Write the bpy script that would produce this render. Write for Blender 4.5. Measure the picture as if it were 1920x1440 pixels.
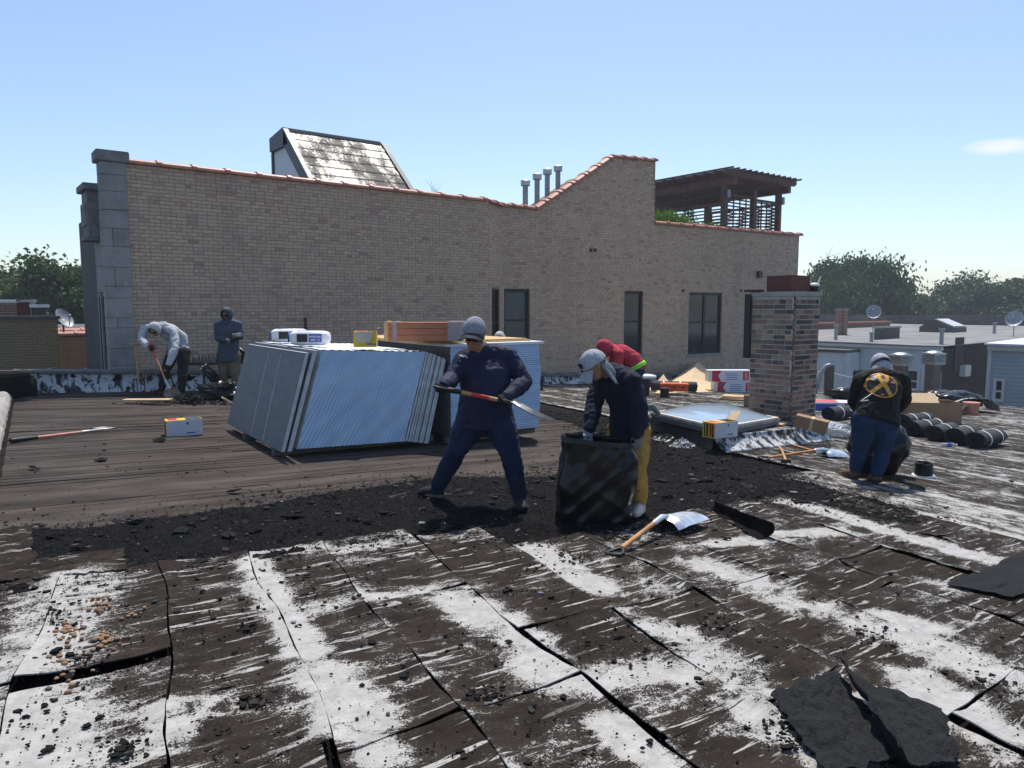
import bpy, bmesh, math, random
import numpy as np
from mathutils import Vector, Matrix, noise as mnoise
for o in list(bpy.data.objects): bpy.data.objects.remove(o)
SC = bpy.context.scene
COL = SC.collection
R = math.radians
random.seed(7)

# ------------------------------------------------------------------ camera, sky, sun, exposure
FPX = 1380.0                      # focal length in photo pixels (1920 wide)
PITCH = math.atan((720-577)/FPX)  # looking slightly down
AZ = R(52.7)                      # angle between the view direction and the long walls (X axis)
CAMH = 1.55
SLOPE = 0.05                      # the roof drains towards +X
FW = Vector((math.cos(AZ), math.sin(AZ), 0)); RT = Vector((math.sin(AZ), -math.cos(AZ), 0)); UP = Vector((0, 0, 1))
CAM = Vector((0, 0, CAMH))
F3 = FW*math.cos(PITCH) - UP*math.sin(PITCH); U3 = UP*math.cos(PITCH) + FW*math.sin(PITCH)
cd = bpy.data.cameras.new('camera'); co = bpy.data.objects.new('camera', cd); COL.objects.link(co)
cd.sensor_width = 36; cd.lens = FPX/1920*36; cd.clip_start = 0.05; cd.clip_end = 3000
co.matrix_world = Matrix((( RT.x, U3.x, -F3.x, CAM.x), (RT.y, U3.y, -F3.y, CAM.y), (RT.z, U3.z, -F3.z, CAM.z), (0, 0, 0, 1)))
SC.camera = co

SUN_EL = R(63); SUN_OFF = R(8)
sh = FW*math.cos(SUN_OFF) + RT*math.sin(SUN_OFF)
SUNV = sh*math.cos(SUN_EL) + UP*math.sin(SUN_EL)
wd = bpy.data.worlds.new('World'); SC.world = wd; wd.use_nodes = True
wn = wd.node_tree; wn.nodes.clear()
sky = wn.nodes.new('ShaderNodeTexSky'); sky.sky_type = 'NISHITA'; sky.sun_disc = False
sky.sun_elevation = SUN_EL; sky.sun_rotation = math.atan2(SUNV.x, SUNV.y)
sky.altitude = 150; sky.air_density = 1.0; sky.dust_density = 0.9; sky.ozone_density = 2.6
bg = wn.nodes.new('ShaderNodeBackground'); bg.inputs['Strength'].default_value = 0.108
wo = wn.nodes.new('ShaderNodeOutputWorld')
wn.links.new(bg.outputs[0], wo.inputs[0])
# one small wisp of cloud low in the sky
def _wm(op, a, b=None):
    n = wn.nodes.new('ShaderNodeMath'); n.operation = op
    for i, v in enumerate((a, b)):
        if v is None: continue
        if isinstance(v, (int, float)): n.inputs[i].default_value = v
        else: wn.links.new(v, n.inputs[i])
    return n.outputs[0]
_tc = wn.nodes.new('ShaderNodeTexCoord')
def _dot(v):
    n = wn.nodes.new('ShaderNodeVectorMath'); n.operation = 'DOT_PRODUCT'; wn.links.new(_tc.outputs['Generated'], n.inputs[0]); n.inputs[1].default_value = v; return n.outputs['Value']
_cdir = (F3 + RT*((1888-960)/FPX) - U3*((273-720)/FPX)).normalized(); _cr = _cdir.cross(UP).normalized(); _cu = _cr.cross(_cdir)
_nz = wn.nodes.new('ShaderNodeTexNoise'); _nz.inputs['Scale'].default_value = 34; _nz.inputs['Detail'].default_value = 7; _nz.inputs['Roughness'].default_value = 0.6; wn.links.new(_tc.outputs['Generated'], _nz.inputs['Vector'])
_r2 = _wm('ADD', _wm('POWER', _wm('MULTIPLY', _dot(_cr), 1/0.040), 2), _wm('POWER', _wm('MULTIPLY', _dot(_cu), 1/0.0085), 2))
_m = _wm('MULTIPLY', _wm('SUBTRACT', _wm('ADD', _nz.outputs['Fac'], 0.25), _wm('MULTIPLY', _r2, 0.42)), 1.6)
_cl = wn.nodes.new('ShaderNodeMapRange'); _cl.inputs[1].default_value = 0.25; _cl.inputs[2].default_value = 1.2; _cl.inputs[4].default_value = 0.75; wn.links.new(_m, _cl.inputs[0])
_fr = _wm('MULTIPLY', _cl.outputs[0], _wm('GREATER_THAN', _dot(_cdir), 0.9))
_mx = wn.nodes.new('ShaderNodeMix'); _mx.data_type = 'RGBA'; _mx.inputs[7].default_value = (6.2, 6.2, 6.2, 1)
wn.links.new(_fr, _mx.inputs[0]); wn.links.new(sky.outputs[0], _mx.inputs[6]); wn.links.new(_mx.outputs[2], bg.inputs[0])
sd = bpy.data.lights.new('sun', 'SUN'); sd.energy = 3.3; sd.angle = R(0.53); sd.color = (1.0, 0.955, 0.88)
so = bpy.data.objects.new('sun', sd); COL.objects.link(so)
so.rotation_euler = SUNV.to_track_quat('Z', 'Y').to_euler(); so.location = (0, 0, 30)
SC.view_settings.view_transform = 'Standard'; SC.view_settings.look = 'None'
SC.view_settings.exposure = 0.62; SC.view_settings.gamma = 1.0
SC.render.engine = 'CYCLES'

# ------------------------------------------------------------------ photo pixel -> point helpers
def ray(x, y): return F3 + RT*((x-960)/FPX) - U3*((y-720)/FPX)
def rz(X): return -SLOPE*X                                   # roof height
def G(x, y, dz=0.0):                                         # on the roof (or dz above it)
    d = ray(x, y); return CAM + d*((dz-CAMH)/(d.z+SLOPE*d.x))
def WY(x, y, Y): d = ray(x, y); return CAM + d*(Y/d.y)       # on a wall Y = const
def WX(x, y, X): d = ray(x, y); return CAM + d*(X/d.x)
def WZ(x, y, Z): d = ray(x, y); return CAM + d*((Z-CAMH)/d.z)
def P(x, y, D): return CAM + ray(x, y)*D                     # at a given depth
def depth(p): return (p-CAM).dot(F3)
def V(*a): return Vector(a)

# ------------------------------------------------------------------ mesh helpers
class MB:
    def __init__(s): s.v = []; s.f = []; s.m = []; s.r = []; s.mi = 0; s.cr = 0.0
    def add(s, vs, fs):
        o = len(s.v); s.v += [tuple(v) for v in vs]
        for f in fs: s.f.append(tuple(i+o for i in f)); s.m.append(s.mi); s.r.append(s.cr)
        return s
    def box(s, lo, hi, M=None):
        x0, y0, z0 = lo; x1, y1, z1 = hi
        vs = [V(x, y, z) for z in (z0, z1) for y in (y0, y1) for x in (x0, x1)]
        if M is not None: vs = [M @ v for v in vs]
        return s.add(vs, [(0,2,3,1),(4,5,7,6),(0,1,5,4),(2,6,7,3),(0,4,6,2),(1,3,7,5)])
    def cbox(s, lo, hi, c=0.01, M=None):                      # chamfered box
        x0, y0, z0 = lo; x1, y1, z1 = hi
        bm = bmesh.new(); bmesh.ops.create_cube(bm, size=1)
        for v in bm.verts: v.co = V((x0+x1)/2+v.co.x*(x1-x0), (y0+y1)/2+v.co.y*(y1-y0), (z0+z1)/2+v.co.z*(z1-z0))
        bmesh.ops.bevel(bm, geom=bm.edges[:], offset=c, segments=2, affect='EDGES')
        bm.verts.index_update()
        vs = [v.co.copy() for v in bm.verts]; fs = [[v.index for v in f.verts] for f in bm.faces]; bm.free()
        if M is not None: vs = [M @ v for v in vs]
        return s.add(vs, fs)
    def hexa(s, p):                                           # 8 points: bottom 4 ccw, top 4 ccw
        return s.add(p, [(3,2,1,0),(4,5,6,7),(0,1,5,4),(1,2,6,5),(2,3,7,6),(3,0,4,7)])
    def beam(s, a, b, w, h, upv=UP):
        t = (b-a).normalized(); sd_ = t.cross(upv)
        if sd_.length < 1e-4: sd_ = t.cross(V(1,0,0))
        sd_.normalize(); u = sd_.cross(t).normalized()
        q = []
        for p in (a, b): q += [p - sd_*w/2 - u*h/2, p + sd_*w/2 - u*h/2, p + sd_*w/2 + u*h/2, p - sd_*w/2 + u*h/2]
        return s.hexa(q)
    def loft(s, pts, rads, side=None, n=12, caps=True, flat=False):
        pts = [Vector(p) for p in pts]; N = len(pts)
        rr = [(r, r) if not isinstance(r, (tuple, list)) else r for r in rads]
        tans = []
        for i in range(N):
            t = pts[min(i+1, N-1)] - pts[max(i-1, 0)]; tans.append(t.normalized())
        ref = Vector(side) if side is not None else (V(0,0,1) if abs(tans[0].z) < 0.9 else V(1,0,0))
        rings = []
        prev = None
        fr = []
        for i in range(N):
            t = tans[i]; a = ref - t*ref.dot(t)
            if a.length < 1e-3: a = prev.copy() if prev else t.orthogonal()
            a.normalize(); prev = a; fr.append((a, t.cross(a)))
        def ring(c, a, b, ra, rb): return [c + a*(math.cos(2*math.pi*k/n)*ra) + b*(math.sin(2*math.pi*k/n)*rb) for k in range(n)]
        if caps and not flat:
            a, b = fr[0]; m = min(rr[0])
            for q in (0.55, 0.2): rings.append(ring(pts[0]-tans[0]*m*math.cos(math.pi/2*q)*0.9, a, b, rr[0][0]*math.sin(math.pi/2*q)+1e-5, rr[0][1]*math.sin(math.pi/2*q)+1e-5)) if False else None
            for q in (0.25, 0.6): rings.append(ring(pts[0]-tans[0]*m*math.cos(math.pi/2*q), a, b, rr[0][0]*math.sin(math.pi/2*q), rr[0][1]*math.sin(math.pi/2*q)))
        for i in range(N): rings.append(ring(pts[i], fr[i][0], fr[i][1], *rr[i]))
        if caps and not flat:
            a, b = fr[-1]; m = min(rr[-1])
            for q in (0.6, 0.25): rings.append(ring(pts[-1]+tans[-1]*m*math.cos(math.pi/2*q), a, b, rr[-1][0]*math.sin(math.pi/2*q), rr[-1][1]*math.sin(math.pi/2*q)))
        vs = [p for r_ in rings for p in r_]; fs = []
        for i in range(len(rings)-1):
            for k in range(n): fs.append((i*n+k, i*n+(k+1)%n, (i+1)*n+(k+1)%n, (i+1)*n+k))
        if caps: fs.append(tuple(range(n-1, -1, -1))); fs.append(tuple((len(rings)-1)*n+k for k in range(n)))
        return s.add(vs, fs)
    def tube(s, a, b, r0, r1=None, n=10): return s.loft([a, b], [r0, r0 if r1 is None else r1], n=n, flat=True)
    def ell(s, c, rx, ry, rz_, M=None, nu=14, nv=9):
        vs = []; fs = []
        for j in range(nv+1):
            th = math.pi*(j+0.001)/(nv+0.002)
            for i in range(nu):
                ph = 2*math.pi*i/nu
                p = V(rx*math.sin(th)*math.cos(ph), ry*math.sin(th)*math.sin(ph), rz_*math.cos(th))
                vs.append((M @ p if M is not None else p) + c)
        for j in range(nv):
            for i in range(nu): fs.append((j*nu+i, (j+1)*nu+i, (j+1)*nu+(i+1)%nu, j*nu+(i+1)%nu))
        fs.append(tuple(range(nu))); fs.append(tuple(nv*nu+i for i in range(nu-1, -1, -1)))
        return s.add(vs, fs)
    def grid(s, fn, nu, nv, thick=0.0, closed=False):         # fn(u,v)->Vector; optional thickness along -normal
        vs = [fn(i/nu, j/nv) for j in range(nv+1) for i in range(nu+1)]
        w = nu+1
        fs = [(j*w+i, j*w+i+1, (j+1)*w+i+1, (j+1)*w+i) for j in range(nv) for i in range(nu)]
        if thick:
            n = len(vs); nrm = []
            for j in range(nv+1):
                for i in range(nu+1):
                    du = vs[j*w+min(i+1, nu)]-vs[j*w+max(i-1, 0)]; dv = vs[min(j+1, nv)*w+i]-vs[max(j-1, 0)*w+i]
                    q = du.cross(dv); nrm.append(q.normalized() if q.length > 1e-9 else V(0,0,1))
            vs = vs + [v - m_*thick for v, m_ in zip(vs, nrm)]
            fs = fs + [tuple(n+k for k in reversed(f)) for f in fs]
            b = [i for i in range(nu)] ; 
            for i in range(nu):
                fs.append((i+1, i, n+i, n+i+1)); a = nv*w+i; fs.append((a, a+1, n+a+1, n+a))
            for j in range(nv):
                a = j*w; fs.append((a, a+w, n+a+w, n+a)); a = j*w+nu; fs.append((a+w, a, n+a, n+a+w))
        return s.add(vs, fs)
    def prism(s, poly, ext):                                  # polygon (list of points) extruded by vector
        n = len(poly); ext = Vector(ext)
        vs = [Vector(p) for p in poly] + [Vector(p)+ext for p in poly]
        return s.add(vs, [tuple(range(n-1, -1, -1)), tuple(range(n, 2*n))] + [(i, (i+1) % n, n+(i+1) % n, n+i) for i in range(n)])
    def mesh(s, name, mats, off=V(0,0,0), smooth=False, rnd=False):
        me = bpy.data.meshes.new(name)
        me.from_pydata([(v[0]-off.x, v[1]-off.y, v[2]-off.z) for v in s.v], [], s.f)
        for m_ in (mats if isinstance(mats, (list, tuple)) else [mats]): me.materials.append(MAT(m_))
        me.polygons.foreach_set('material_index', s.m)
        if smooth: me.polygons.foreach_set('use_smooth', [True]*len(s.f))
        if rnd:
            a = me.attributes.new('rnd', 'FLOAT', 'FACE'); a.data.foreach_set('value', s.r)
        me.update()
        return me
    def build(s, name, mats, parent=None, smooth=False, rnd=False, sharp=None, local=False, fixn=True):
        off = V(0,0,0)
        if parent is not None and not local: off = WLOC[parent.name]
        if parent is None and not local and s.v:
            a = np.array(s.v); off = V(float((a[:,0].min()+a[:,0].max())/2), float((a[:,1].min()+a[:,1].max())/2), float(a[:,2].min()))
        me = s.mesh(name, mats, off, smooth, rnd)
        if fixn:
            bm = bmesh.new(); bm.from_mesh(me); bmesh.ops.recalc_face_normals(bm, faces=bm.faces[:]); bm.to_mesh(me); bm.free()
        if smooth and sharp is not None: me.set_sharp_from_angle(angle=R(sharp))
        o = link(name, me, parent)
        if parent is None: o.location = off
        WLOC[o.name] = off if parent is None else (WLOC[parent.name] if not local else V(0,0,0))
        return o
WLOC = {}
TMPS = bpy.data.scenes.new('scratch')                          # empty scratch scene for evaluating modifiers, removed at the end
def link(name, me, parent=None):
    o = bpy.data.objects.new(name, me); COL.objects.link(o)
    if parent is not None: o.parent = parent
    return o
def tag(o, label=None, cat=None, group=None, kind=None):
    if label: o['label'] = label
    if cat: o['category'] = cat
    if group: o['group'] = group
    if kind: o['kind'] = kind
    return o
def thing(name, label, cat, loc=V(0,0,0), group=None, rot=None):
    o = bpy.data.objects.new(name, None); COL.objects.link(o); o.location = loc; o.empty_display_size = 0.1
    if rot is not None: o.rotation_euler = rot.to_euler()
    WLOC[o.name] = Vector(loc)
    return tag(o, label, cat, group)
def dup(o, parent=None, label=None):
    c = o.copy(); COL.objects.link(c); c.parent = parent
    if label: c['label'] = label
    for ch in o.children: dup(ch, c)
    return c
def hsh(*a):
    x = math.sin(sum(v*k for v, k in zip(a, (12.9898, 78.233, 37.719, 9.151))))*43758.5453
    return x - math.floor(x)
def smoothstep(a, b, x):
    t = min(1, max(0, (x-a)/(b-a))); return t*t*(3-2*t)
# ------------------------------------------------------------------ materials
_M = {}
MDEF = {}
def MAT(n):
    if not isinstance(n, str): return n
    if n not in _M: _M[n] = MDEF[n](n)
    return _M[n]
class NT:
    def __init__(s, name):
        s.mat = bpy.data.materials.new(name); s.mat.use_nodes = True
        s.t = s.mat.node_tree; s.N = s.t.nodes; s.L = s.t.links
        s.b = s.N['Principled BSDF']; s.tc = None
    def n(s, typ, **kw):
        x = s.N.new(typ)
        for k, v in kw.items(): setattr(x, k, v)
        return x
    def put(s, sock, v):
        if v is None: return
        if isinstance(v, bpy.types.NodeSocket): s.L.new(v, sock)
        else:
            if isinstance(v, (tuple, list)) and len(v) == 3 and len(sock.default_value) == 4: v = (*v, 1)
            sock.default_value = v
    def co(s, kind='Object'):
        if s.tc is None: s.tc = s.n('ShaderNodeTexCoord')
        return s.tc.outputs[kind]
    def world(s): return s.n('ShaderNodeNewGeometry').outputs['Position']
    def mp(s, vec, scale=(1,1,1), rot=(0,0,0), loc=(0,0,0)):
        m = s.n('ShaderNodeMapping'); s.L.new(vec, m.inputs[0])
        m.inputs['Scale'].default_value = scale; m.inputs['Rotation'].default_value = rot; m.inputs['Location'].default_value = loc
        return m.outputs[0]
    def noise(s, vec, scale=5, detail=4, rough=0.55, dist=0.0):
        m = s.n('ShaderNodeTexNoise'); s.L.new(vec, m.inputs['Vector'])
        m.inputs['Scale'].default_value = scale; m.inputs['Detail'].default_value = detail
        m.inputs['Roughness'].default_value = rough; m.inputs['Distortion'].default_value = dist
        return m.outputs['Fac']
    def vor(s, vec, scale=5, feat='F1', out='Distance'):
        m = s.n('ShaderNodeTexVoronoi', feature=feat); s.L.new(vec, m.inputs['Vector']); m.inputs['Scale'].default_value = scale
        return m.outputs[out]
    def wave(s, vec, scale=5, dist=2, detail=2, dscale=1, direction='X'):
        m = s.n('ShaderNodeTexWave', bands_direction=direction); s.L.new(vec, m.inputs['Vector'])
        m.inputs['Scale'].default_value = scale; m.inputs['Distortion'].default_value = dist; m.inputs['Detail'].default_value = detail; m.inputs['Detail Scale'].default_value = dscale
        return m.outputs['Fac']
    def math(s, op, a, b=0.0, clamp=False):
        m = s.n('ShaderNodeMath', operation=op, use_clamp=clamp); s.put(m.inputs[0], a); s.put(m.inputs[1], b); return m.outputs[0]
    def rng(s, v, a, b, c=0.0, d=1.0, smooth=False):
        m = s.n('ShaderNodeMapRange', clamp=True)
        if smooth: m.interpolation_type = 'SMOOTHSTEP'
        s.put(m.inputs[0], v)
        for i, q in enumerate((a, b, c, d)): m.inputs[i+1].default_value = q
        return m.outputs[0]
    def mix(s, f, a, b, mode='MIX'):
        m = s.n('ShaderNodeMix', data_type='RGBA', blend_type=mode); s.put(m.inputs[0], f); s.put(m.inputs[6], a); s.put(m.inputs[7], b); return m.outputs[2]
    def ramp(s, f, stops, interp='LINEAR'):
        m = s.n('ShaderNodeValToRGB'); m.color_ramp.interpolation = interp
        e = m.color_ramp.elements
        while len(e) < len(stops): e.new(0.5)
        for el, (p, c) in zip(e, stops): el.position = p; el.color = (*c, 1)
        s.put(m.inputs[0], f); return m.outputs[0]
    def attr(s, name): return s.n('ShaderNodeAttribute', attribute_name=name).outputs['Fac']
    def rand(s): return s.n('ShaderNodeObjectInfo').outputs['Random']
    def bump(s, h, strength=0.3, dist=0.01, prev=None):
        m = s.n('ShaderNodeBump'); m.inputs['Strength'].default_value = strength; m.inputs['Distance'].default_value = dist
        s.put(m.inputs['Height'], h)
        if prev is not None: s.L.new(prev, m.inputs['Normal'])
        return m.outputs[0]
    def out(s, color=None, rough=0.8, normal=None, metal=0.0, spec=0.4, **kw):
        s.put(s.b.inputs['Base Color'], color); s.put(s.b.inputs['Roughness'], rough); s.put(s.b.inputs['Metallic'], metal)
        s.put(s.b.inputs['Specular IOR Level'], spec)
        if normal is not None: s.L.new(normal, s.b.inputs['Normal'])
        for k, v in kw.items(): s.put(s.b.inputs[k], v)
        return s.mat
def scale3(c, k): return tuple(x*k for x in c)
def simple(col, rough=0.7, var=0.18, nscale=12, bump=0.15, bscale=60, metal=0.0, spec=0.4, dirt=0.0, bdist=0.004, **kw):
    def f(name):
        t = NT(name); c = t.co()
        n1 = t.noise(c, nscale, 5)
        base = t.mix(t.rng(n1, 0.3, 0.7), scale3(col, 1-var), scale3(col, 1+var))
        if dirt: base = t.mix(t.rng(t.noise(c, nscale*0.35, 6, 0.65), 0.5, 0.72, 0, dirt), base, scale3(col, 0.35))
        nm = t.bump(t.noise(c, bscale, 4), bump, bdist) if bump else None
        return t.out(base, t.rng(n1, 0.2, 0.8, max(0.05, rough-0.08), min(1, rough+0.08)), nm, metal, spec, **kw)
    return f
def fabric(col, rough=0.85, var=0.12, weave=900, folds=0.0, stain=None):
    def f(name):
        t = NT(name); c = t.co()
        n1 = t.noise(c, 6, 4); n2 = t.noise(c, 30, 5)
        base = t.mix(t.rng(n1, 0.3, 0.7), scale3(col, 1-var), scale3(col, 1+var))
        base = t.mix(t.rng(n2, 0.45, 0.75, 0, 0.35), base, scale3(col, 0.7))
        base = t.mix(t.rng(t.noise(c, 3.2, 6, 0.72), 0.52, 0.78, 0, 0.30), base, (0.085,0.072,0.062))
        base = t.mix(t.rng(t.noise(c, 7, 6, 0.75), 0.60, 0.72, 0, 0.6), base, scale3(col, 0.35))
        if stain: base = t.mix(t.rng(t.noise(c, 9, 6, 0.7), 0.56, 0.7, 0, 0.8), base, stain)
        h = t.noise(c, weave*0.4, 2)
        nm = t.bump(h, 0.25, 0.002); nm = t.bump(t.noise(t.mp(c, (1,1,0.6)), 20, 4, 0.55, 0.8), 0.8, 0.022, nm)
        return t.out(base, rough, nm, 0, 0.25)
    return f
def brickmat(stops, mortar=False, contrast=1.0):
    def f(name):
        t = NT(name); c = t.co()
        r = t.math('FRACT', t.math('ADD', t.attr('rnd'), t.rand()))
        col = t.ramp(r, stops)
        n1 = t.noise(t.world(), 35, 5, 0.65); n2 = t.noise(t.world(), 0.55, 4)
        col = t.mix(t.rng(n1, 0.35, 0.75, 0, 0.55), col, t.mix(0.55, col, (0.10, 0.085, 0.075)))
        col = t.mix(t.rng(n2, 0.4, 0.72, 0, 0.28), col, t.mix(0.5, col, (0.16,0.14,0.13)))
        n3 = t.noise(t.mp(t.world(), (1.6, 1.6, 0.16)), 1.0, 5, 0.6)
        col = t.mix(t.rng(n3, 0.52, 0.74, 0, 0.35), col, t.mix(0.6, col, (0.13,0.115,0.105)))
        nm = t.bump(t.noise(t.world(), 130, 4), 0.5, 0.004)
        return t.out(col, 0.88, nm, 0, 0.25)
    return f
MDEF['brick_tan'] = brickmat([(0, (0.56,0.405,0.285)), (0.18, (0.63,0.47,0.335)), (0.34, (0.55,0.415,0.31)), (0.50, (0.60,0.44,0.31)), (0.66, (0.65,0.49,0.355)), (0.78, (0.53,0.395,0.295)), (0.88, (0.55,0.365,0.265)), (0.95, (0.46,0.35,0.28)), (0.985, (0.50,0.29,0.215)), (1, (0.36,0.27,0.22))])
MDEF['brick_old'] = brickmat([(0, (0.30,0.16,0.115)), (0.2, (0.36,0.21,0.15)), (0.34, (0.045,0.042,0.045)), (0.5, (0.25,0.14,0.105)), (0.62, (0.06,0.052,0.055)), (0.76, (0.38,0.29,0.19)), (0.9, (0.29,0.17,0.13)), (1, (0.22,0.115,0.09))])
MDEF['brick_yellow'] = brickmat([(0, (0.34,0.25,0.13)), (0.4, (0.38,0.28,0.15)), (0.7, (0.31,0.235,0.13)), (1, (0.36,0.27,0.15))])
MDEF['brick_orange_lit'] = brickmat([(0, (0.50,0.26,0.10)), (0.5, (0.56,0.31,0.13)), (1, (0.46,0.24,0.10))])  # orange is light reflected off windows, put into the brick colour
MDEF['brick_red'] = brickmat([(0, (0.27,0.13,0.095)), (0.5, (0.33,0.17,0.12)), (1, (0.22,0.11,0.085))])
MDEF['brick_dark'] = brickmat([(0, (0.055,0.045,0.04)), (0.5, (0.085,0.066,0.056)), (1, (0.045,0.038,0.035))])
MDEF['mortar'] = simple((0.33,0.255,0.19), 0.95, 0.2, 8, 0.4, 150)
MDEF['mortar_grey'] = simple((0.38,0.35,0.31), 0.95, 0.25, 10, 0.5, 120)
MDEF['mortar_dark'] = simple((0.14,0.12,0.095), 0.95, 0.2, 8, 0.3, 120)
def f_stone(name):
    t = NT(name); c = t.co(); w = t.world()
    r = t.math('ADD', t.rand(), 0)
    col = t.mix(r, (0.27,0.265,0.255), (0.35,0.335,0.31))
    n = t.noise(w, 3, 6, 0.65); col = t.mix(t.rng(n, 0.45, 0.75, 0, 0.6), col, (0.15,0.15,0.15))
    n2 = t.noise(t.mp(w, (3,3,0.4)), 4, 5); col = t.mix(t.rng(n2, 0.55, 0.8, 0, 0.5), col, (0.45,0.43,0.40))
    return t.out(col, 0.9, t.bump(t.noise(w, 90, 5, 0.7), 0.5, 0.006), 0, 0.25)
MDEF['stone'] = f_stone
MDEF['stone_dark'] = simple((0.19,0.19,0.19), 0.9, 0.25, 6, 0.4, 80)
MDEF['terracotta'] = simple((0.48,0.20,0.13), 0.5, 0.22, 5, 0.2, 60, spec=0.4, dirt=0.5)
MDEF['coping_dark'] = simple((0.12,0.115,0.115), 0.55, 0.35, 5, 0.3, 50, dirt=0.5)
MDEF['frame_black'] = simple((0.012,0.012,0.013), 0.45, 0.1, 10, 0.05, 60)
MDEF['frame_white'] = simple((0.62,0.62,0.6), 0.55, 0.08, 6, 0.05, 60)
def f_glass(col, rough=0.08):
    def f(name):
        t = NT(name); n = t.noise(t.world(), 1.5, 3)
        return t.out(t.mix(n, scale3(col, 0.6), scale3(col, 1.5)), rough, t.bump(t.noise(t.world(), 2.2, 2), 0.05, 0.02), 0, 0.6)
    return f
MDEF['glass_dark'] = f_glass((0.018,0.024,0.024), 0.12)
MDEF['screen_green'] = f_glass((0.045,0.062,0.056), 0.35)
MDEF['glass_far'] = f_glass((0.03,0.035,0.04))
def f_siding(col):
    def f(name):
        t = NT(name); n = t.noise(t.world(), 1.2, 4)
        return t.out(t.mix(t.rng(n, 0.3, 0.75), scale3(col, 0.85), scale3(col, 1.1)), 0.6, t.bump(t.noise(t.world(), 50, 2), 0.1, 0.003), 0, 0.35)
    return f
MDEF['siding_grey'] = f_siding((0.66,0.70,0.72)); MDEF['siding_blue'] = f_siding((0.42,0.46,0.51)); MDEF['siding_white'] = f_siding((0.55,0.57,0.56))
MDEF['trim_charcoal'] = simple((0.045,0.052,0.065), 0.5, 0.15, 4, 0.05, 40)
MDEF['galv'] = simple((0.42,0.44,0.46), 0.42, 0.25, 9, 0.1, 40, metal=0.75)
MDEF['galv_dull'] = simple((0.30,0.32,0.34), 0.55, 0.3, 9, 0.15, 40, metal=0.4)
MDEF['alu'] = simple((0.72,0.74,0.77), 0.34, 0.15, 14, 0.15, 60, metal=0.85)
MDEF['steel_worn'] = simple((0.34,0.33,0.32), 0.4, 0.4, 14, 0.3, 60, metal=0.8, dirt=0.5)
MDEF['steel_dark'] = simple((0.03,0.03,0.032), 0.45, 0.3, 20, 0.2, 60, metal=0.3)
MDEF['rust'] = simple((0.10,0.05,0.03), 0.85, 0.4, 14, 0.5, 80)
MDEF['chimney_metal'] = simple((0.16,0.13,0.115), 0.65, 0.35, 4, 0.3, 40, dirt=0.5)
MDEF['clay_flue'] = simple((0.12,0.045,0.034), 0.8, 0.15, 4, 0.2, 90)
MDEF['cedar_dark'] = simple((0.115,0.066,0.047), 0.75, 0.35, 5, 0.4, 60)
MDEF['white_plastic'] = simple((0.75,0.76,0.77), 0.4, 0.08, 6, 0.05, 30)
MDEF['rubber_black'] = simple((0.012,0.012,0.012), 0.55, 0.2, 20, 0.1, 100)
MDEF['tar_gloss'] = simple((0.011,0.011,0.012), 0.35, 0.4, 12, 0.6, 30, bdist=0.012)
MDEF['cream'] = simple((0.62,0.55,0.43), 0.8, 0.1, 4, 0.1, 60)
MDEF['silver_roof_far'] = simple((0.19,0.185,0.18), 0.85, 0.35, 0.6, 0.2, 12)
MDEF['parapet_far'] = simple((0.10,0.095,0.09), 0.9, 0.35, 0.6, 0.2, 12)
MDEF['asphalt'] = simple((0.05,0.05,0.052), 0.95, 0.25, 0.4, 0.2, 30)
MDEF['concrete'] = simple((0.32,0.30,0.28), 0.9, 0.2, 1.5, 0.3, 40, dirt=0.5)
MDEF['kraft'] = simple((0.62,0.45,0.27), 0.85, 0.12, 5, 0.25, 14, bdist=0.02)
MDEF['cardboard'] = simple((0.30,0.19,0.11), 0.85, 0.12, 5, 0.1, 40)
MDEF['plywood'] = simple((0.55,0.38,0.20), 0.8, 0.15, 5, 0.15, 40, dirt=0.25)
MDEF['osb'] = simple((0.56,0.37,0.17), 0.8, 0.3, 25, 0.3, 40)
MDEF['orange_plastic'] = simple((0.75,0.13,0.03), 0.5, 0.08, 6, 0.05, 30)
MDEF['red_print'] = simple((0.55,0.025,0.035), 0.5, 0.08, 6, 0.0)
MDEF['blue_print'] = simple((0.045,0.10,0.42), 0.45, 0.1, 6, 0.0)
MDEF['black_print'] = simple((0.02,0.02,0.022), 0.5, 0.1, 6, 0.0)
MDEF['yellow_print'] = simple((0.75,0.50,0.03), 0.5, 0.1, 6, 0.0)
MDEF['white_card'] = simple((0.66,0.68,0.70), 0.6, 0.06, 6, 0.05, 30)
MDEF['gold_thread'] = simple((0.62,0.30,0.04), 0.6, 0.2, 60, 0.3, 300)
MDEF['wood_handle'] = simple((0.50,0.24,0.09), 0.5, 0.25, 9, 0.15, 60)
MDEF['wood_grey'] = simple((0.13,0.105,0.085), 0.9, 0.35, 9, 0.4, 50)
MDEF['red_paint'] = simple((0.45,0.03,0.03), 0.4, 0.15, 9, 0.05, 50)
MDEF['salmon_paint'] = simple((0.55,0.24,0.18), 0.6, 0.2, 9, 0.1, 50)
MDEF['skin'] = simple((0.34,0.175,0.11), 0.55, 0.15, 20, 0.1, 120, spec=0.4)
MDEF['skin_dark'] = simple((0.19,0.095,0.06), 0.55, 0.15, 20, 0.1, 120)
MDEF['hair_black'] = simple((0.012,0.010,0.009), 0.6, 0.2, 30, 0.5, 200)
MDEF['lens_black'] = simple((0.006,0.006,0.007), 0.12, 0.1, 10, 0.0)
MDEF['navy'] = fabric((0.014,0.018,0.050), 0.72)
MDEF['navy_dark'] = fabric((0.008,0.011,0.028), 0.85)
MDEF['denim'] = fabric((0.011,0.022,0.056), 0.9, 0.3)
MDEF['denim_mid'] = fabric((0.014,0.036,0.088), 0.9, 0.25)
MDEF['jeans_black'] = fabric((0.012,0.013,0.017), 0.9)
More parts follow.
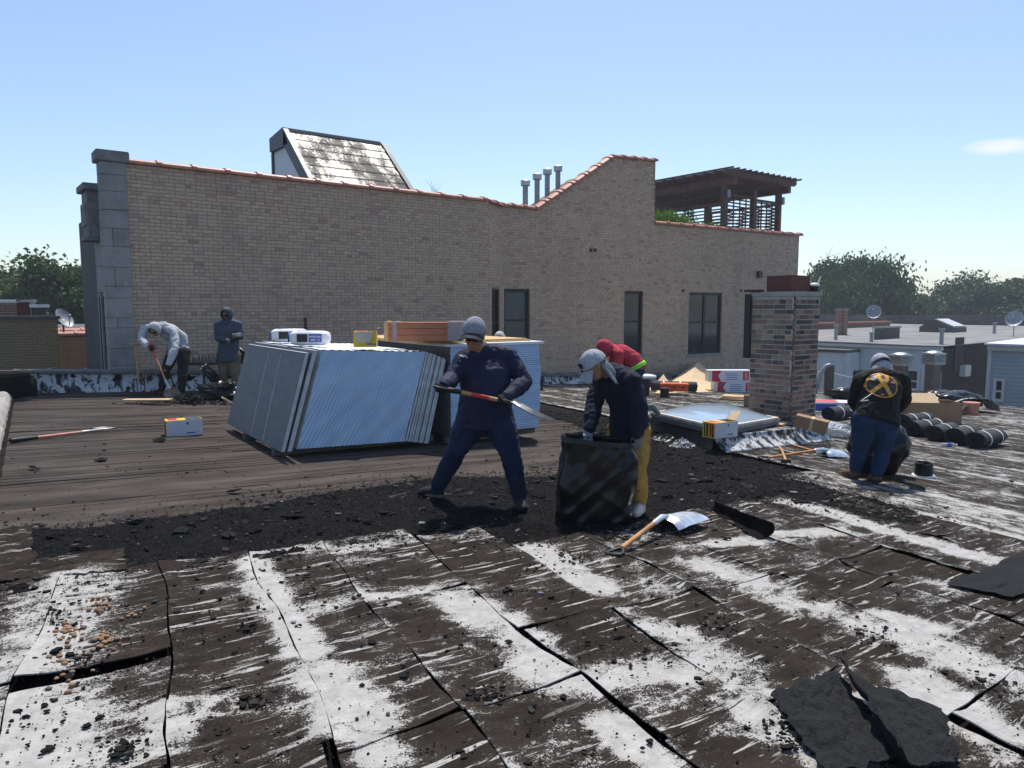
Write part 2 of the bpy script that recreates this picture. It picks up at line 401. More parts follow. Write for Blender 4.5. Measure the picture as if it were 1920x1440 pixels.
MDEF['khaki'] = fabric((0.17,0.13,0.085), 0.9, 0.2)
MDEF['mustard'] = fabric((0.40,0.235,0.055), 0.9, 0.2, stain=(0.14,0.08,0.03))
MDEF['grey_hoodie'] = fabric((0.46,0.48,0.51), 0.9)
MDEF['slate_jacket'] = fabric((0.05,0.066,0.095), 0.65)
MDEF['red_cotton'] = fabric((0.48,0.045,0.07), 0.9)
MDEF['lime'] = fabric((0.22,0.75,0.05), 0.8, 0.05)
MDEF['black_cloth'] = fabric((0.010,0.009,0.009), 0.8)
MDEF['grey_cap'] = fabric((0.26,0.27,0.31), 0.85)
MDEF['cap_dark'] = fabric((0.02,0.022,0.03), 0.8)
MDEF['light_cap'] = fabric((0.36,0.375,0.41), 0.85)
MDEF['bandana'] = fabric((0.16,0.20,0.21), 0.85)
MDEF['glove_black'] = fabric((0.010,0.010,0.011), 0.8)
MDEF['glove_grey'] = fabric((0.20,0.21,0.23), 0.85)
MDEF['boot_brown'] = fabric((0.13,0.06,0.03), 0.75)
MDEF['boot_dark'] = fabric((0.03,0.022,0.017), 0.75)
MDEF['shoe_black'] = fabric((0.012,0.012,0.013), 0.7)
MDEF['shoe_white'] = fabric((0.55,0.52,0.48), 0.75)
MDEF['sole'] = simple((0.10,0.09,0.08), 0.8, 0.2, 12, 0.1)
def f_bag(name):
    t = NT(name); c = t.co()
    h = t.noise(t.mp(c, (1,1,0.6), rot=(0.5,0.4,0)), 4, 3, 0.5, 1.4); h2 = t.noise(t.mp(c, (1,1,3)), 12, 3, 0.5, 0.8)
    nm = t.bump(t.noise(c, 5, 2, 0.4), 0.25, 0.03)
    return t.out((0.0045,0.0045,0.0055), 0.27, nm, 0, 0.35)
MDEF['black_bag'] = f_bag
def f_clear(name):
    t = NT(name); c = t.co()
    nm = t.bump(t.noise(c, 9, 5, 0.65, 1.0), 1.0, 0.04)
    return t.out((0.75,0.80,0.86), 0.18, nm, 0, 0.5, **{'Transmission Weight': 0.55, 'Alpha': 0.8})
MDEF['clear_plastic'] = f_clear
def f_wrap(name):
    t = NT(name); c = t.co(); n = t.noise(c, 3, 5)
    col = t.mix(t.rng(n, 0.3, 0.7), (0.36,0.49,0.68), (0.46,0.59,0.75))
    return t.out(col, 0.35, t.bump(t.noise(c, 14, 4, 0.6), 0.25, 0.02), 0, 0.5)
MDEF['wrap_blue'] = f_wrap
MDEF['board_edge'] = simple((0.50,0.52,0.52), 0.8, 0.2, 10, 0.3, 50)
def f_foil(name):
    t = NT(name); c = t.co(); n = t.noise(t.mp(c, (1,1,5)), 3, 5, 0.6)
    col = t.mix(t.rng(n, 0.3, 0.75), (0.10,0.105,0.115), (0.155,0.16,0.17))
    col = t.mix(t.rng(t.noise(c, 40, 5, 0.7), 0.62, 0.75, 0, 0.5), col, (0.3,0.3,0.3))
    return t.out(col, 0.55, t.bump(t.noise(c, 25, 4), 0.2, 0.01), 0, 0.4)
MDEF['grey_facer'] = f_foil
MDEF['white_facer'] = simple((0.72,0.75,0.78), 0.55, 0.08, 4, 0.2, 12, bdist=0.02)
def f_roll(name):
    t = NT(name); c = t.co(); n = t.noise(c, 220, 3, 0.7); n2 = t.noise(c, 6, 4)
    col = t.mix(t.rng(n, 0.5, 0.72), (0.022,0.023,0.025), (0.12,0.125,0.13)); col = t.mix(t.rng(n2, 0.4, 0.8, 0, 0.4), col, (0.06,0.06,0.06))
    return t.out(col, 0.8, t.bump(n, 0.7, 0.006), 0, 0.35)
MDEF['cap_sheet'] = f_roll
def f_leaf(c0, c1):
    def f(name):
        t = NT(name); r = t.attr('rnd')
        col = t.ramp(r, [(0, c0), (0.6, c1), (1, scale3(c1, 1.35))])
        t.out(col, 0.6, None, 0, 0.3)
        tr = t.n('ShaderNodeBsdfTranslucent'); t.put(tr.inputs[0], t.mix(0.3, col, (0.10,0.16,0.03)))
        mx = t.n('ShaderNodeMixShader'); mx.inputs[0].default_value = 0.2
        o = t.N['Material Output']; t.L.new(t.b.outputs[0], mx.inputs[1]); t.L.new(tr.outputs[0], mx.inputs[2]); t.L.new(mx.outputs[0], o.inputs[0])
        return t.mat
    return f
MDEF['leaf_mid'] = f_leaf((0.022,0.048,0.012), (0.060,0.112,0.028)); MDEF['leaf_dark'] = f_leaf((0.022,0.046,0.013), (0.058,0.102,0.030))
MDEF['leaf_bright'] = f_leaf((0.05,0.12,0.015), (0.14,0.28,0.04)); MDEF['leaf_cool'] = f_leaf((0.024,0.056,0.018), (0.062,0.118,0.036))
MDEF['bark'] = simple((0.075,0.06,0.05), 0.95, 0.3, 3, 0.6, 20)
# --- roof surfaces
def coat_nodes(t, bias, w, dash=1.0):
    """weathered silver coating over dark felt. returns colour, mask"""
    big = t.noise(w, 1.7, 5, 0.62, 0.3); mid = t.noise(t.mp(w, (2.6, 4.6, 1)), 1.5, 7, 0.74, 0.6); fine = t.noise(w, 45, 5, 0.75); grit = t.noise(w, 130, 4, 0.75)
    s = t.math('ADD', bias, t.math('MULTIPLY', t.math('SUBTRACT', big, 0.5), 1.2))
    s = t.math('ADD', s, t.math('MULTIPLY', t.math('SUBTRACT', mid, 0.5), 2.3))
    s = t.math('ADD', s, t.math('MULTIPLY', t.math('SUBTRACT', fine, 0.5), 1.1))
    s2 = t.math('ADD', s, t.math('MULTIPLY', t.math('SUBTRACT', grit, 0.5), 1.7))
    m1 = t.rng(s2, 0.45, 0.56, 0, 1, True)
    # thin bright creases running across each sheet
    wob = t.noise(t.mp(w, (1.6, 1.6, 1)), 1.6, 3)
    dn = t.noise(t.mp(w, (2.2, 21, 1), rot=(0, 0, R(4))), 1.25, 3, 0.55, 0.5); dz = t.noise(w, 1.1, 3)
    m2 = t.math('MULTIPLY', t.rng(dn, 0.60, 0.635, 0, 1, True), t.rng(dz, 0.36, 0.52, 0, dash))
    m2 = t.math('MULTIPLY', m2, t.rng(fine, 0.36, 0.50, 0.1, 1.0))
    # pale rubbed film over the dark felt
    m3 = t.math('MULTIPLY', t.rng(s2, 0.05, 0.6, 0, 0.13), t.rng(grit, 0.42, 0.62, 0.0, 1.0))
    m = t.math('MAXIMUM', t.math('MAXIMUM', m1, m2), m3)
    tone = t.noise(w, 4, 6, 0.65)
    dark = t.mix(t.rng(tone, 0.3, 0.7), (0.014,0.0108,0.009), (0.036,0.0275,0.0215))
    dark = t.mix(t.rng(fine, 0.5, 0.75, 0, 0.6), dark, (0.009,0.0082,0.0078))
    lite = t.mix(t.rng(t.noise(w, 11, 6, 0.65), 0.3, 0.7), (0.28,0.266,0.245), (0.45,0.436,0.412))
    lite = t.mix(t.rng(fine, 0.55, 0.72, 0, 0.6), lite, (0.15,0.14,0.125))
    lite = t.mix(t.rng(grit, 0.58, 0.70, 0, 0.65), lite, (0.10,0.09,0.08))
    col = t.mix(m, dark, lite)
    return col, m, fine, grit
def f_sheet(name):
    t = NT(name); w = t.world(); bias = t.attr('coat')
    col, m, fine, grit = coat_nodes(t, bias, w)
    nm = t.bump(t.math('ADD', t.math('MULTIPLY', m, 0.5), t.math('ADD', fine, t.math('MULTIPLY', grit, 0.5))), 0.35, 0.006)
    wr = t.noise(t.mp(w, (2, 16, 1)), 1.2, 3, 0.5, 0.4); nm = t.bump(wr, 0.45, 0.03, nm)
    return t.out(col, t.rng(m, 0, 1, 0.92, 0.66), nm, 0, t.rng(m, 0, 1, 0.06, 0.3))
MDEF['sheet'] = f_sheet
def f_felt(name):   # torn black felt
    t = NT(name); w = t.world(); n = t.noise(w, 9, 6, 0.7); g = t.noise(w, 220, 3, 0.7)
    col = t.mix(t.rng(n, 0.35, 0.7), (0.004,0.004,0.0042), (0.013,0.012,0.0115)); col = t.mix(t.rng(g, 0.58, 0.75, 0, 0.6), col, (0.045,0.042,0.04))
    return t.out(col, 0.78, t.bump(t.math('ADD', n, t.math('MULTIPLY', g, 0.6)), 0.9, 0.015), 0, 0.05)
MDEF['felt_black'] = f_felt
def f_debris(name):
    t = NT(name); r = t.attr('rnd'); n = t.noise(t.co(), 50, 4, 0.7)
    col = t.ramp(r, [(0, (0.0025,0.0025,0.0027)), (0.5, (0.006,0.0056,0.0053)), (0.78, (0.018,0.0155,0.0135)), (0.92, (0.045,0.041,0.037)), (0.965, (0.11,0.105,0.10)), (1, (0.26,0.25,0.24))])
    return t.out(t.mix(t.rng(n, 0.3, 0.8, 0, 0.4), col, (0.012,0.012,0.012)), t.rng(r, 0, 1, 0.6, 0.85), t.bump(n, 0.5, 0.005), 0, 0.08)
MDEF['debris'] = f_debris
def f_pebble(name):
    t = NT(name); r = t.attr('rnd')
    col = t.ramp(r, [(0, (0.22,0.105,0.055)), (0.5, (0.30,0.17,0.09)), (0.75, (0.12,0.08,0.06)), (1, (0.36,0.25,0.15))])
    return t.out(col, 0.8, t.bump(t.noise(t.co(), 80, 4), 0.4, 0.004), 0, 0.3)
MDEF['pebble'] = f_pebble
def f_plank(name):
    t = NT(name); w = t.world(); r = t.rand()
    g1 = t.noise(t.mp(w, (1.2, 26, 1)), 2.2, 6, 0.65, 0.4); g2 = t.noise(t.mp(w, (0.55, 3.0, 1)), 1.3, 5, 0.62, 0.3); g3 = t.noise(t.mp(w, (3, 70, 1)), 2, 4, 0.7)
    col = t.mix(r, (0.030,0.022,0.018), (0.052,0.040,0.033))
    col = t.mix(t.rng(g2, 0.36, 0.68), t.mix(0.55, col, (0.026,0.016,0.013)), t.mix(0.52, col, (0.15,0.13,0.112)))
    col = t.mix(t.rng(g1, 0.44, 0.70, 0, 0.75), col, (0.018,0.014,0.0125))
    col = t.mix(t.rng(g3, 0.54, 0.75, 0, 0.45), col, (0.115,0.10,0.085))
    raw = t.noise(t.mp(w, (0.7, 3.2, 1), loc=(3, 1, 0)), 0.9, 5, 0.7)
    col = t.mix(t.rng(raw, 0.655, 0.72, 0, 0.7), col, (0.24,0.135,0.066))
    tar = t.noise(w, 2.3, 6, 0.7, 0.4); col = t.mix(t.rng(tar, 0.62, 0.74, 0, 0.6), col, (0.013,0.012,0.012))
    return t.out(col, 0.8, t.bump(t.math('ADD', g1, t.math('MULTIPLY', g3, 0.6)), 0.6, 0.008), 0, 0.12)
MDEF['plank'] = f_plank
def f_flash(name):  # white coated flashing with black tar showing through
    t = NT(name); w = t.world()
    a = t.noise(t.mp(w, (3, 3, 1.1)), 2.6, 6, 0.68, 0.6); g = t.noise(w, 40, 4, 0.7)
    s = t.math('ADD', a, t.math('MULTIPLY', t.math('SUBTRACT', g, 0.5), 0.25))
    m = t.rng(s, 0.44, 0.53, 0, 1, True)
    col = t.mix(m, (0.016,0.017,0.018), t.mix(g, (0.40,0.42,0.44), (0.66,0.68,0.70)))
    return t.out(col, 0.6, t.bump(t.math('ADD', a, t.math('MULTIPLY', g, 0.3)), 0.8, 0.03), 0, 0.4)
MDEF['flashing'] = f_flash
def f_pent(name):   # sloped penthouse roof: flaking silver over dark shingle felt
    t = NT(name); w = t.world()
    a = t.noise(t.mp(w, (1.8, 0.5, 0.5)), 1.5, 6, 0.7, 0.3); b = t.noise(w, 16, 5, 0.72); c = t.noise(t.mp(w, (0.35, 0.35, 0.35)), 1.0, 3)
    s = t.math('ADD', t.math('MULTIPLY', a, 0.75), t.math('ADD', t.math('MULTIPLY', b, 0.5), t.math('MULTIPLY', t.math('SUBTRACT', c, 0.5), 0.7)))
    m = t.rng(s, 0.55, 0.72, 0, 1, True)
    col = t.mix(m, (0.075,0.066,0.056), t.mix(t.rng(b, 0.35, 0.7), (0.30,0.275,0.22), (0.56,0.52,0.43)))
    return t.out(col, t.rng(m, 0, 1, 0.75, 0.38), t.bump(t.math('ADD', a, b), 0.6, 0.03), t.rng(m, 0, 1, 0.0, 0.25), 0.4)
MDEF['pent_roof'] = f_pent
def f_dome(name):
    t = NT(name)
    return t.out((0.36,0.46,0.56), 0.12, t.bump(t.noise(t.world(), 3, 3), 0.05, 0.02), 0, 0.6, **{'Coat Weight': 0.6, 'Coat Roughness': 0.05})
MDEF['dome'] = f_dome
MDEF['salmon_lumber'] = simple((0.46,0.17,0.09), 0.7, 0.2, 5, 0.2, 40)
MDEF['bandana_grey'] = fabric((0.34,0.36,0.38), 0.85, 0.3)
MDEF['steel_bright'] = simple((0.52,0.50,0.46), 0.42, 0.2, 9, 0.2, 60, metal=0.6)
MDEF['felt_grey'] = simple((0.020,0.0205,0.022), 0.9, 0.45, 70, 1.0, 110, spec=0.12, bdist=0.012)
# ------------------------------------------------------------------ ground and our own roof
g = MB(); g.grid(lambda u, v: V(-400+u*800, -400+v*800, -9.2), 4, 4)
tag(g.build('ground', 'asphalt'), kind='structure')
b = MB()                                                       # building body under the roof
b.hexa([V(-1.2,-7,-9.2), V(23,-7,-9.2), V(23,16.85,-9.2), V(-1.2,16.85,-9.2), V(-1.2,-7,rz(-1.2)-0.03), V(23,-7,rz(23)-0.03), V(23,16.85,rz(23)-0.03), V(-1.2,16.85,rz(-1.2)-0.03)])
roof = tag(b.build('roof', 'felt_black'), kind='structure')
def px_poly(pts): return [tuple(G(*p)[:2]) for p in pts]
def inside(poly, X, Y):
    r = np.zeros(X.shape, bool); n = len(poly)
    for i in range(n):
        x0, y0 = poly[i]; x1, y1 = poly[(i+1) % n]
        if y0 == y1: continue
        r ^= ((Y < y0) != (Y < y1)) & (X < (x1-x0)*(Y-y0)/(y1-y0)+x0)
    return r
# --- bare board deck
dk = thing('roof_deck', None, None, V(4, 10, rz(4))); tag(dk, kind='structure')
def xr_deck(Y): return float(np.interp(Y, [5.5, 6.2, 7, 8, 9.5, 16.6], [4.7, 5.7, 7.3, 8.5, 8.9, 9.3]))
random.seed(11)
y = 5.35; row = 0
PW = 0.137
def wpl(X, Y): return 0.006*math.sin(X*1.3+Y*5)                     # slight warp
while y < 16.55:
    x = -0.4; xe = xr_deck(y+0.07)
    while x < xe-0.05:
        L = min(random.uniform(2.2, 4.6), xe-x)
        if xe-(x+L) < 0.4: L = xe-x
        m = MB(); a = x+0.003; bq = x+L-0.004; dz = random.uniform(-0.004, 0.002); c = random.uniform(-0.003, 0.003)
        n = max(1, int(L/0.6)); 
        lo = y+0.0015; hi = y+PW-random.uniform(0.003, 0.007)
        vs = []
        for i in range(n+1):
            X = a+(bq-a)*i/n; w = 0.0018*math.sin(X*2.1+row)
            vs += [V(X, lo, rz(X)+dz-0.022), V(X, lo, rz(X)+dz+c+w), V(X, hi, rz(X)+dz-c+w), V(X, hi, rz(X)+dz-0.022)]
        fs = []
        for i in range(n):
            for k in range(3): fs.append((4*i+k, 4*i+4+k, 4*i+5+k, 4*i+1+k))
        fs += [(0,1,2,3), (4*n+3, 4*n+2, 4*n+1, 4*n)]
        m.add(vs, fs); m.build('plank', 'plank', dk)
        x += L
    y += PW; row += 1
# --- where white coating survives (polylines in photo pixels, radius in metres)
COATS = [([(150,1090),(100,1180),(60,1260)],0.16,0.75), ([(250,1090),(190,1120)],0.10,0.35), ([(20,1350),(100,1375),(60,1430)],0.17,0.8), ([(180,1420),(280,1405)],0.08,0.7),
 ([(475,1055),(505,1110),(545,1170),(575,1230)],0.075,0.95), ([(610,1270),(650,1330),(700,1350)],0.11,0.95), ([(690,1390),(620,1375)],0.05,0.8), ([(700,1425),(740,1420)],0.05,1.0),
 ([(545,1150),(700,1125),(900,1100)],0.07,0.5), ([(850,1130),(940,1175)],0.11,0.9), ([(1010,1035),(1060,1065),(1130,1110)],0.085,0.9), ([(985,1200),(1020,1250),(1060,1280)],0.10,0.85),
 ([(1110,1280),(1230,1265),(1360,1265)],0.10,0.95), ([(1330,1230),(1400,1290)],0.11,0.6), ([(1140,1365),(1200,1410),(1230,1440)],0.06,0.95), ([(1440,1350),(1500,1390),(1580,1430)],0.12,0.75),
 ([(1720,1280),(1790,1330),(1830,1370)],0.11,0.9), ([(1670,1160),(1745,1180)],0.07,0.9), ([(1555,1145),(1640,1180),(1720,1205)],0.09,0.75), ([(1745,1225),(1850,1265),(1920,1290)],0.12,0.75),
 ([(1320,1060),(1380,1080),(1430,1100)],0.10,0.8), ([(1480,945),(1560,965),(1670,1000),(1770,1030),(1860,1055)],0.09,0.9), ([(1180,1160),(1260,1190)],0.08,0.6), ([(320,1350),(420,1335),(540,1325)],0.07,0.5), ([(300,1340),(330,1380)],0.06,0.9),
 ([(1420,1105),(1520,1150)],0.10,0.7), ([(700,1010),(900,1005)],0.09,0.55), ([(490,1040),(600,1030)],0.06,0.6), ([(820,1010),(640,1035)],0.06,0.5), ([(1440,1010),(1560,1000),(1290,1030)],0.07,0.6), ([(1560,1290),(1620,1330)],0.07,0.5),
 ([(960,1440),(1060,1380)],0.05,0.25), ([(1690,1080),(1800,1110)],0.07,0.6), ([(1180,1290),(1330,1330)],0.09,0.35), ([(1860,1150),(1920,1165)],0.08,0.5), ([(350,1110),(480,1090)],0.05,0.3), ([(590,1190),(700,1180)],0.04,0.25)]
_segs = []
for pts, rad, st in COATS:
    q = [G(*p) for p in pts]
    for a_, b_ in zip(q[:-1], q[1:]): _segs.append((a_.x, a_.y, b_.x, b_.y, rad, st))
_segs = np.array(_segs)
def coat_at(X, Y):
    X = np.asarray(X, float); Y = np.asarray(Y, float); out = np.zeros(X.shape)
    for ax, ay, bx, by, rad, st in _segs:
        dx, dy = bx-ax, by-ay; t_ = np.clip(((X-ax)*dx+(Y-ay)*dy)/(dx*dx+dy*dy), 0, 1)
        d = np.hypot(X-ax-t_*dx, Y-ay-t_*dy)/rad
        out = np.maximum(out, 0.8*st*np.clip(1.5-0.7*d, 0, 1))
    return out
def put_coat(o, base, extra=None):
    me = o.data; n = len(me.vertices); c = np.empty(n*3, 'f'); me.vertices.foreach_get('co', c); c = c.reshape(-1, 3)
    off = WLOC[o.name]; val = base + coat_at(c[:,0]+off.x, c[:,1]+off.y)
    if extra is not None: val = val + extra(c[:,0]+off.x, c[:,1]+off.y)
    a = me.attributes.new('coat', 'FLOAT', 'POINT'); a.data.foreach_set('value', val.astype('f'))
# --- cut sheets of old membrane in the foreground
TILT = 0.19
AK = [-1.25, -0.62, 0.04, 0.60, 1.14, 1.64, 2.27, 2.87, 3.53, 4.26, 4.95, 5.62, 6.28, 6.98]
TOP = [5.0, 4.92, 4.86, 4.84, 4.80, 4.78, 4.55, 4.05, 4.02, 4.12, 4.10, 4.06, 3.75]
CUTS = [[3.3,1.6], [3.5,1.9], [3.50,2.55,1.4], [3.02,2.42,1.3], [2.34,1.2], [3.55,2.32,1.0], [2.86,1.75,0.6], [2.78,1.70,0.4], [2.68,1.2,0.1], [2.63,2.17,0.7], [2.60,1.5,0.2], [3.2,1.9,0.6], [2.5,1.3,0.2]]
def seamx(k, Y): return AK[k] + TILT*(Y-3) + 0.022*math.sin(Y*2.3+k*1.7) + 0.010*math.sin(Y*6.1+k*4.1)
rs = random.Random(5)
mem = thing('old_membrane', None, None, V(3, 3, rz(3))); tag(mem, kind='structure')
for k in range(len(AK)-1):
    ys = [TOP[k]] + CUTS[k] + [-1.0]
    for j in range(len(ys)-1):
        y1, y0 = ys[j], ys[j+1]
        gapL = rs.uniform(0.001, 0.005); gapR = rs.uniform(0.001, 0.006); gt = rs.uniform(0.001, 0.007); gb = rs.uniform(0.002, 0.010)
        if k == 2 and j == 0: gb = 0.05
        if k == 2 and j == 1: gt = 0.05
        if k == 3 and j == 2: gapL = 0.05; gapR = 0.045
        if k == 6 and j == 1: gapL = 0.035
        lifts = [rs.uniform(0.0, 0.010) for _ in range(4)]; curl = [rs.uniform(0.003, 0.013) for _ in range(4)]
        if rs.random() < 0.4: curl[rs.randrange(4)] = rs.uniform(0.018, 0.040)
        ph = rs.uniform(0, 50); base = rs.uniform(0.0, 0.007)
        ragged = 0.035 if j == 0 else 0.012
        skew = rs.uniform(-0.05, 0.05)
        def fn(u, v, k=k, y0=y0, y1=y1):
            e0 = y0+gb + 0.012*mnoise.noise(V(u*4+ph, 1, k)) + skew*(u-0.5) ; e1 = y1-gt + ragged*mnoise.noise(V(u*5+ph, 7, k)) + 0.4*ragged*mnoise.noise(V(u*17+ph, 3, k)) + skew*(u-0.5)*0.5
            Y = e0+(e1-e0)*v
            xl = seamx(k, Y)+gapL+0.006*mnoise.noise(V(Y*7, ph, 2)); xr_ = seamx(k+1, Y)-gapR+0.006*mnoise.noise(V(Y*7, ph, 5)); X = xl+(xr_-xl)*u
            dl, dr, db, dt = (X-xl), (xr_-X), (Y-e0), (e1-Y)
            z = base + 0.007*(mnoise.noise(V(X*1.7+ph, Y*2.2, ph))+0.35) + 0.006*mnoise.noise(V(X*2.2, Y*11+ph, ph))
            z += curl[0]*math.exp(-(dl/0.07)**2)*(0.5+0.9*abs(mnoise.noise(V(Y*2.3, ph, 9)))) + curl[1]*math.exp(-(dr/0.07)**2)*(0.5+0.9*abs(mnoise.noise(V(Y*2.3, ph, 19))))
            z += curl[2]*math.exp(-(db/0.08)**2)*(0.5+abs(mnoise.noise(V(X*3, ph, 29)))) + curl[3]*math.exp(-(dt/0.06)**2)*(0.5+abs(mnoise.noise(V(X*3, ph, 39))))
            cr = math.exp(-((dl+db)/0.16)**2)*lifts[0]+math.exp(-((dr+db)/0.16)**2)*lifts[1]+math.exp(-((dl+dt)/0.16)**2)*lifts[2]+math.exp(-((dr+dt)/0.16)**2)*lifts[3]
            return V(X, Y, rz(X)+max(0.0, z)+cr*1.6+0.007)
        m = MB(); m.grid(fn, 20, max(8, int((y1-y0)/0.035)), thick=0.006)
        o = m.build('membrane_sheet', ['sheet'], mem, smooth=True, sharp=45)
        put_coat(o, rs.uniform(0.02, 0.22), (lambda X, Y, k=k: 0.30*np.clip(1-(X-(AK[k]+TILT*(Y-3)))/0.10, 0, 1)*(np.sin(Y*1.3+k*2.1) > 0.1)))
# --- membrane still in place, in long overlapping strips, to the right and behind
def f_intact(name):
    t = NT(name); w = t.world(); wr = t.mp(w, (1, 1, 1), rot=(0, 0, R(90+8.5)))
    col, m, fine, grit = coat_nodes(t, t.attr('coat'), wr, 0.8)
    nm = t.bump(t.math('ADD', t.math('MULTIPLY', m, 0.5), t.math('ADD', fine, t.math('MULTIPLY', grit, 0.5))), 0.35, 0.006)
    nm = t.bump(t.noise(t.mp(w, (7, 1, 1)), 1.2, 3), 0.4, 0.03, nm)
    return t.out(col, t.rng(m, 0, 1, 0.92, 0.66), nm, 0, t.rng(m, 0, 1, 0.08, 0.3))
MDEF['intact'] = f_intact
T2 = 0.15
k = 0; x0 = 7.0
while x0 < 23.2:
    w_ = rs.uniform(0.86, 0.98); c = x0+w_/2
    ymax = 16.5 if c > 9.0 else (float(np.interp(c, [6.9, 7.3, 7.9, 9.0], [3.1, 4.4, 5.5, 7.4])))
    if c+T2*(ymax-3) > 22.9: ymax = min(ymax, 3+(22.9-c)/T2)
    ph = rs.uniform(0, 40)
    def fn(u, v, x0=x0, w_=w_, ymax=ymax, ph=ph):
        Y = -6.5+(ymax+6.5)*v + (0.05*mnoise.noise(V(u*5, ph, 1)) if ymax < 16 and v > 0.9 else 0); X = x0+T2*(Y-3)-0.03+(w_+0.05)*u + 0.012*mnoise.noise(V(Y*0.8, ph, 3))
        X = min(X, 23.0)
        z = 0.004*mnoise.noise(V(X*1.5, Y*1.5, ph)) + 0.003*mnoise.noise(V(X*9, Y*1.5, ph)) + 0.005*u
        return V(X, Y, rz(X)+0.003+max(0, z))
    m = MB(); m.grid(fn, 14, int((ymax+6.5)/0.11), thick=0.004)
    o = m.build('membrane_strip', ['intact'], mem, smooth=True, sharp=45)
    base = rs.uniform(0.16, 0.44)
    put_coat(o, base, (lambda X, Y, x0=x0: 0.4*np.clip(1-np.abs(X-(x0+T2*(Y-3))-0.05)/0.14, 0, 1) + 0.12*(Y < 3.5)))
    x0 += w_; k += 1
# --- tar layer and loose debris along the tear-off line
DEB = px_poly([(-60,1003),(0,1000),(200,985),(400,958),(600,928),(760,903),(900,895),(1030,895),(1100,862),(1150,825),(1060,790),(1005,782),(1010,770),(1120,785),(1230,800),(1290,830),(1400,868),(1490,900),(1610,930),(1725,962),(1715,985),(1600,966),(1480,942),(1380,955),(1300,970),(1190,1015),(1100,1022),(960,1030),(860,1010),(750,1006),(620,1030),(450,1052),(240,1078),(0,1118),(-60,1125)])
st = 0.032
m = MB(); nx = int(11.5/st); ny = int(9.5/st)
gx = -0.6+np.arange(nx+1)*st; gy = 2.6+np.arange(ny+1)*st
GX, GY = np.meshgrid(gx, gy)
jit = np.array([[0.11*mnoise.noise(V(float(a)*2.2, float(b_)*2.2, 3)) for a in gx] for b_ in gy])
ins = inside(DEB, GX+jit, GY+jit*0.9)
idx = -np.ones(ins.shape, int); vs = []
for j in range(ny+1):
    for i in range(nx+1):
        if ins[j, i]:
            idx[j, i] = len(vs); X, Y = gx[i], gy[j]
            h = 0.011+0.014*mnoise.noise(V(X*3, Y*3, 1))+0.010*mnoise.noise(V(X*11, Y*11, 5))+0.008*mnoise.noise(V(X*31, Y*31, 8))
            vs.append(V(X, Y, rz(X)+max(-0.002, h)))
fs = []
for j in range(ny):
    for i in range(nx):
        q = (idx[j, i], idx[j, i+1], idx[j+1, i+1], idx[j+1, i])
        if min(q) >= 0: fs.append(q)
m.add(vs, fs); tag(m.build('tar_layer', 'felt_black', smooth=False, fixn=False), kind='structure')
rs = random.Random(21); nr = np.random.default_rng(4)
def flake(m, c, r, th, tilt, n=5, zr=None):
    a0 = rs.uniform(0, 6.28); ax = V(math.cos(a0), math.sin(a0), 0); M = Matrix.Rotation(tilt, 3, ax)
    el = rs.uniform(0.5, 1.0); tw = rs.uniform(0, 6.28); ct, stw = math.cos(tw), math.sin(tw)
    pts = []
    for i in range(n):
        a = 2*math.pi*(i+rs.uniform(-0.3, 0.3))/n; q = r*rs.uniform(0.65, 1.15); x, y_ = q*math.cos(a), q*math.sin(a)*el
        pts.append(V(x*ct-y_*stw, x*stw+y_*ct, 0))
    m.cr = rs.random()
    m.add([c+M@(p+V(0,0,th)) for p in pts]+[c+M@(p*1.06) for p in pts], [tuple(range(n))]+[((i+1) % n, i, n+i, n+(i+1) % n) for i in range(n)])
def grain(m, c, r):
    m.cr = rs.random()**1.15
    v = [c+V(rs.uniform(-r, r), rs.uniform(-r, r), rs.uniform(-0.2*r, r)) for _ in range(4)]
    m.add(v, [(0,1,2),(0,2,3),(0,3,1),(1,3,2)])
m = MB(); cnt = 0
bx = np.array(DEB)
def samp(n):
    X = nr.uniform(bx[:,0].min(), bx[:,0].max(), n); Y = nr.uniform(bx[:,1].min(), bx[:,1].max(), n); k_ = inside(DEB, X, Y); return X[k_], Y[k_]
X, Y = samp(17000)
for x, y in zip(X, Y):
    r = min(0.035, 0.0052*math.exp(rs.gauss(0.1, 0.7)))
    flake(m, V(x, y, rz(x)+0.012+rs.uniform(0, 0.014)), r, 0.003+r*0.12, rs.gauss(0, 0.45))
X, Y = samp(150000)
for x, y in zip(X, Y): grain(m, V(x, y, rz(x)+0.014+rs.uniform(0, 0.012)), rs.uniform(0.003, 0.010))
tag(m.build('loose_debris', 'debris', rnd=True, fixn=False), 'black crumbs of torn tar roofing strewn along the tear-off line', 'debris', kind='stuff')
m = MB()
E_ = np.array(DEB); N_e = len(E_)
for i in range(N_e):                                                # crumbs thinning out from the edge of the tear-off band
    a_, b_ = E_[i], E_[(i+1) % N_e]; L = float(np.hypot(*(b_-a_)))
    for _ in range(int(L*260)):
        t_ = rs.random(); p_ = a_+(b_-a_)*t_; nx_, ny_ = (b_-a_)[1]/L, -(b_-a_)[0]/L; q = rs.gauss(0, 0.22); x, y = p_[0]+nx_*q+rs.gauss(0, .05), p_[1]+ny_*q+rs.gauss(0, .05)
        r = min(0.03, 0.0045*math.exp(rs.gauss(0.2, 0.7))); flake(m, V(x, y, rz(x)+(0.016 if y < 4.8 else 0.005)), r, 0.003+r*0.15, rs.gauss(0, 0.2))
for _ in range(170):                                                # torn felt scraps in the band
    X, Y = samp(40)
    if not len(X): continue
    x, y = float(X[0]), float(Y[0]); flake(m, V(x, y, rz(x)+0.022), rs.uniform(0.015, 0.055), 0.004, rs.gauss(0, 0.15), 7)
tag(m.build('edge_spill', 'debris', rnd=True, fixn=False), 'crumbs and torn scraps thinning out along the edges of the tear-off band', 'debris', kind='stuff')
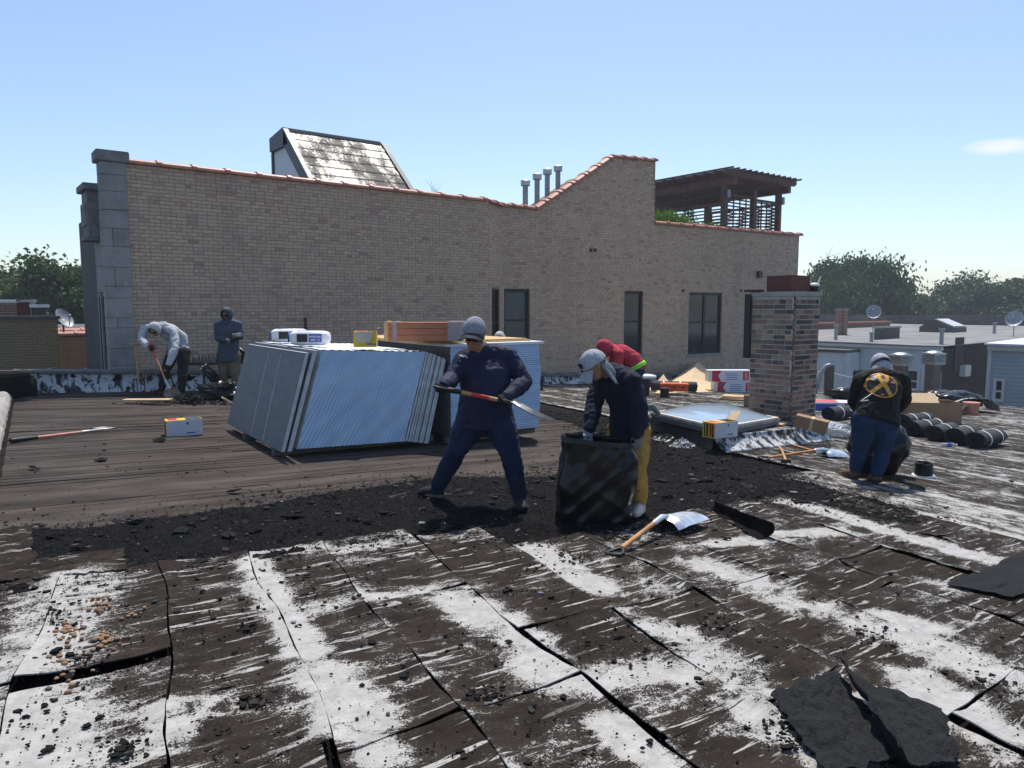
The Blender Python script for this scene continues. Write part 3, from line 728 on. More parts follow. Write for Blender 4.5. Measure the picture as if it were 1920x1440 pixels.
# spill: sparser crumbs on deck and on the sheets
m = MB()
for _ in range(5200):
    px, py = rs.uniform(-20, 1940), rs.uniform(742, 1440); p = G(px, py)
    if p.x < 0 or p.y > 16.3: continue
    if rs.random() > 0.35+0.65*(mnoise.noise(V(p.x*1.1, p.y*1.1, 4)) > 0.05): continue
    D_ = depth(p); r = min(0.03, 0.0045*math.exp(rs.gauss(0.2, 0.7)))*(0.6+0.05*D_)
    flake(m, V(p.x, p.y, p.z+0.018 if (p.y < 4.8) else p.z+0.006), r, 0.003+r*0.15, rs.gauss(0, 0.15))
tag(m.build('scattered_crumbs', 'debris', rnd=True, fixn=False), 'small tar crumbs scattered over sheets and boards', 'debris', kind='stuff')
# clusters of crumbs lying in drifts on the foreground sheets
m = MB()
for cx, cy, sg, n in [(105,1165,22,60),(150,1245,22,60),(465,1185,10,40),(910,1310,22,90),(480,1325,14,70),(235,1420,20,60),(1475,1360,30,90),(1075,1050,18,50),(1640,1200,25,50),(1350,1180,25,60),(1860,1290,30,60),(560,1110,60,60),(700,1090,60,60),(1180,1210,60,60),(360,1170,60,50),(1500,1400,25,60),(1000,1100,50,50)]:
    for _ in range(n):
        p = G(rs.gauss(cx, sg), rs.gauss(cy, sg*0.5)); r = 0.004*math.exp(rs.gauss(0.4, 0.6)); 
        flake(m, V(p.x, p.y, p.z+0.022), r, 0.003+0.3*r, rs.gauss(0, 0.3))
tag(m.build('crumb_drifts', 'debris', rnd=True, fixn=False), 'drifts of black tar crumbs lying on the cut sheets', 'debris', kind='stuff')
m = MB()
for cx, cy, sg, n in [(190,1140,16,26),(135,1190,20,40),(195,1205,15,22),(165,1215,30,16),(105,1245,10,10),(250,1160,16,9),(150,1280,40,12)]:
    for _ in range(n):
        p = G(rs.gauss(cx, sg), rs.gauss(cy, sg*0.55)); m.cr = rs.random(); r = rs.uniform(0.006, 0.015)
        m.ell(V(p.x, p.y, p.z+0.014+r*0.5), r*rs.uniform(0.8, 1.4), r, r*0.6, Matrix.Rotation(rs.uniform(0, 3), 3, 'Z'), 7, 4)
tag(m.build('pebbles', 'pebble', rnd=True, smooth=True), 'small orange and brown pebbles spilled on a white coated sheet', 'pebbles', kind='stuff')
# larger torn flakes, one by one
for i in range(46):
    px, py = [(250,985),(430,1010),(480,1000),(600,1005),(690,985),(720,965),(810,962),(550,975),(860,990),(900,960),(1010,935),(1040,900),(1000,880),(1090,905),(1230,830),(1255,855),(1300,880),(1330,870),(1290,910),(1340,925),(1380,900),(1420,935),(1460,925),(1360,1015),(1500,945),(1250,935),(1560,950),(340,1000),(100,1010),(150,1030),(470,760),(420,757),(60,880),(68,882),(190,865),(300,828),(440,925),(255,980),(620,935),(1200,860),(1270,800),(1225,835),(1400,915),(1320,905),(1240,905),(1180,900)][i]
    p = G(px, py); m = MB(); r = rs.uniform(0.035, 0.085)
    def fn(u, v, r=r, s=rs.uniform(0, 99)):
        a = 2*math.pi*u; q = v*r*(0.7+0.5*mnoise.noise(V(math.cos(a)*1.5+s, math.sin(a)*1.5, s))); return V(q*math.cos(a)*1.4, q*math.sin(a), 0.012*mnoise.noise(V(q*18*math.cos(a)+s, q*18*math.sin(a), s))+0.02*v*abs(mnoise.noise(V(a, s, 2))))
    m.grid(fn, 12, 3, thick=0.006)
    o = m.build('tar_flake', 'felt_black' if rs.random() < 0.8 else 'debris', None, local=True)
    o.location = V(p.x, p.y, p.z+0.02); o.rotation_euler = (rs.uniform(-.1,.1), rs.uniform(-.1,.1), rs.uniform(0, 6.28))
    if p.y > 6.6 and p.x < 8: tag(o, 'palm sized flake of torn black roofing lying on the bare boards', 'flake', 'torn flakes on the boards')
    elif p.x > 5.2: tag(o, 'palm sized black roofing flake in the rubble between trash bag and skylight platform', 'flake', 'torn flakes near the platform')
    else: tag(o, 'palm sized black roofing flake in the rubble band beside the cut sheets', 'flake', 'torn flakes in the rubble band')
# --- parapet along the neighbour's wall
PY = 16.55
def ph_(X): return float(np.interp(X, [0.6, 3, 13.5, 23], [0.46, 0.45, 0.33, 0.30]))
par = thing('parapet_wall', 'low parapet with white coated flashing and dark coping below tan brick wall', 'parapet', V(8, 16.7, rz(8)))
m = MB()
def fn(u, v):
    X = 0.9+u*22.1; h = ph_(X)-0.10
    bulge = 0.10*(1-v)**3 + 0.018*mnoise.noise(V(X*3.1, v*2, 3)) + 0.012*mnoise.noise(V(X*9, v*4, 7))
    return V(X, PY-bulge, rz(X)+h*v-0.005*(v == 0))
m.grid(fn, 420, 8); m.build('flashing', 'flashing', par, smooth=True, fixn=False)
m = MB(); N = 40
for i in range(N):
    Xa, Xb = 0.9+22.1*i/N, 0.9+22.1*(i+1)/N
    m.hexa([V(Xa, PY+0.005, rz(Xa)-0.5), V(Xb, PY+0.005, rz(Xb)-0.5), V(Xb, PY+0.3, rz(Xb)-0.5), V(Xa, PY+0.3, rz(Xa)-0.5), V(Xa, PY+0.005, rz(Xa)+ph_(Xa)-0.10), V(Xb, PY+0.005, rz(Xb)+ph_(Xb)-0.10), V(Xb, PY+0.3, rz(Xb)+ph_(Xb)-0.10), V(Xa, PY+0.3, rz(Xa)+ph_(Xa)-0.10)])
m.build('wall_core', 'felt_black', par)
def coping_mesh(name, L, w, h, mat, hub=True, n=9):
    m = MB(); prof = [(-w/2, -0.02), (-w/2, 0.012)] + [(-w/2*math.cos(math.pi*i/n), 0.012+h*math.sin(math.pi*i/n)) for i in range(1, n)] + [(w/2, 0.012), (w/2, -0.02)]
    def seg(x0, x1, k): m.prism([V(x0, p[0]*k, p[1]*k+(k-1)*0.01) for p in prof], V(x1-x0, 0, 0))
    seg(0, L-0.09, 1.0)
    if hub: seg(L-0.10, L-0.005, 1.24)
    else: seg(L-0.09, L-0.003, 1.03)
    me = m.mesh(name, mat); 
    return me
cm = coping_mesh('coping_tile', 0.62, 0.36, 0.05, 'coping_dark')
X = 0.9
while X < 22.9:
    o = link('coping_tile', cm, par); p = V(X, PY+0.14, rz(X)+ph_(X)-0.075); X2 = X+0.62; q = V(X2, PY+0.14, rz(X2)+ph_(X2)-0.075)
    o.location = p - WLOC[par.name]; o.rotation_euler = (rs.uniform(-.02,.02), -math.atan2(q.z-p.z, 0.62)+rs.uniform(-.01,.01), rs.uniform(-.02,.02)); X += 0.62
# front parapet at the left edge of the picture
fp = thing('front_parapet', 'low front parapet with pale worn top at the end of the boards', 'parapet', V(0.4, 13, rz(0)))
m = MB()
def fpx(Y): return 0.38+0.074*(Y-10.4)
def fn(u, v):
    Y = 7.0+u*8.4; e = [(0.05, 0.0), (0.02, 0.09), (-0.02, 0.145), (-0.06, 0.165), (-0.35, 0.17), (-0.36, 0.0)][int(round(v*5))]
    return V(fpx(Y)+e[0]+0.018*mnoise.noise(V(Y*4, v*5, 2)), Y, rz(0.4)+e[1]*(1+0.12*mnoise.noise(V(Y*2, 0, 1)))+0.012*mnoise.noise(V(Y*7, v*3, 8)))
m.grid(fn, 90, 5); m.build('parapet_body', 'concrete', fp)
m = MB()
def fn(u, v):
    Y = 7.0+u*8.4; return V(fpx(Y)+0.075-0.02*v+0.02*mnoise.noise(V(Y*5, v*4, 6)), Y, rz(0.4)+v*0.10*(1+0.4*mnoise.noise(V(Y*3, 1, 1))))
m.grid(fn, 120, 4); m.build('tar_flashing', 'tar_gloss', fp, smooth=True)
# black felt wrapped block at the corner
m = MB(); c0 = G(-20, 741); c1 = G(50, 737)
def fn(u, v):
    s_ = [(0, 0), (0.02, 0.30), (0.12, 0.47), (0.55, 0.50)][int(round(v*3))]
    a = V(-0.9, 14.95, rz(0)) + V(1, 0.10, 0)*(u*2.05)
    return a + V(0.03*mnoise.noise(V(u*9, v*3, 1)), s_[0], s_[1]*(1-0.10*u)*(1 if u < 0.97 else 0.75)+0.03*mnoise.noise(V(u*7, v*4, 6)))
m.grid(fn, 40, 3, thick=0.05)
tag(m.build('felt_wrapped_block', 'felt_black', smooth=True, sharp=40), 'black felt covered block at the corner of the two parapets', 'parapet corner')
m = MB(); m.beam(V(-0.9, 15.0, 0.52), V(1.12, 15.2, 0.46), 0.12, 0.03); 
o = m.build('edge_board', 'wood_grey'); tag(o, 'pale weathered board on top of the black felt covered corner block', 'board')

# torn felt squares at the left end of the tear-off band
for qd, lab in (([(-30,1003),(60,992),(66,1088),(-30,1108)], 'dark square of bared felt at the end of the rubble band'), ([(64,1058),(232,1036),(238,1074),(62,1094)], 'cracked grey felt strip between rubble band and coated sheets')):
    q = [G(px, py) for px, py in qd]; m = MB()
    m.grid(lambda u, v: q[0].lerp(q[1], u).lerp(q[3].lerp(q[2], u), v)+UP*(0.024+0.010*mnoise.noise(V(u*6, v*6, 2)))+RT*0.05*mnoise.noise(V(u*7, v*7, 7))+FW*0.05*mnoise.noise(V(u*7, v*7, 17)), 30, 20, thick=0.006)
    o = m.build('felt_patch', 'sheet', smooth=True, sharp=50); put_coat(o, -0.12); tag(o, lab, 'felt')
# ------------------------------------------------------------------ tan brick building next door
random.seed(3)
def rects(u0, u1, z0, ztop, ops):
    """columns of (ua, ub, za, zb) covering the wall minus openings; ztop piecewise linear list [(u,z)]"""
    cuts = sorted(set([u0, u1] + [u for o in ops for u in o[:2]] + [u for u, _ in ztop if u0 < u < u1]))
    zt = lambda u, s: float(np.interp(u+s*1e-4, [p[0] for p in ztop], [p[1] for p in ztop]))
    out = []
    for a, b_ in zip(cuts[:-1], cuts[1:]):
        if b_-a < 1e-4: continue
        mid = (a+b_)/2; segs = sorted([(o[2], o[3]) for o in ops if o[0] <= mid <= o[1]]); z = z0
        for s0, s1 in segs: out.append((a, b_, z, z, s0, s0)); z = s1
        out.append((a, b_, z, z, zt(a, 1), zt(b_, -1)))
    return out
def brick_wall(parent, org, ux, nrm, L, ztop, z0, ops, mat, mort, nind=0, bw=0.213, bh=0.078, j=0.012, proud=0.008, thick=0.2, zb=None, wall_name='wall', seed=1, header=0.0):
    ux = Vector(ux).normalized(); nrm = Vector(nrm).normalized(); rr = random.Random(seed)
    m = MB()
    for a, b_, za, zb_, ta, tb in rects(0, L, z0 if zb is None else zb, ztop, ops):
        q = [org+ux*a+UP*za, org+ux*b_+UP*zb_, org+ux*b_+UP*zb_-nrm*thick, org+ux*a+UP*za-nrm*thick, org+ux*a+UP*ta, org+ux*b_+UP*tb, org+ux*b_+UP*tb-nrm*thick, org+ux*a+UP*ta-nrm*thick]
        m.hexa(q)
    wall = m.build(wall_name, mort, parent)
    zt = lambda u: float(np.interp(u, [p[0] for p in ztop], [p[1] for p in ztop]))
    full = []; cut = []
    nc = int((max(p[1] for p in ztop)-z0)/bh)+1
    for i in range(nc):
        za = z0+i*bh; zb2 = za+bh-j
        u = -(i % 2)*bw/2 - 0.02*rr.random()
        hd = header and (i % 6 == 5)
        while u < L:
            w_ = bw if not hd else bw/2
            if header and not hd and rr.random() < header: w_ = bw/2
            a, b_ = max(u, 0.002), min(u+w_-j*0.7, L-0.002); u += w_
            if b_-a < 0.03: continue
            if zb2 > min(zt(a), zt(b_)): continue
            segs = [(a, b_)]
            for o in ops:
                if zb2 <= o[2]+0.004 or za >= o[3]-0.004: continue
                ns = []
                for s0, s1 in segs:
                    if s1 <= o[0] or s0 >= o[1]: ns.append((s0, s1)); continue
                    if s0 < o[0]-0.03: ns.append((s0, o[0]))
                    if s1 > o[1]+0.03: ns.append((o[1], s1))
                segs = ns
            for s0, s1 in segs:
                (full if abs(s1-s0-(bw-j*0.7)) < 1e-6 else cut).append((s0, s1, za, zb2))
    def dist(t_): return (org+ux*((t_[0]+t_[1])/2)+UP*t_[2]-CAM).length
    def vis(t_):
        p = org+ux*((t_[0]+t_[1])/2)+UP*t_[2]-CAM; d = p.dot(F3); x = 960+FPX*p.dot(RT)/d; yv = 720-FPX*p.dot(U3)/d
        return 0 < x < 1920 and yv < 1440 and p.z+CAMH > 0.32
    ind = []
    if nind:
        cand = sorted([t_ for t_ in full if vis(t_)], key=dist); ind = cand[:nind]; ks = set(ind); full = [t_ for t_ in full if t_ not in ks]
    def bbox(mb, s0, s1, za, zb2, o_, pr):
        e = 0.0035
        c = [o_+ux*s0+UP*za, o_+ux*s1+UP*za, o_+ux*s1+UP*zb2, o_+ux*s0+UP*zb2]
        f = [o_+ux*(s0+e)+UP*(za+e)+nrm*pr, o_+ux*(s1-e)+UP*(za+e)+nrm*pr, o_+ux*(s1-e)+UP*(zb2-e)+nrm*pr, o_+ux*(s0+e)+UP*(zb2-e)+nrm*pr]
        c = [x-nrm*0.004 for x in c]
        mb.add(c+f, [(4,5,6,7),(0,1,5,4),(1,2,6,5),(2,3,7,6),(3,0,4,7)])
    mb = MB()
    for t_ in full+cut:
        mb.cr = rr.random(); bbox(mb, t_[0]+rr.uniform(-.002,.002), t_[1]+rr.uniform(-.002,.002), t_[2]+rr.uniform(-.0015,.0015), t_[3]+rr.uniform(-.0015,.0015), org, proud+rr.uniform(-0.003, 0.004))
    if mb.v: tag(mb.build('brickwork', mat, wall, rnd=True, fixn=False), kind='stuff')
    if ind:
        b1 = MB(); bbox(b1, 0, bw-j*0.7, 0, bh-j, V(0,0,0), proud); me = b1.mesh('brick', mat, rnd=False)
        for t_ in ind:
            o = link('brick', me, wall); o.location = org+ux*t_[0]+UP*t_[2]+nrm*rr.uniform(-0.003, 0.004)-WLOC[wall.name]
    return wall
Y0 = 17.15; Y1 = 17.65
xa = WY(244, 500, Y0).x; xk = WY(916, 460, Y0).x; xk2 = WY(941, 460, Y1).x; xend = WY(1497, 480, Y1).x
ZT = 4.5
nb = thing('brick_building', 'tan brick building with stone corner pier rising beside the roof being stripped', 'building', V(14, 19, -9.2))
w1 = brick_wall(nb, V(xa, Y0, 0), V(1,0,0), V(0,-1,0), xk-xa, [(0, ZT), (xk-xa, ZT)], 0.06, [], 'brick_tan', 'mortar', 300, zb=-9.2, seed=2, header=0.06)
# chamfer with a narrow window
ch = V(xk2-xk, Y1-Y0, 0); cl = ch.length; cu = ch.normalized(); cn = V(cu.y, -cu.x, 0)
zs, zh = 0.15, WY(927, 541, 17.4).z
brick_wall(nb, V(xk, Y0, 0), cu, cn, cl, [(0, ZT-0.02), (cl, ZT-0.02)], -0.1, [(cl*0.22, cl*0.80, zs, zh)], 'brick_tan', 'mortar', 0, zb=-9.2, seed=4, header=0.06)
def W1(x, y_): return WY(x, y_, Y1)
pr = [(1006,393),(1150,295),(1229,303)]
prof = [(0, ZT+0.02)] + [(W1(*p).x-xk2, W1(*p).z) for p in pr]
gx = prof[-1][0]; low = [(gx+0.01, W1(1229,420).z), (xend-xk2, W1(1497,442).z)]
ops = []
for (xA, xB, yA, yB) in [(945,993,542,663),(1170,1205,546,664),(1291,1353,549,663),(1409,1450,551,664)]:
    a = W1(xA, 600).x-xk2; b_ = W1(xB, 600).x-xk2; zt_ = W1((xA+xB)/2, yA).z; zb_ = W1((xA+xB)/2, yB).z; ops.append((a, b_, zb_, zt_))
w2 = brick_wall(nb, V(xk2, Y1, 0), V(1,0,0), V(0,-1,0), xend-xk2, prof+low, -1.45, ops, 'brick_tan', 'mortar', 0, zb=-9.2, seed=6, header=0.06)
m = MB(); m.box((xend-0.2, Y1+0.2, -9.2), (xend, Y1+8, low[-1][1]-0.01)); m.box((xa, Y0+0.2, -9.2), (xk-0.2, Y0+7, 3.9)); m.box((xk2, Y1+0.21, -9.2), (xend-0.21, Y1+8, 3.4)); m.build('roof_mass', 'parapet_far', nb)
def window(parent, org, ux, n, w_, z0, z1, mull=0, rail=None, pane='glass_dark', frame='frame_black', depth_=0.10, fw=0.06, sill=None, name='window'):
    fr = MB()
    o = org - n*depth_
    def bar(ua, ub, za, zb_, t0=0.0, t1=0.05):
        fr.hexa([o+ux*ua+UP*za-n*t0*0, o+ux*ub+UP*za, o+ux*ub+UP*za+n*t1, o+ux*ua+UP*za+n*t1, o+ux*ua+UP*zb_, o+ux*ub+UP*zb_, o+ux*ub+UP*zb_+n*t1, o+ux*ua+UP*zb_+n*t1])
    bar(0, fw, z0, z1); bar(w_-fw, w_, z0, z1); bar(fw, w_-fw, z1-fw, z1); bar(fw, w_-fw, z0, z0+fw)
    for k in range(mull):
        u = w_*(k+1)/(mull+1); bar(u-fw*0.6, u+fw*0.6, z0+fw, z1-fw, 0, 0.045)
    if rail:
        zz = z0+(z1-z0)*rail; e = [0]+[w_*(k+1)/(mull+1) for k in range(mull)]+[w_]
        for k in range(mull+1): bar(e[k]+(fw if k == 0 else fw*0.62), e[k+1]-(fw if k == mull else fw*0.62), zz-fw*0.35, zz+fw*0.35, 0, 0.04)
    wnd = fr.build(name, frame, parent)
    e = [0]+[w_*(k+1)/(mull+1) for k in range(mull)]+[w_]
    for k in range(mull+1):
        p_ = MB(); p_.hexa([o+ux*(e[k]+0.01)+UP*(z0+0.01)-n*0.01, o+ux*(e[k+1]-0.01)+UP*(z0+0.01)-n*0.01, o+ux*(e[k+1]-0.01)+UP*(z0+0.01)+n*0.012, o+ux*(e[k]+0.01)+UP*(z0+0.01)+n*0.012,
                            o+ux*(e[k]+0.01)+UP*(z1-0.01)-n*0.01, o+ux*(e[k+1]-0.01)+UP*(z1-0.01)-n*0.01, o+ux*(e[k+1]-0.01)+UP*(z1-0.01)+n*0.012, o+ux*(e[k]+0.01)+UP*(z1-0.01)+n*0.012])
        p_.build('pane', pane, wnd)
    if sill:
        q = MB(); q.hexa([org-ux*0.08+UP*(z0-0.09)-n*0.08, org+ux*(w_+0.08)+UP*(z0-0.09)-n*0.08, org+ux*(w_+0.08)+UP*(z0-0.09)+n*0.04, org-ux*0.08+UP*(z0-0.09)+n*0.04,
                          org-ux*0.08+UP*(z0-0.002)-n*0.08, org+ux*(w_+0.08)+UP*(z0-0.002)-n*0.08, org+ux*(w_+0.08)+UP*(z0-0.012)+n*0.04, org-ux*0.08+UP*(z0-0.012)+n*0.04]); q.build('sill', sill, wnd)
    return wnd
for i, o in enumerate(ops):
    window(nb, V(xk2+o[0], Y1, 0), V(1,0,0), V(0,-1,0), o[1]-o[0], o[2], o[3], 1 if i == 2 else 0, 0.52, 'screen_green' if i == 0 else 'glass_dark', 'frame_black', 0.11, 0.09, 'stone')
window(nb, V(xk, Y0, 0)+cu*cl*0.22, cu, cn, cl*0.58, zs, zh, 0, 0.5, 'glass_dark', 'frame_black', 0.08, 0.05)
m = MB(); q = W1(1422, 513); m.cbox((q.x-0.14, Y1-0.12, q.z-0.16), (q.x+0.14, Y1-0.009, q.z+0.10), 0.02); m.build('vent_hood', 'frame_black', nb)
for px, py in [(1107,469),(1115,469),(1280,545),(1389,545)]:
    q = W1(px, py); m = MB(); m.box((q.x-0.05, Y1-0.04, q.z-0.05), (q.x+0.05, Y1-0.006, q.z+0.05)); m.build('wall_bracket', 'frame_black', nb)
# terracotta coping
tm = coping_mesh('coping_tile', 0.68, 0.40, 0.085, 'terracotta')
tms = coping_mesh('coping_tile', 0.5, 0.40, 0.075, 'terracotta')
def cope_run(a, b_, me, L):
    d = b_-a; n = max(1, int(round(d.length/L))); t_ = d.normalized(); s_ = d.length/n/L
    for i in range(n):
        o = link('coping_tile', me, nb); o.location = a+d*(i/n)-WLOC[nb.name]; o.scale = (s_, 1, 1)
        o.rotation_euler = (random.uniform(-.015,.015), -math.asin(t_.z)+random.uniform(-.008,.008), math.atan2(t_.y, t_.x)+random.uniform(-.01,.01))
def cy(Y): return Y+0.10
cope_run(V(xa, cy(Y0), ZT+0.02), V(xk-0.1, cy(Y0), ZT+0.02), tm, 0.68)
cope_run(V(xk-0.05, cy(Y0), ZT+0.015), V(xk2-0.02, cy(Y1), ZT+0.015), tms, 0.5)
pp = [V(xk2+u, cy(Y1), z+0.02) for u, z in prof]
cope_run(pp[0], pp[1], tms, 0.5); cope_run(pp[1], pp[2], tms, 0.62); cope_run(pp[2], pp[3], tms, 0.5)
cope_run(V(xk2+low[0][0], cy(Y1), low[0][1]+0.02), V(xend+0.1, cy(Y1), low[1][1]+0.02), tm, 0.68)
# return wall of the gable and its sloping silver roof
m = MB(); gtop = prof[-1][1]
m.prism([V(xk2+prof[1][0]+0.15, Y1+0.22, prof[1][1]-0.32), V(xk2+prof[2][0], Y1+0.22, prof[2][1]-0.42), V(xk2+prof[3][0]-0.01, Y1+0.22, prof[3][1]-0.42), V(xk2+prof[3][0]-0.01, Y1+0.22, 3.3), V(xk2+prof[1][0]+0.15, Y1+0.22, 3.3)], V(0, 2.0, 0))
m.build('sloped_roof', 'pent_roof', nb)
# stone pier and street front
xp0 = WY(208, 688, Y0-0.06).x; xp1 = xa+0.01; pz = [-9.2, 0.35, 0.72, 1.15, 1.36, 1.78, 2.02, 2.42, 2.85, 3.22, 3.60, 3.98, 4.32, 4.58]
ztop_p = WY(205, 283, Y0).z
scale_p = (ztop_p-0.22-0.35)/(pz[-1]-0.35)
pz = [z if z < 0 else 0.35+(z-0.35)*scale_p for z in pz]
for i, (a, b_) in enumerate(zip(pz[:-1], pz[1:])):
    m = MB()
    if i in (3, 6, 8):
        xm = xp0+(xp1-xp0)*0.35; m.cbox((xp0, Y0-0.07, a+0.004), (xm-0.004, Y0+0.35, b_-0.004), 0.006); m.build('stone_block', 'stone', nb); m = MB(); m.cbox((xm+0.004, Y0-0.07, a+0.004), (xp1, Y0+0.35, b_-0.004), 0.006)
    else: m.cbox((xp0, Y0-0.07-(0.02 if i in (10,) else 0), a+0.004), (xp1, Y0+0.35, b_-0.004), 0.006)
    m.build('stone_block', 'stone', nb)
m = MB(); m.box((xp0+0.02, Y0-0.05, -9.2), (xp1-0.02, Y0+0.33, pz[-1])); m.build('pier_core', 'mortar_dark', nb)
m = MB(); m.cbox((xp0-0.07, Y0-0.13, pz[-1]+0.002), (xp1+0.06, Y0+0.42, ztop_p), 0.015); m.build('pier_cap', 'stone_dark', nb)
yb = WX(183, 640, xp0).y; zf = WX(165, 420, xp0).z
fa = xp0+0.05
zl = [-9.2, 0.2, 2.55*scale_p+0.1, 2.95, 3.4, 3.75]
wz0, wz1 = -0.3, WX(190, 548, fa).z
yA, yB = Y0+0.45, Y0+0.35+(yb-Y0-0.35)*0.92
m = MB()
for (ya, yb_, za, zb_) in [(Y0+0.355, yA, -9.2, wz1), (yA, yB, -9.2, wz0), (yB, yb, -9.2, wz1), (Y0+0.355, yb, wz1+0.004, wz1+0.55), (Y0+0.355, yb, wz1+0.558, wz1+1.05), (Y0+0.355, yb, wz1+1.058, WX(175,335,fa).z-0.2)]:
    m = MB(); m.cbox((fa, ya+0.003, za), (fa+0.3, yb_-0.003, zb_), 0.006); m.build('stone_block', 'stone', nb)
ym = (yA+yB)/2
window(nb, V(fa, yA, 0), V(0,1,0), V(-1,0,0), (ym-yA)-0.05, wz0, wz1-0.02, 0, 0.5, 'glass_dark', 'trim_charcoal', 0.05, 0.07)
window(nb, V(fa, ym+0.05, 0), V(0,1,0), V(-1,0,0), (yB-ym)-0.06, wz0, wz1-0.02, 0, 0.5, 'glass_dark', 'trim_charcoal', 0.05, 0.07)
m = MB(); m.box((fa-0.03, ym-0.045, wz0), (fa+0.2, ym+0.045, wz1)); m.build('mullion', 'stone', nb)
zu = WX(172, 335, fa-0.2).z; zd = WX(178, 440, fa-0.2).z
m = MB(); m.cbox((fa-0.22, Y0+0.6, zd), (fa-0.005, yb-0.15, zu-0.14), 0.01); bay = m.build('bay', 'stone_dark', nb)
m = MB(); m.cbox((fa-0.30, Y0+0.5, zu-0.138), (fa+0.3, yb-0.05, zu), 0.012); m.build('bay_cap', 'stone_dark', nb)
window(nb, V(fa-0.22, Y0+0.75, 0), V(0,1,0), V(-1,0,0), (yb-0.3)-(Y0+0.75), zd+0.25, zu-0.4, 1, 0.5, 'glass_far', 'stone', -0.002, 0.06)
m = MB(); m.box((fa-0.30, Y0+0.62, zd-0.06), (fa-0.02, yb-0.2, zd-0.004)); m.build('bay_sill', 'stone_dark', nb)
# penthouse with sloped, flaking silver roof
Yr = 20.6
r0 = WY(531, 246, Yr); r1 = WY(718, 271, Yr)
f1 = WX(772, 358, r1.x)                 # foot of the slope on the right edge
sl = (r1.z-f1.z)/(Yr-f1.y); zfoot = 4.0; yfoot = Yr-(r1.z-zfoot)/sl
yback = WX(506, 260, r0.x).y
pt = thing('stair_penthouse', 'stair penthouse with flaking silver sloped roof and grey siding on the brick building', 'penthouse', V((r0.x+r1.x)/2, Yr, 3.9))
zr = (r0.z+r1.z)/2
nn = V(0, -(zr-zfoot), (Yr-yfoot)).normalized()
m = MB(); m.prism([V(r0.x+0.12, yfoot, zfoot), V(r0.x+0.12, Yr, zr-0.06), V(r0.x+0.12, yback, zr-0.16), V(r0.x+0.12, yback, zfoot-0.1), V(r0.x+0.12, yfoot, zfoot-0.1)], V(r1.x-r0.x-0.2, 0, 0)); m.build('body', 'siding_grey', pt)
m = MB()
def fn(u, v):
    p = V(r0.x+0.1+(r1.x-r0.x-0.15)*u, yfoot+(Yr-yfoot)*v, zfoot+(zr-zfoot)*v)
    rows = 9; ro = (v*rows) % 1.0
    return p + nn*(0.012+0.02*(1-ro)+0.012*mnoise.noise(V(u*9, v*9, 3)))
m.grid(fn, 40, 63); m.build('sloped_roof', 'pent_roof', pt, fixn=False)
m = MB()
d_ = V(0, Yr-yfoot, zr-zfoot)
for xx in (r0.x-0.02, r1.x-0.08):
    a = V(xx, yfoot, zfoot)+nn*0.0; m.prism([a-nn*0.28, a+nn*0.07, a+nn*0.07+d_, a-nn*0.28+d_*0.93], V(0.14, 0, 0))
m.prism([V(r0.x-0.02, Yr-0.02, zr+0.09), V(r0.x-0.02, yback, zr-0.04), V(r0.x-0.02, yback, zr-0.42), V(r0.x-0.02, Yr-0.35, zr-0.42)], V(0.135, 0, 0))
m.prism([V(r0.x+0.14, Yr-0.06, zr+0.0), V(r0.x+0.14, Yr+0.08, zr+0.0), V(r0.x+0.14, Yr+0.08, zr+0.085), V(r0.x+0.14, Yr-0.02, zr+0.085)], V(r1.x-r0.x-0.23, 0, 0))
m.build('fascia', 'trim_charcoal', pt)
z = zfoot-0.1; 
while z < zr-0.42:
    yA_ = yfoot+(z-zfoot)/sl+0.3
    m = MB(); m.prism([V(r0.x+0.115, max(yfoot, yA_), z), V(r0.x+0.115, yback, z), V(r0.x+0.105, yback, z+0.155), V(r0.x+0.105, max(yfoot, yA_+0.05), z+0.155)], V(-0.02, 0, 0)); m.build('siding_board', 'siding_grey', pt); z += 0.16
m = MB(); m.box((r0.x+0.03, yback-0.06, zfoot), (r0.x+0.1, yback+0.03, zr-0.43)); m.build('corner_trim', 'trim_charcoal', pt)
# four flue pipes on the silver slope
gy = Y1+1.1
for i, (px, pyb, pyt) in enumerate([(985,388,338),(1007,375,326),(1026,362,317),(1046,350,311)]):
    q = WY(px, pyb, Y1+0.5+0.25*i); zt_ = WY(px, pyt, Y1+0.5+0.25*i).z
    f = thing('flue_pipe', 'galvanized flue pipe with flat round cap on the sloping silver roof', 'flue pipe', V(q.x, q.y, q.z-0.35), 'flue pipes beside the gable')
    m = MB(); m.tube(V(q.x, q.y, q.z-0.35), V(q.x, q.y, zt_-0.16), 0.085, n=14); m.build('pipe', 'galv_dull', f, smooth=True, sharp=40)
    m = MB(); m.tube(V(q.x, q.y, zt_-0.17), V(q.x, q.y, zt_-0.02), 0.145, n=16); m.tube(V(q.x, q.y, zt_-0.02), V(q.x, q.y, zt_+0.02), 0.155, 0.10, n=16); m.build('cap', 'galv', f, smooth=True, sharp=40)
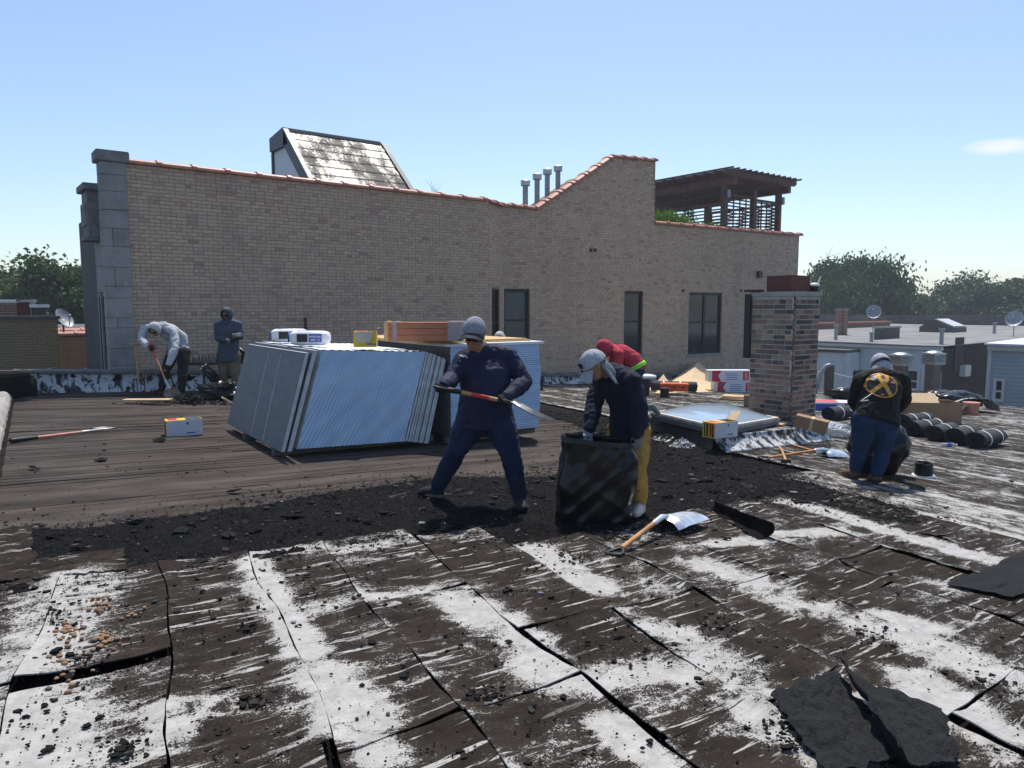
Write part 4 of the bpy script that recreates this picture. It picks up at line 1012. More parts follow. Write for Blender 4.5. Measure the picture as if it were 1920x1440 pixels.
# pergola on the roof terrace
YP = Y1+0.75
cz = 3.3
c0 = WY(1357, 420, YP); c2 = WY(1458, 420, YP); ztp = WY(1357, 348, YP).z
pg = thing('pergola', 'dark stained timber pergola with slatted screens on the roof terrace', 'pergola', V(c0.x, YP, cz))
dX = (c2.x-c0.x); yfar = YP+7.2
def post(x, y_): m = MB(); m.box((x-0.10, y_-0.10, cz), (x+0.10, y_+0.10, ztp-0.004)); m.build('post', 'cedar_dark', pg)
xs = [c0.x, c0.x+dX*0.52, c2.x]
for x in xs: post(x, YP)
for yy in (YP+3.6, yfar): post(c0.x, yy); post(c2.x, yy)
for x in (c0.x, c2.x): m = MB(); m.box((x-0.11, YP-0.5, ztp), (x+0.11, yfar+0.6, ztp+0.30)); m.build('beam', 'cedar_dark', pg)
n = 16
for i in range(n):
    yy = YP-0.45+(yfar+0.6-YP)*i/(n-1); m = MB(); m.prism([V(c0.x-0.60, yy-0.03, ztp+0.40), V(c0.x-0.48, yy-0.03, ztp+0.303), V(c2.x+0.42, yy-0.03, ztp+0.303), V(c2.x+0.55, yy-0.03, ztp+0.40), V(c2.x+0.55, yy-0.03, ztp+0.52), V(c0.x-0.60, yy-0.03, ztp+0.52)], V(0, 0.06, 0)); m.build('rafter', 'cedar_dark', pg)
n = 13
for i in range(n):
    x = c0.x-0.5+(dX+0.95)*i/(n-1); m = MB(); m.box((x-0.03, YP-0.75, ztp+0.522), (x+0.03, yfar+1.1, ztp+0.59)); m.build('purlin', 'cedar_dark', pg)
zs0, zs1 = cz+0.1, WY(1410, 372, YP).z
def screen(a, b_, z0, z1):
    d = (b_-a); L = d.length; t_ = d.normalized(); z = z0
    while z < z1-0.05:
        m = MB(); m.beam(a+UP*z, b_+UP*z, 0.03, 0.055); m.build('slat', 'cedar_dark', pg); z += 0.135
    for k in range(5):
        p = a+d*(k/4); m = MB(); m.beam(p+V(0,0,z0)+t_.cross(UP)*0.035, p+V(0,0,z1)+t_.cross(UP)*0.035, 0.05, 0.03); m.build('slat_batten', 'cedar_dark', pg)
    m = MB(); m.beam(a+UP*z1, b_+UP*z1, 0.07, 0.10); m.build('top_rail', 'cedar_dark', pg)
screen(V(xs[0]+0.14, YP, 0), V(xs[1]-0.14, YP, 0), zs0, zs1); screen(V(xs[1]+0.14, YP, 0), V(xs[2]-0.14, YP, 0), zs0, zs1-0.05)
screen(V(c0.x, YP+0.14, 0), V(c0.x, YP+3.44, 0), zs0, zs1-0.35)
screen(V(c2.x, YP+0.14, 0), V(c2.x, YP+3.44, 0), zs0, zs1-0.1)
for px, py, pn in [(1366,363,'lantern'),(1468,377,'lantern')]:
    q = WY(px, py, YP-0.15); m = MB(); m.cbox((q.x-0.07, q.y-0.05, q.z-0.15), (q.x+0.07, q.y+0.048, q.z+0.15), 0.01); m.build('wall_lantern', 'galv_dull', pg)
# greenery along the parapet
def leafy(name, label, cat, c, rx, ry, rz_, n, mat, leaf=0.09, seed=1, group=None, blade=False):
    rr = random.Random(seed); root = thing(name, label, cat, V(c.x, c.y, c.z), group); m = MB(); st_ = MB()
    for i in range(n):
        a = rr.uniform(0, 6.28); q = math.sqrt(rr.random()); h = rr.random()
        env = 0.55+0.45*math.sin(a*3+seed)
        p = c+V(rx*q*math.cos(a), ry*q*math.sin(a), rz_*h*(1-0.5*q*q)*(0.6+0.5*env))
        d = V(rr.gauss(0,0.5), rr.gauss(0,0.5), 1.0 if blade else rr.gauss(0, 0.6)).normalized(); s_ = d.orthogonal().normalized(); s_ = Matrix.Rotation(rr.uniform(0, 6.28), 3, d) @ s_
        L = leaf*rr.uniform(0.7, 1.6)*(2.6 if blade else 1); w_ = leaf*rr.uniform(0.16, 0.3)*(0.6 if blade else 1.4)
        m.cr = rr.random(); m.add([p, p+d*L*0.5+s_*w_, p+d*L, p+d*L*0.5-s_*w_], [(0,1,2,3)])
    m.build('foliage', mat, root, rnd=True, fixn=False)
    for i in range(7):
        a = rr.uniform(0, 6.28); st_.loft([c+V(0.2*rx*math.cos(a), 0.2*ry*math.sin(a), -0.15), c+V(0.6*rx*math.cos(a), 0.6*ry*math.sin(a), rz_*0.7)], [0.012, 0.005], n=5)
    st_.build('stem', 'bark', root)
    return root
zp = low[0][1]-0.1
q = WY(1250, 415, Y1+0.55); leafy('terrace_grass', 'bright green grassy plants on the terrace beside the gable', 'plant', V(q.x, q.y, zp), 1.1, 0.35, 0.46, 1100, 'leaf_bright', 0.13, 5, None, True)
q = WY(1285, 415, Y1+0.55); leafy('terrace_shrub', 'yellow green leafy shrub below the pergola beam', 'plant', V(q.x, q.y, zp), 0.9, 0.35, 0.50, 900, 'leaf_bright', 0.10, 9)
q = WY(1328, 415, Y1+0.5); leafy('terrace_bush', 'small green bush against the slatted pergola screen', 'plant', V(q.x, q.y, zp), 0.8, 0.3, 0.45, 800, 'leaf_bright', 0.10, 12)
q = WY(1290, 415, Y1+2.5); leafy('terrace_conifer', 'thin dark conifer standing behind the terrace plants', 'plant', V(q.x, q.y, zp), 0.35, 0.35, 2.0, 900, 'leaf_dark', 0.08, 13)
q = WY(824, 362, Y0+0.5); m = MB()
for i in range(5): m.loft([q+V(0.1*i-0.2,0,-0.2), q+V(0.1*i-0.25,0.1*i,0.12), q+V(0.16*i-0.35, 0.15, 0.36)], [0.008, 0.006, 0.003], n=5)
tag(m.build('dry_weed', 'wood_grey', smooth=True), 'thin dry weed standing up behind the terracotta coping', 'weed')
# wires and dark clutter at the foot of the wall
m = MB(); q = WY(572, 596, Y0-0.1); m.tube(V(q.x, Y0-0.12, 0.1), V(q.x, Y0-0.12, q.z), 0.035, n=10); tag(m.build('vent_stack', 'rust', smooth=True, sharp=40), 'thin dark vertical pipe standing against the tan brick wall', 'pipe')
cl_ = thing('comb_rake', 'dark wire comb of upright tines lying along the foot of the brick wall', 'rake', V(WY(385, 690, Y0-0.15).x, Y0-0.15, 0.3))
m = MB(); aX = WY(352, 690, Y0-0.15).x; bX = WY(408, 690, Y0-0.15).x
m.beam(V(aX, Y0-0.15, 0.33), V(bX, Y0-0.15, 0.31), 0.03, 0.05); m.build('bar', 'steel_dark', cl_)
for i in range(22):
    x = aX+(bX-aX)*i/21; m = MB(); m.tube(V(x, Y0-0.15, 0.34), V(x+random.uniform(-.02,.02), Y0-0.14, 0.34+random.uniform(0.06, 0.22)), 0.006, n=5); m.build('tine', 'steel_dark', cl_)
# ------------------------------------------------------------------ props on the roof
rs = random.Random(77)
def text(parent, s, pos, right, up, size, mat, name='lettering', ext=0.001):
    cu_ = bpy.data.curves.new('t', 'FONT'); cu_.body = s; cu_.size = size; cu_.align_x = 'CENTER'; cu_.align_y = 'CENTER'; cu_.extrude = ext; cu_.resolution_u = 2; cu_.offset = size*0.012
    tob = bpy.data.objects.new('t', cu_); TMPS.collection.objects.link(tob); TMPS.view_layers[0].update(); dg = TMPS.view_layers[0].depsgraph; me = bpy.data.meshes.new_from_object(tob.evaluated_get(dg))
    bpy.data.objects.remove(tob); right = Vector(right).normalized(); up = Vector(up).normalized(); n = right.cross(up)
    M = Matrix(((right.x, up.x, n.x, pos.x), (right.y, up.y, n.y, pos.y), (right.z, up.z, n.z, pos.z), (0,0,0,1)))
    off = WLOC[parent.name]; M = Matrix.Translation(-off) @ M
    me.transform(M); me.materials.clear(); me.materials.append(MAT(mat)); me.name = name
    return link(name, me, parent)
def frame(p, yaw):  # yaw about Z; local x,y,z -> world
    return Matrix.Translation(p) @ Matrix.Rotation(yaw, 4, 'Z')
YR = math.atan2(RT.y, RT.x)                    # yaw of the picture's horizontal
ROOFTILT = Matrix.Rotation(math.atan(SLOPE), 4, 'Y')
# ---------- insulation bundle that has tipped onto its side
A = G(556, 858)+UP*0.10; Bv = (G(757, 842)+UP*0.10)-A; Cv = V(0.13, 2.42, -0.0)     # near bottom corner, thickness dir, board length dir
LEAN = V(0.36, 0.06, 1.11)
bt = Bv.length; bd = Bv.normalized()
ins = thing('tipped_insulation_bundle', 'plastic wrapped bundle of insulation boards tipped on its side, cement bags on top', 'insulation', A-UP*0.10)
core = [A, A+Bv, A+Bv+Cv, A+Cv]; core = core+[p+LEAN for p in core]
m = MB(); inset = 0.012
m.hexa([p for p in core]); m.build('board_core', 'board_edge', ins)
nf = Bv.cross(LEAN).normalized(); nf = nf if nf.y < 0 else -nf
m = MB()
def fn(u, v):        # rippled film over the board ends
    p = A+Bv*u+LEAN*v
    k = (u*bt)/0.046 - 7.0*(v-0.5)*(1-0.6*u) + 1.5*mnoise.noise(V(u*2.5, v*1.5, 1)) + 0.3*mnoise.noise(V(u*11, v*7, 1))
    rp = 0.015*abs(math.sin(math.pi*k))**0.8*(0.65+0.6*mnoise.noise(V(u*7, v*2, 3))) + 0.012*mnoise.noise(V(u*8-v*5, v*2.5, 4))
    return p + nf*(0.006+max(0, rp)+0.004)
m.grid(fn, 260, 40); m.build('plastic_wrap', 'wrap_blue', ins, smooth=True, fixn=False)
m = MB()
nt = UP
def fn(u, v):
    p = A+LEAN+Bv*u+Cv*v+nf*0.012*(1-v)
    return p+UP*(0.008+0.006*mnoise.noise(V(u*9, v*12, 2))+0.004*math.sin(u*bt/0.05*6.28*0.5))
m.grid(fn, 90, 40); m.build('top_wrap', 'white_facer', ins, smooth=True, fixn=False)
# separate grey faced boards on its left
gap = -bd*0.055
def slab(name, o, t_, ln, hv, mat, parent, sk=0.0):
    m = MB(); m.hexa([o, o+t_, o+t_+ln, o+ln, o+hv, o+t_+hv, o+t_+ln+hv, o+ln+hv]); return m.build(name, mat, parent)
for i, (dx, th, lab, hy) in enumerate([(0.115, 0.055, 'grey faced insulation board leaning beside the tipped bundle, edge scuffed white', 0.0), (0.185, 0.05, 'outermost grey faced insulation board leaning left of the tipped bundle', 0.02)]):
    o = A-bd*dx-UP*0.02+V(0.0, 0.0, 0.0)+nf*(0.03 if i == 0 else 0.02)
    t_ = thing('insulation_board', lab, 'insulation board', o-UP*0.07, 'loose grey faced boards')
    L2 = LEAN+V(-0.02*i, 0.0, 0.02-0.03*i)
    slab('foam', o, bd*(th-0.006), Cv*1.02, L2, 'board_edge', t_)
    slab('facer', o-bd*0.004, bd*0.0035, Cv*1.02, L2, 'grey_facer', t_)
    m = MB(); q = o-bd*0.006
    for k in range(2): a = q+Cv*(0.30+0.22*k)+L2*0.02; m.hexa([a, a+bd*0.002, a+bd*0.002+Cv*0.006, a+Cv*0.006] + [p_+L2*0.93+Cv*0.05 for p_ in (a, a+bd*0.002, a+bd*0.002+Cv*0.006, a+Cv*0.006)])
    m.build('score_line', 'board_edge', t_)
# loose boards on its right
n = 9; e0 = A+Bv; dvec = (G(803, 838)+UP*0.04)-e0; dvec = dvec/n
for i in range(n):
    o = e0+dvec*i+bd*0.012+nf*rs.uniform(0.0, 0.03); L2 = LEAN+V(-0.05*i/n, 0, -0.004*i+rs.uniform(-0.01, 0.01))
    m = MB(); t_ = bd*(dvec.length*0.62); ln = Cv*rs.uniform(0.98, 1.0)
    m.hexa([o, o+t_, o+t_+ln, o+ln, o+L2, o+t_+L2, o+t_+ln+L2, o+ln+L2]); ob = m.build('insulation_board', 'board_edge')
    tag(ob, 'pale insulation board in the row leaning against the tipped bundle', 'insulation board', 'loose pale boards leaning on the tipped bundle')
# timber bearers beneath
for k, f in enumerate((0.10, 0.62)):
    m = MB(); a = A+Cv*f-bd*0.2; z0 = rz(a.x); m.beam(V(a.x, a.y, rz(a.x)+0.045), V((a+bd*(bt+0.75)).x, (a+bd*(bt+0.75)).y, rz(a.x+bt)+0.045), 0.09, 0.085)
    tag(m.build('timber_bearer', 'wood_grey'), ['timber bearer under the front of the tipped insulation bundle', 'timber bearer under the rear of the tipped insulation bundle'][k], 'timber')
# ---------- second bundle, boards lying flat
Bq = G(845, 834)+UP*0.10; R2 = G(1012, 823)+UP*0.10; w2v = R2-Bq; l2v = V(0.10, 2.40, 0); ht = 1.20
i2 = thing('flat_insulation_bundle', 'upright bundle of flat insulation boards wrapped in blue film behind the digging worker', 'insulation', Bq-UP*0.1)
w2v.z = 0
def flare(v): return 0.03*math.sin(v*3.0)+0.02*mnoise.noise(V(v*5, 1, 1))
m = MB(); n2 = V(w2v.y, -w2v.x, 0).normalized()
def fn(u, v):
    k = v*ht/0.030; rp = 0.014*abs(math.sin(math.pi*k+1.3*mnoise.noise(V(u*2, v*2, 2))))**0.8 + 0.012*mnoise.noise(V(u*3, v*14, 5))
    p = Bq+w2v*(u*(0.97+flare(v)))+UP*(ht*v)
    return p+n2*(0.004+rp)
m.grid(fn, 24, 240); m.build('plastic_wrap', 'wrap_blue', i2, smooth=True, fixn=False)
m = MB(); m.hexa([Bq-n2*0.01, Bq+w2v*0.97-n2*0.01, Bq+w2v*0.97+l2v, Bq+l2v]+[p+UP*(ht-0.01) for p in (Bq-n2*0.01, Bq+w2v*0.97-n2*0.01, Bq+w2v*0.97+l2v, Bq+l2v)]); m.build('board_core', 'grey_facer', i2)
m = MB(); q = [Bq-w2v*0.03-l2v*0.01+UP*ht, Bq+w2v*1.04-l2v*0.01+UP*ht, Bq+w2v*1.04+l2v+UP*ht, Bq-w2v*0.03+l2v+UP*ht]; m.hexa(q+[p+UP*0.035 for p in q]); m.build('top_board', 'white_facer', i2)
for k in range(3):
    m = MB(); o = Bq+l2v*(0.05+0.42*k); m.box((0,0,0), (w2v.length, 0.09, 0.092), Matrix.Translation(V(o.x, o.y, o.z-0.1)) @ Matrix.Rotation(math.atan2(w2v.y, w2v.x), 4, 'Z')); m.build('skid', 'wood_grey', i2)
# plywood sheets on it
zt2 = Bq.z+ht+0.037
for k in range(2):
    m = MB(); o = Bq-w2v*(0.16+0.03*k)+l2v*(0.06+0.02*k); q = [o, o+w2v*1.13, o+w2v*1.13+l2v*0.95, o+l2v*0.95]; q = [V(p.x, p.y, zt2+0.02*k) for p in q]; m.hexa(q+[p+UP*0.018 for p in q])
    tag(m.build('plywood_sheet', 'osb'), ['lower plywood sheet lying on the blue flat insulation bundle', 'upper plywood sheet lying on the blue flat insulation bundle, beneath the wood bundle'][k], 'plywood')
# wrapped terracotta coloured lumber
z = zt2+0.04
o0 = WZ(722, 640, z); o1 = WZ(868, 640, z)
lb = thing('lumber_bundle', 'shrink wrapped bundle of reddish brown lumber on the plywood', 'lumber', V(*o0))
d = (o1-o0); d.z = 0; L = d.length; d.normalize(); nrm = V(-d.y, d.x, 0)
for r_ in range(3):
    for c_ in range(3):
        m = MB(); M = Matrix(((d.x, nrm.x, 0, 0), (d.y, nrm.y, 0, 0), (0, 0, 1, 0), (0,0,0,1))); M.translation = V(o0.x, o0.y, z)
        m.cbox((0.0+rs.uniform(0, 0.01), 0.115*c_, 0.082*r_+0.001), (L-rs.uniform(0, 0.02), 0.115*c_+0.11, 0.082*r_+0.080), 0.004, M); m.build('board', 'salmon_lumber' if 'salmon_lumber' in MDEF else 'terracotta', lb)
MDEF['film'] = f_clear
for a, b_ in ((-0.012, 0.05), (0.10, 0.16), (L-0.2, L+0.012)):
    m = MB(); m.cbox((a, -0.012, 0.002), (b_, 0.357, 0.258), 0.01, M); m.build('stretch_film', 'plywood' if a < 0 else 'clear_plastic', lb)
# ---------- things lying on the tipped bundle
TOPZ = lambda p: p
def on_top(px, py):          # a point on the bundle's top surface
    zt_ = (A+LEAN).z+0.016; return WZ(px, py, zt_)
def cement_bag(p, yaw, label):
    t_ = thing('cement_bag', label, 'bag', p, 'white and blue cement bags', )
    M = frame(p, yaw); m = MB()
    def fn(u, v):
        a = 2*math.pi*u; q = math.pi*(v-0.5); ex = 0.45
        cx = math.copysign(abs(math.cos(a))**ex, math.cos(a)); cyy = math.copysign(abs(math.sin(a))**ex, math.sin(a)); cz_ = math.copysign(abs(math.sin(q))**0.7, math.sin(q)); k = abs(math.cos(q))**0.35
        return M @ V(0.25*cx*k, 0.18*cyy*k, 0.095+0.092*cz_+0.008*mnoise.noise(V(a*2, q*2, yaw)))
    m.grid(fn, 40, 14); m.build('sack', 'white_plastic', t_, smooth=True)
    for xo, w_, mt in ((-0.07, 0.13, 'black_print'), (0.09, 0.16, 'blue_print')):
        m = MB(); m.grid(lambda u, v: M @ V(xo+w_*(u-0.5)*1.0, -0.1825-0.004*math.sin(math.pi*v), 0.05+0.10*v), 4, 4, thick=0.003); m.build('print', mt, t_)
    m = MB(); m.grid(lambda u, v: M @ V(-0.2525, 0.13*(u-0.5)*2, 0.04+0.11*v), 4, 2, thick=0.003); m.build('print', 'blue_print', t_)
    m = MB(); m.grid(lambda u, v: M @ V(-0.15+0.2*u, -0.08+0.16*v, 0.1895), 2, 2, thick=0.002); m.build('print', 'blue_print', t_)
    text(t_, 'MORTAR', M @ V(0.09, -0.190, 0.115), M.to_3x3() @ V(1,0,0), UP, 0.035, 'white_plastic'); text(t_, 'MIX  N', M @ V(0.09, -0.189, 0.075), M.to_3x3() @ V(1,0,0), UP, 0.035, 'white_plastic')
    return t_
p = on_top(588, 648); cement_bag(p+V(0, 0.10, 0), YR+0.10, 'white and blue cement bag at the edge of the tipped insulation bundle')
p = on_top(556, 643); cement_bag(p+V(0.02, 0.30, 0.0), YR+0.25, 'white and blue cement bag lying behind another cement bag on the bundle')
def nail_box(p, yaw, label, w_=0.44, d_=0.22, h=0.21, flap=True, white_front=True, z=None):
    t_ = thing('nail_box', label, 'box', p); M = frame(p, yaw)
    m = MB(); m.box((-w_/2, -d_/2, 0), (w_/2, d_/2, 0.006), M); m.box((-w_/2, -d_/2, 0.006), (w_/2, -d_/2+0.006, h), M); m.box((-w_/2, d_/2-0.006, 0.006), (w_/2, d_/2, h), M); m.build('body', 'white_card' if white_front else 'yellow_print', t_)
    m = MB(); m.box((-w_/2-0.001, -d_/2+0.0005, 0), (-w_/2+0.005, d_/2-0.0005, h), M); m.build('end_panel', 'yellow_print', t_); m = MB(); m.box((w_/2-0.005, -d_/2+0.0005, 0), (w_/2+0.001, d_/2-0.0005, h), M); m.build('end_panel', 'yellow_print', t_)
    m = MB()
    for k in range(4): m.box((-w_/2-0.0025, -d_/2+0.02+0.05*k, 0.015), (-w_/2-0.0008, -d_/2+0.02+0.05*k+(0.022 if k % 2 else 0.032), h-0.02), M)
    m.build('end_print', 'black_print', t_)
    m = MB(); m.box((-w_/2-0.003, -d_/2+0.02, 0.05), (-w_/2-0.0026, -d_/2+0.06, h-0.03), M); m.build('end_print', 'red_print', t_)
    m = MB(); m.box((-w_/2+0.005, -d_/2+0.006, h-0.02), (w_/2*0.1, d_/2-0.006, h+0.002), M); m.build('top_flap', 'yellow_print', t_)
    m = MB(); m.box((-w_/2+0.03, -d_/2+0.03, h+0.003), (-w_/2+0.14, d_/2-0.03, h+0.004), M); m.build('top_print', 'red_print', t_)
    m = MB(); m.box((w_/2*0.1, -d_/2+0.01, h-0.09), (w_/2-0.01, d_/2-0.01, h-0.085), M); m.build('inside', 'black_print', t_)
    if flap:
        MF = M @ Matrix.Translation(V(w_/2-0.01, 0, h)) @ Matrix.Rotation(R(-40), 4, 'Y')
        m = MB(); m.prism([MF @ V(0, -d_/2+0.02, 0), MF @ V(0.16, -d_/2+0.05, 0), MF @ V(0.18, 0, 0), MF @ V(0.16, d_/2-0.05, 0), MF @ V(0, d_/2-0.02, 0)], (MF.to_3x3() @ V(0,0,0.004))); m.build('open_flap', 'kraft', t_)
    m = MB(); m.box((0.02, -d_/2-0.0016, h*0.70), (0.05, -d_/2-0.0004, h*0.84), M); m.box((0.02, -d_/2-0.0016, 0.03), (0.13, -d_/2-0.0004, 0.045), M); m.build('front_print', 'blue_print', t_)
    return t_
p = G(345, 815); nail_box(p, YR+0.55, 'white and yellow nail box lying alone on the bare boards', flap=False)
p = on_top(686, 650); nail_box(p, YR+0.10, 'yellow nail box with torn open flap on the tipped insulation bundle', 0.27, 0.24, 0.19, white_front=False, flap=False)
m = MB(); M = frame(p, YR+0.10); m.prism([M @ V(-0.10, -0.128, 0.06), M @ V(0.06, -0.128, 0.06), M @ V(0.115, -0.126, 0.188), M @ V(-0.125, -0.126, 0.188)], M.to_3x3() @ V(0, 0.004, 0))
bx_ = [o for o in COL.objects if o.name.startswith('nail_box')][-1]
m.build('hanging_flap', 'cream', bx_)
m = MB(); MF = M @ Matrix.Translation(V(0.10, 0.10, 0.19)) @ Matrix.Rotation(R(-35), 4, 'Y'); m.prism([MF @ V(-0.12, -0.1, 0), MF @ V(0.06, -0.08, 0), MF @ V(0.08, 0.05, 0), MF @ V(-0.1, 0.08, 0)], MF.to_3x3() @ V(0,0,0.004)); m.build('open_flap', 'yellow_print', bx_)
# ---------- skylight platform
N_ = G(1338, 846); L_ = G(1207, 803); R_ = G(1542, 824); F_ = L_+(R_-N_); hP = 0.20
pf = thing('skylight_platform', 'low raised platform with white streaked flashing under skylight and chimney', 'platform', N_)
cen = (N_+F_)/2; tp = [cen+(q-cen)*0.97+UP*hP for q in (N_, R_, F_, L_)]
m = MB(); m.hexa([N_-UP*0.03, R_-UP*0.03, F_-UP*0.03, L_-UP*0.03]+tp); m.build('core', 'tar_gloss', pf)
m = MB(); 
def fn(u, v): q = tp[0]+(tp[1]-tp[0])*u+(tp[3]-tp[0])*v; return q+UP*(0.006+0.006*mnoise.noise(V(u*6, v*9, 3)))
m.grid(fn, 50, 50, thick=0.004); o = m.build('top_sheet', 'intact', pf, smooth=True); put_coat(o, 0.42)
m = MB()
def fn(u, v):
    a = N_+(R_-N_)*u; bq = tp[0]+(tp[1]-tp[0])*u; out = V(0, -1, 0)
    q = a.lerp(bq, v)+out*(0.20*(1-v)**2)+UP*(0.012+0.02*(1-v)*0)
    return q+out*(0.02*abs(math.sin(u*30+2*mnoise.noise(V(u*5, 0, 1))))*(0.4+v))+UP*(0.035*v*(1.0 if u > 0.1 else u*10)*abs(mnoise.noise(V(u*9, 2, 2))))
m.grid(fn, 180, 10, thick=0.006); m.build('white_flashing', 'flashing', pf, smooth=True)
m = MB()
def fn(u, v):
    a = L_+(N_-L_)*u; bq = tp[3]+(tp[0]-tp[3])*u; return a.lerp(bq, v)+V(-0.05*(1-v)**2-0.012*mnoise.noise(V(u*14, v*3, 2))-0.012, 0, 0.01)
m.grid(fn, 90, 6, thick=0.006); m.build('tar_skirt', 'tar_gloss', pf, smooth=True)
zp_ = hP+0.02
def GP(x, y_): return G(x, y_, zp_)
sN = GP(1352, 818); sL = GP(1219, 786); sR = GP(1462, 797); sF = sL+(sR-sN)
sk = thing('dome_skylight', 'square blue domed skylight in a grey metal frame on the platform', 'skylight', sN)
def ringf(k0, k1, z0, z1, mat, nm):
    c = (sN+sF)/2; m = MB(); q0 = [c+(p-c)*k0 for p in (sN, sR, sF, sL)]; q1 = [c+(p-c)*k1 for p in (sN, sR, sF, sL)]
    for i in range(4):
        j = (i+1) % 4; m.hexa([q0[i]+UP*z0, q0[j]+UP*z0, q1[j]+UP*z0, q1[i]+UP*z0, q0[i]+UP*z1, q0[j]+UP*z1, q1[j]+UP*z1, q1[i]+UP*z1])
    m.build(nm, mat, sk)
ringf(0.98, 0.90, 0, 0.06, 'coping_dark', 'curb'); ringf(1.0, 0.90, 0.062, 0.105, 'galv_dull', 'frame'); ringf(0.985, 0.92, 0.107, 0.125, 'cream', 'edge_trim')
c = (sN+sF)/2; m = MB()
def fn(u, v):
    k = 0.93; a = sN.lerp(sR, u); b_ = sL.lerp(sF, u); p_ = a.lerp(b_, v); p_ = c+(p_-c)*k
    s_, t_ = 2*u-1, 2*v-1; return p_+UP*(0.115+0.17*max(0, (1-s_**2))**0.7*max(0, (1-t_**2))**0.7)
m.grid(fn, 32, 32); m.build('dome', 'dome', sk, smooth=True, fixn=False)
p = GP(1352, 818)+V(-0.02, -0.30, -0.005); nail_box(GP(1350, 818), YR+0.55, 'white nail box with a raised flap in front of the skylight', 0.44, 0.22, 0.21)
# ---------- big old brick chimney
cc = G(1480, 790, hP); cyl = WX(1407, 690, cc.x).y-cc.y; cxl = WY(1532, 690, cc.y).x-cc.x
zb = cc.z-0.02; ztop = WX(1480, 556, cc.x).z
chm = thing('brick_chimney', 'square weathered brick chimney with blackened bricks and terracotta flue beside the skylight', 'chimney', V(cc.x+cxl/2, cc.y+cyl/2, zb))
hc = ztop-zb
brick_wall(chm, V(cc.x, cc.y+cyl, zb), V(0,-1,0), V(-1,0,0), cyl, [(0, hc), (cyl, hc)], 0.02, [], 'brick_old', 'mortar_grey', 150, 0.222, 0.086, 0.019, 0.010, 0.05, zb=0.0, seed=8, header=0.15)
brick_wall(chm, V(cc.x+0.001, cc.y, zb), V(1,0,0), V(0,-1,0), cxl-0.002, [(0, hc), (cxl, hc)], 0.02, [], 'brick_old', 'mortar_grey', 150, 0.222, 0.086, 0.019, 0.010, 0.05, zb=0.0, seed=9, header=0.15)
m = MB(); m.box((cc.x+0.051, cc.y+0.051, zb), (cc.x+cxl, cc.y+cyl, ztop)); m.build('core', 'mortar_grey', chm)
m = MB(); m.cbox((cc.x-0.03, cc.y-0.03, ztop+0.001), (cc.x+cxl+0.03, cc.y+cyl+0.04, ztop+0.085), 0.012); m.build('concrete_cap', 'concrete', chm)
m = MB(); zf0, zf1 = ztop+0.086, ztop+0.36
x0_, x1_, y0_, y1_ = cc.x+0.10, cc.x+cxl-0.12, cc.y+0.12, cc.y+cyl-0.20
for q in ((x0_, y0_, x1_, y0_+0.04), (x0_, y1_-0.04, x1_, y1_), (x0_, y0_+0.04, x0_+0.04, y1_-0.04), (x1_-0.04, y0_+0.04, x1_, y1_-0.04)): m.box((q[0], q[1], zf0), (q[2], q[3], zf1))
m.build('clay_flue', 'clay_flue', chm)
m = MB(); m.box((cc.x-0.06, cc.y+cyl+0.006, zb+1.05), (cc.x+0.0, cc.y+cyl+0.12, ztop+0.05)); m.box((cc.x-0.07, cc.y+cyl-0.16, ztop+0.087), (cc.x+0.09, cc.y+cyl+0.13, ztop+0.125)); m.build('corner_flashing', 'steel_dark', chm)
lh = V(cc.x+cxl-0.03, cc.y+0.10, ztop+0.085); lt = thing('junction_light', 'small dark lamp head with white dome on the chimney cap', 'lamp', lh)
m = MB(); m.tube(lh, lh+UP*0.10, 0.075, 0.085, 12); m.build('housing', 'frame_black', lt); m = MB(); m.ell(lh+UP*0.115, 0.09, 0.09, 0.045); m.build('dome', 'white_plastic', lt, smooth=True)
m = MB(); m.beam(lh+V(0.05,-0.03,0.13), lh+V(0.10,-0.06,0.27), 0.02, 0.02); m.build('bracket', 'cream', lt)
# small carton and wood scrap at its foot
p = GP(1520, 806); t_ = thing('small_carton', 'small brown carton lying against the foot of the brick chimney', 'carton', p); M = frame(p, YR-0.5) @ Matrix.Rotation(R(10), 4, 'Y')
m = MB(); m.cbox((-0.24, -0.12, 0.0), (0.22, 0.12, 0.19), 0.006, M); m.build('body', 'cardboard', t_); m = MB(); m.box((-0.02, -0.1215, 0.0), (0.02, 0.1215, 0.1915), M); m.build('tape', 'kraft', t_)
p = GP(1465, 797); m = MB(); M = frame(p, 0.3); m.box((-0.14, -0.05, 0), (0.16, 0.05, 0.03), M); tag(m.build('wood_scrap', 'plywood'), 'short wood scrap on the platform near the chimney foot', 'wood')
p = G(1400, 762); m = MB(); M = frame(p, YR); m.box((-0.06, -0.05, 0.0), (0.06, 0.05, 0.26), M); tag(m.build('wood_block', 'cardboard'), 'upright brown block beside the chimney under the plywood stack', 'block')
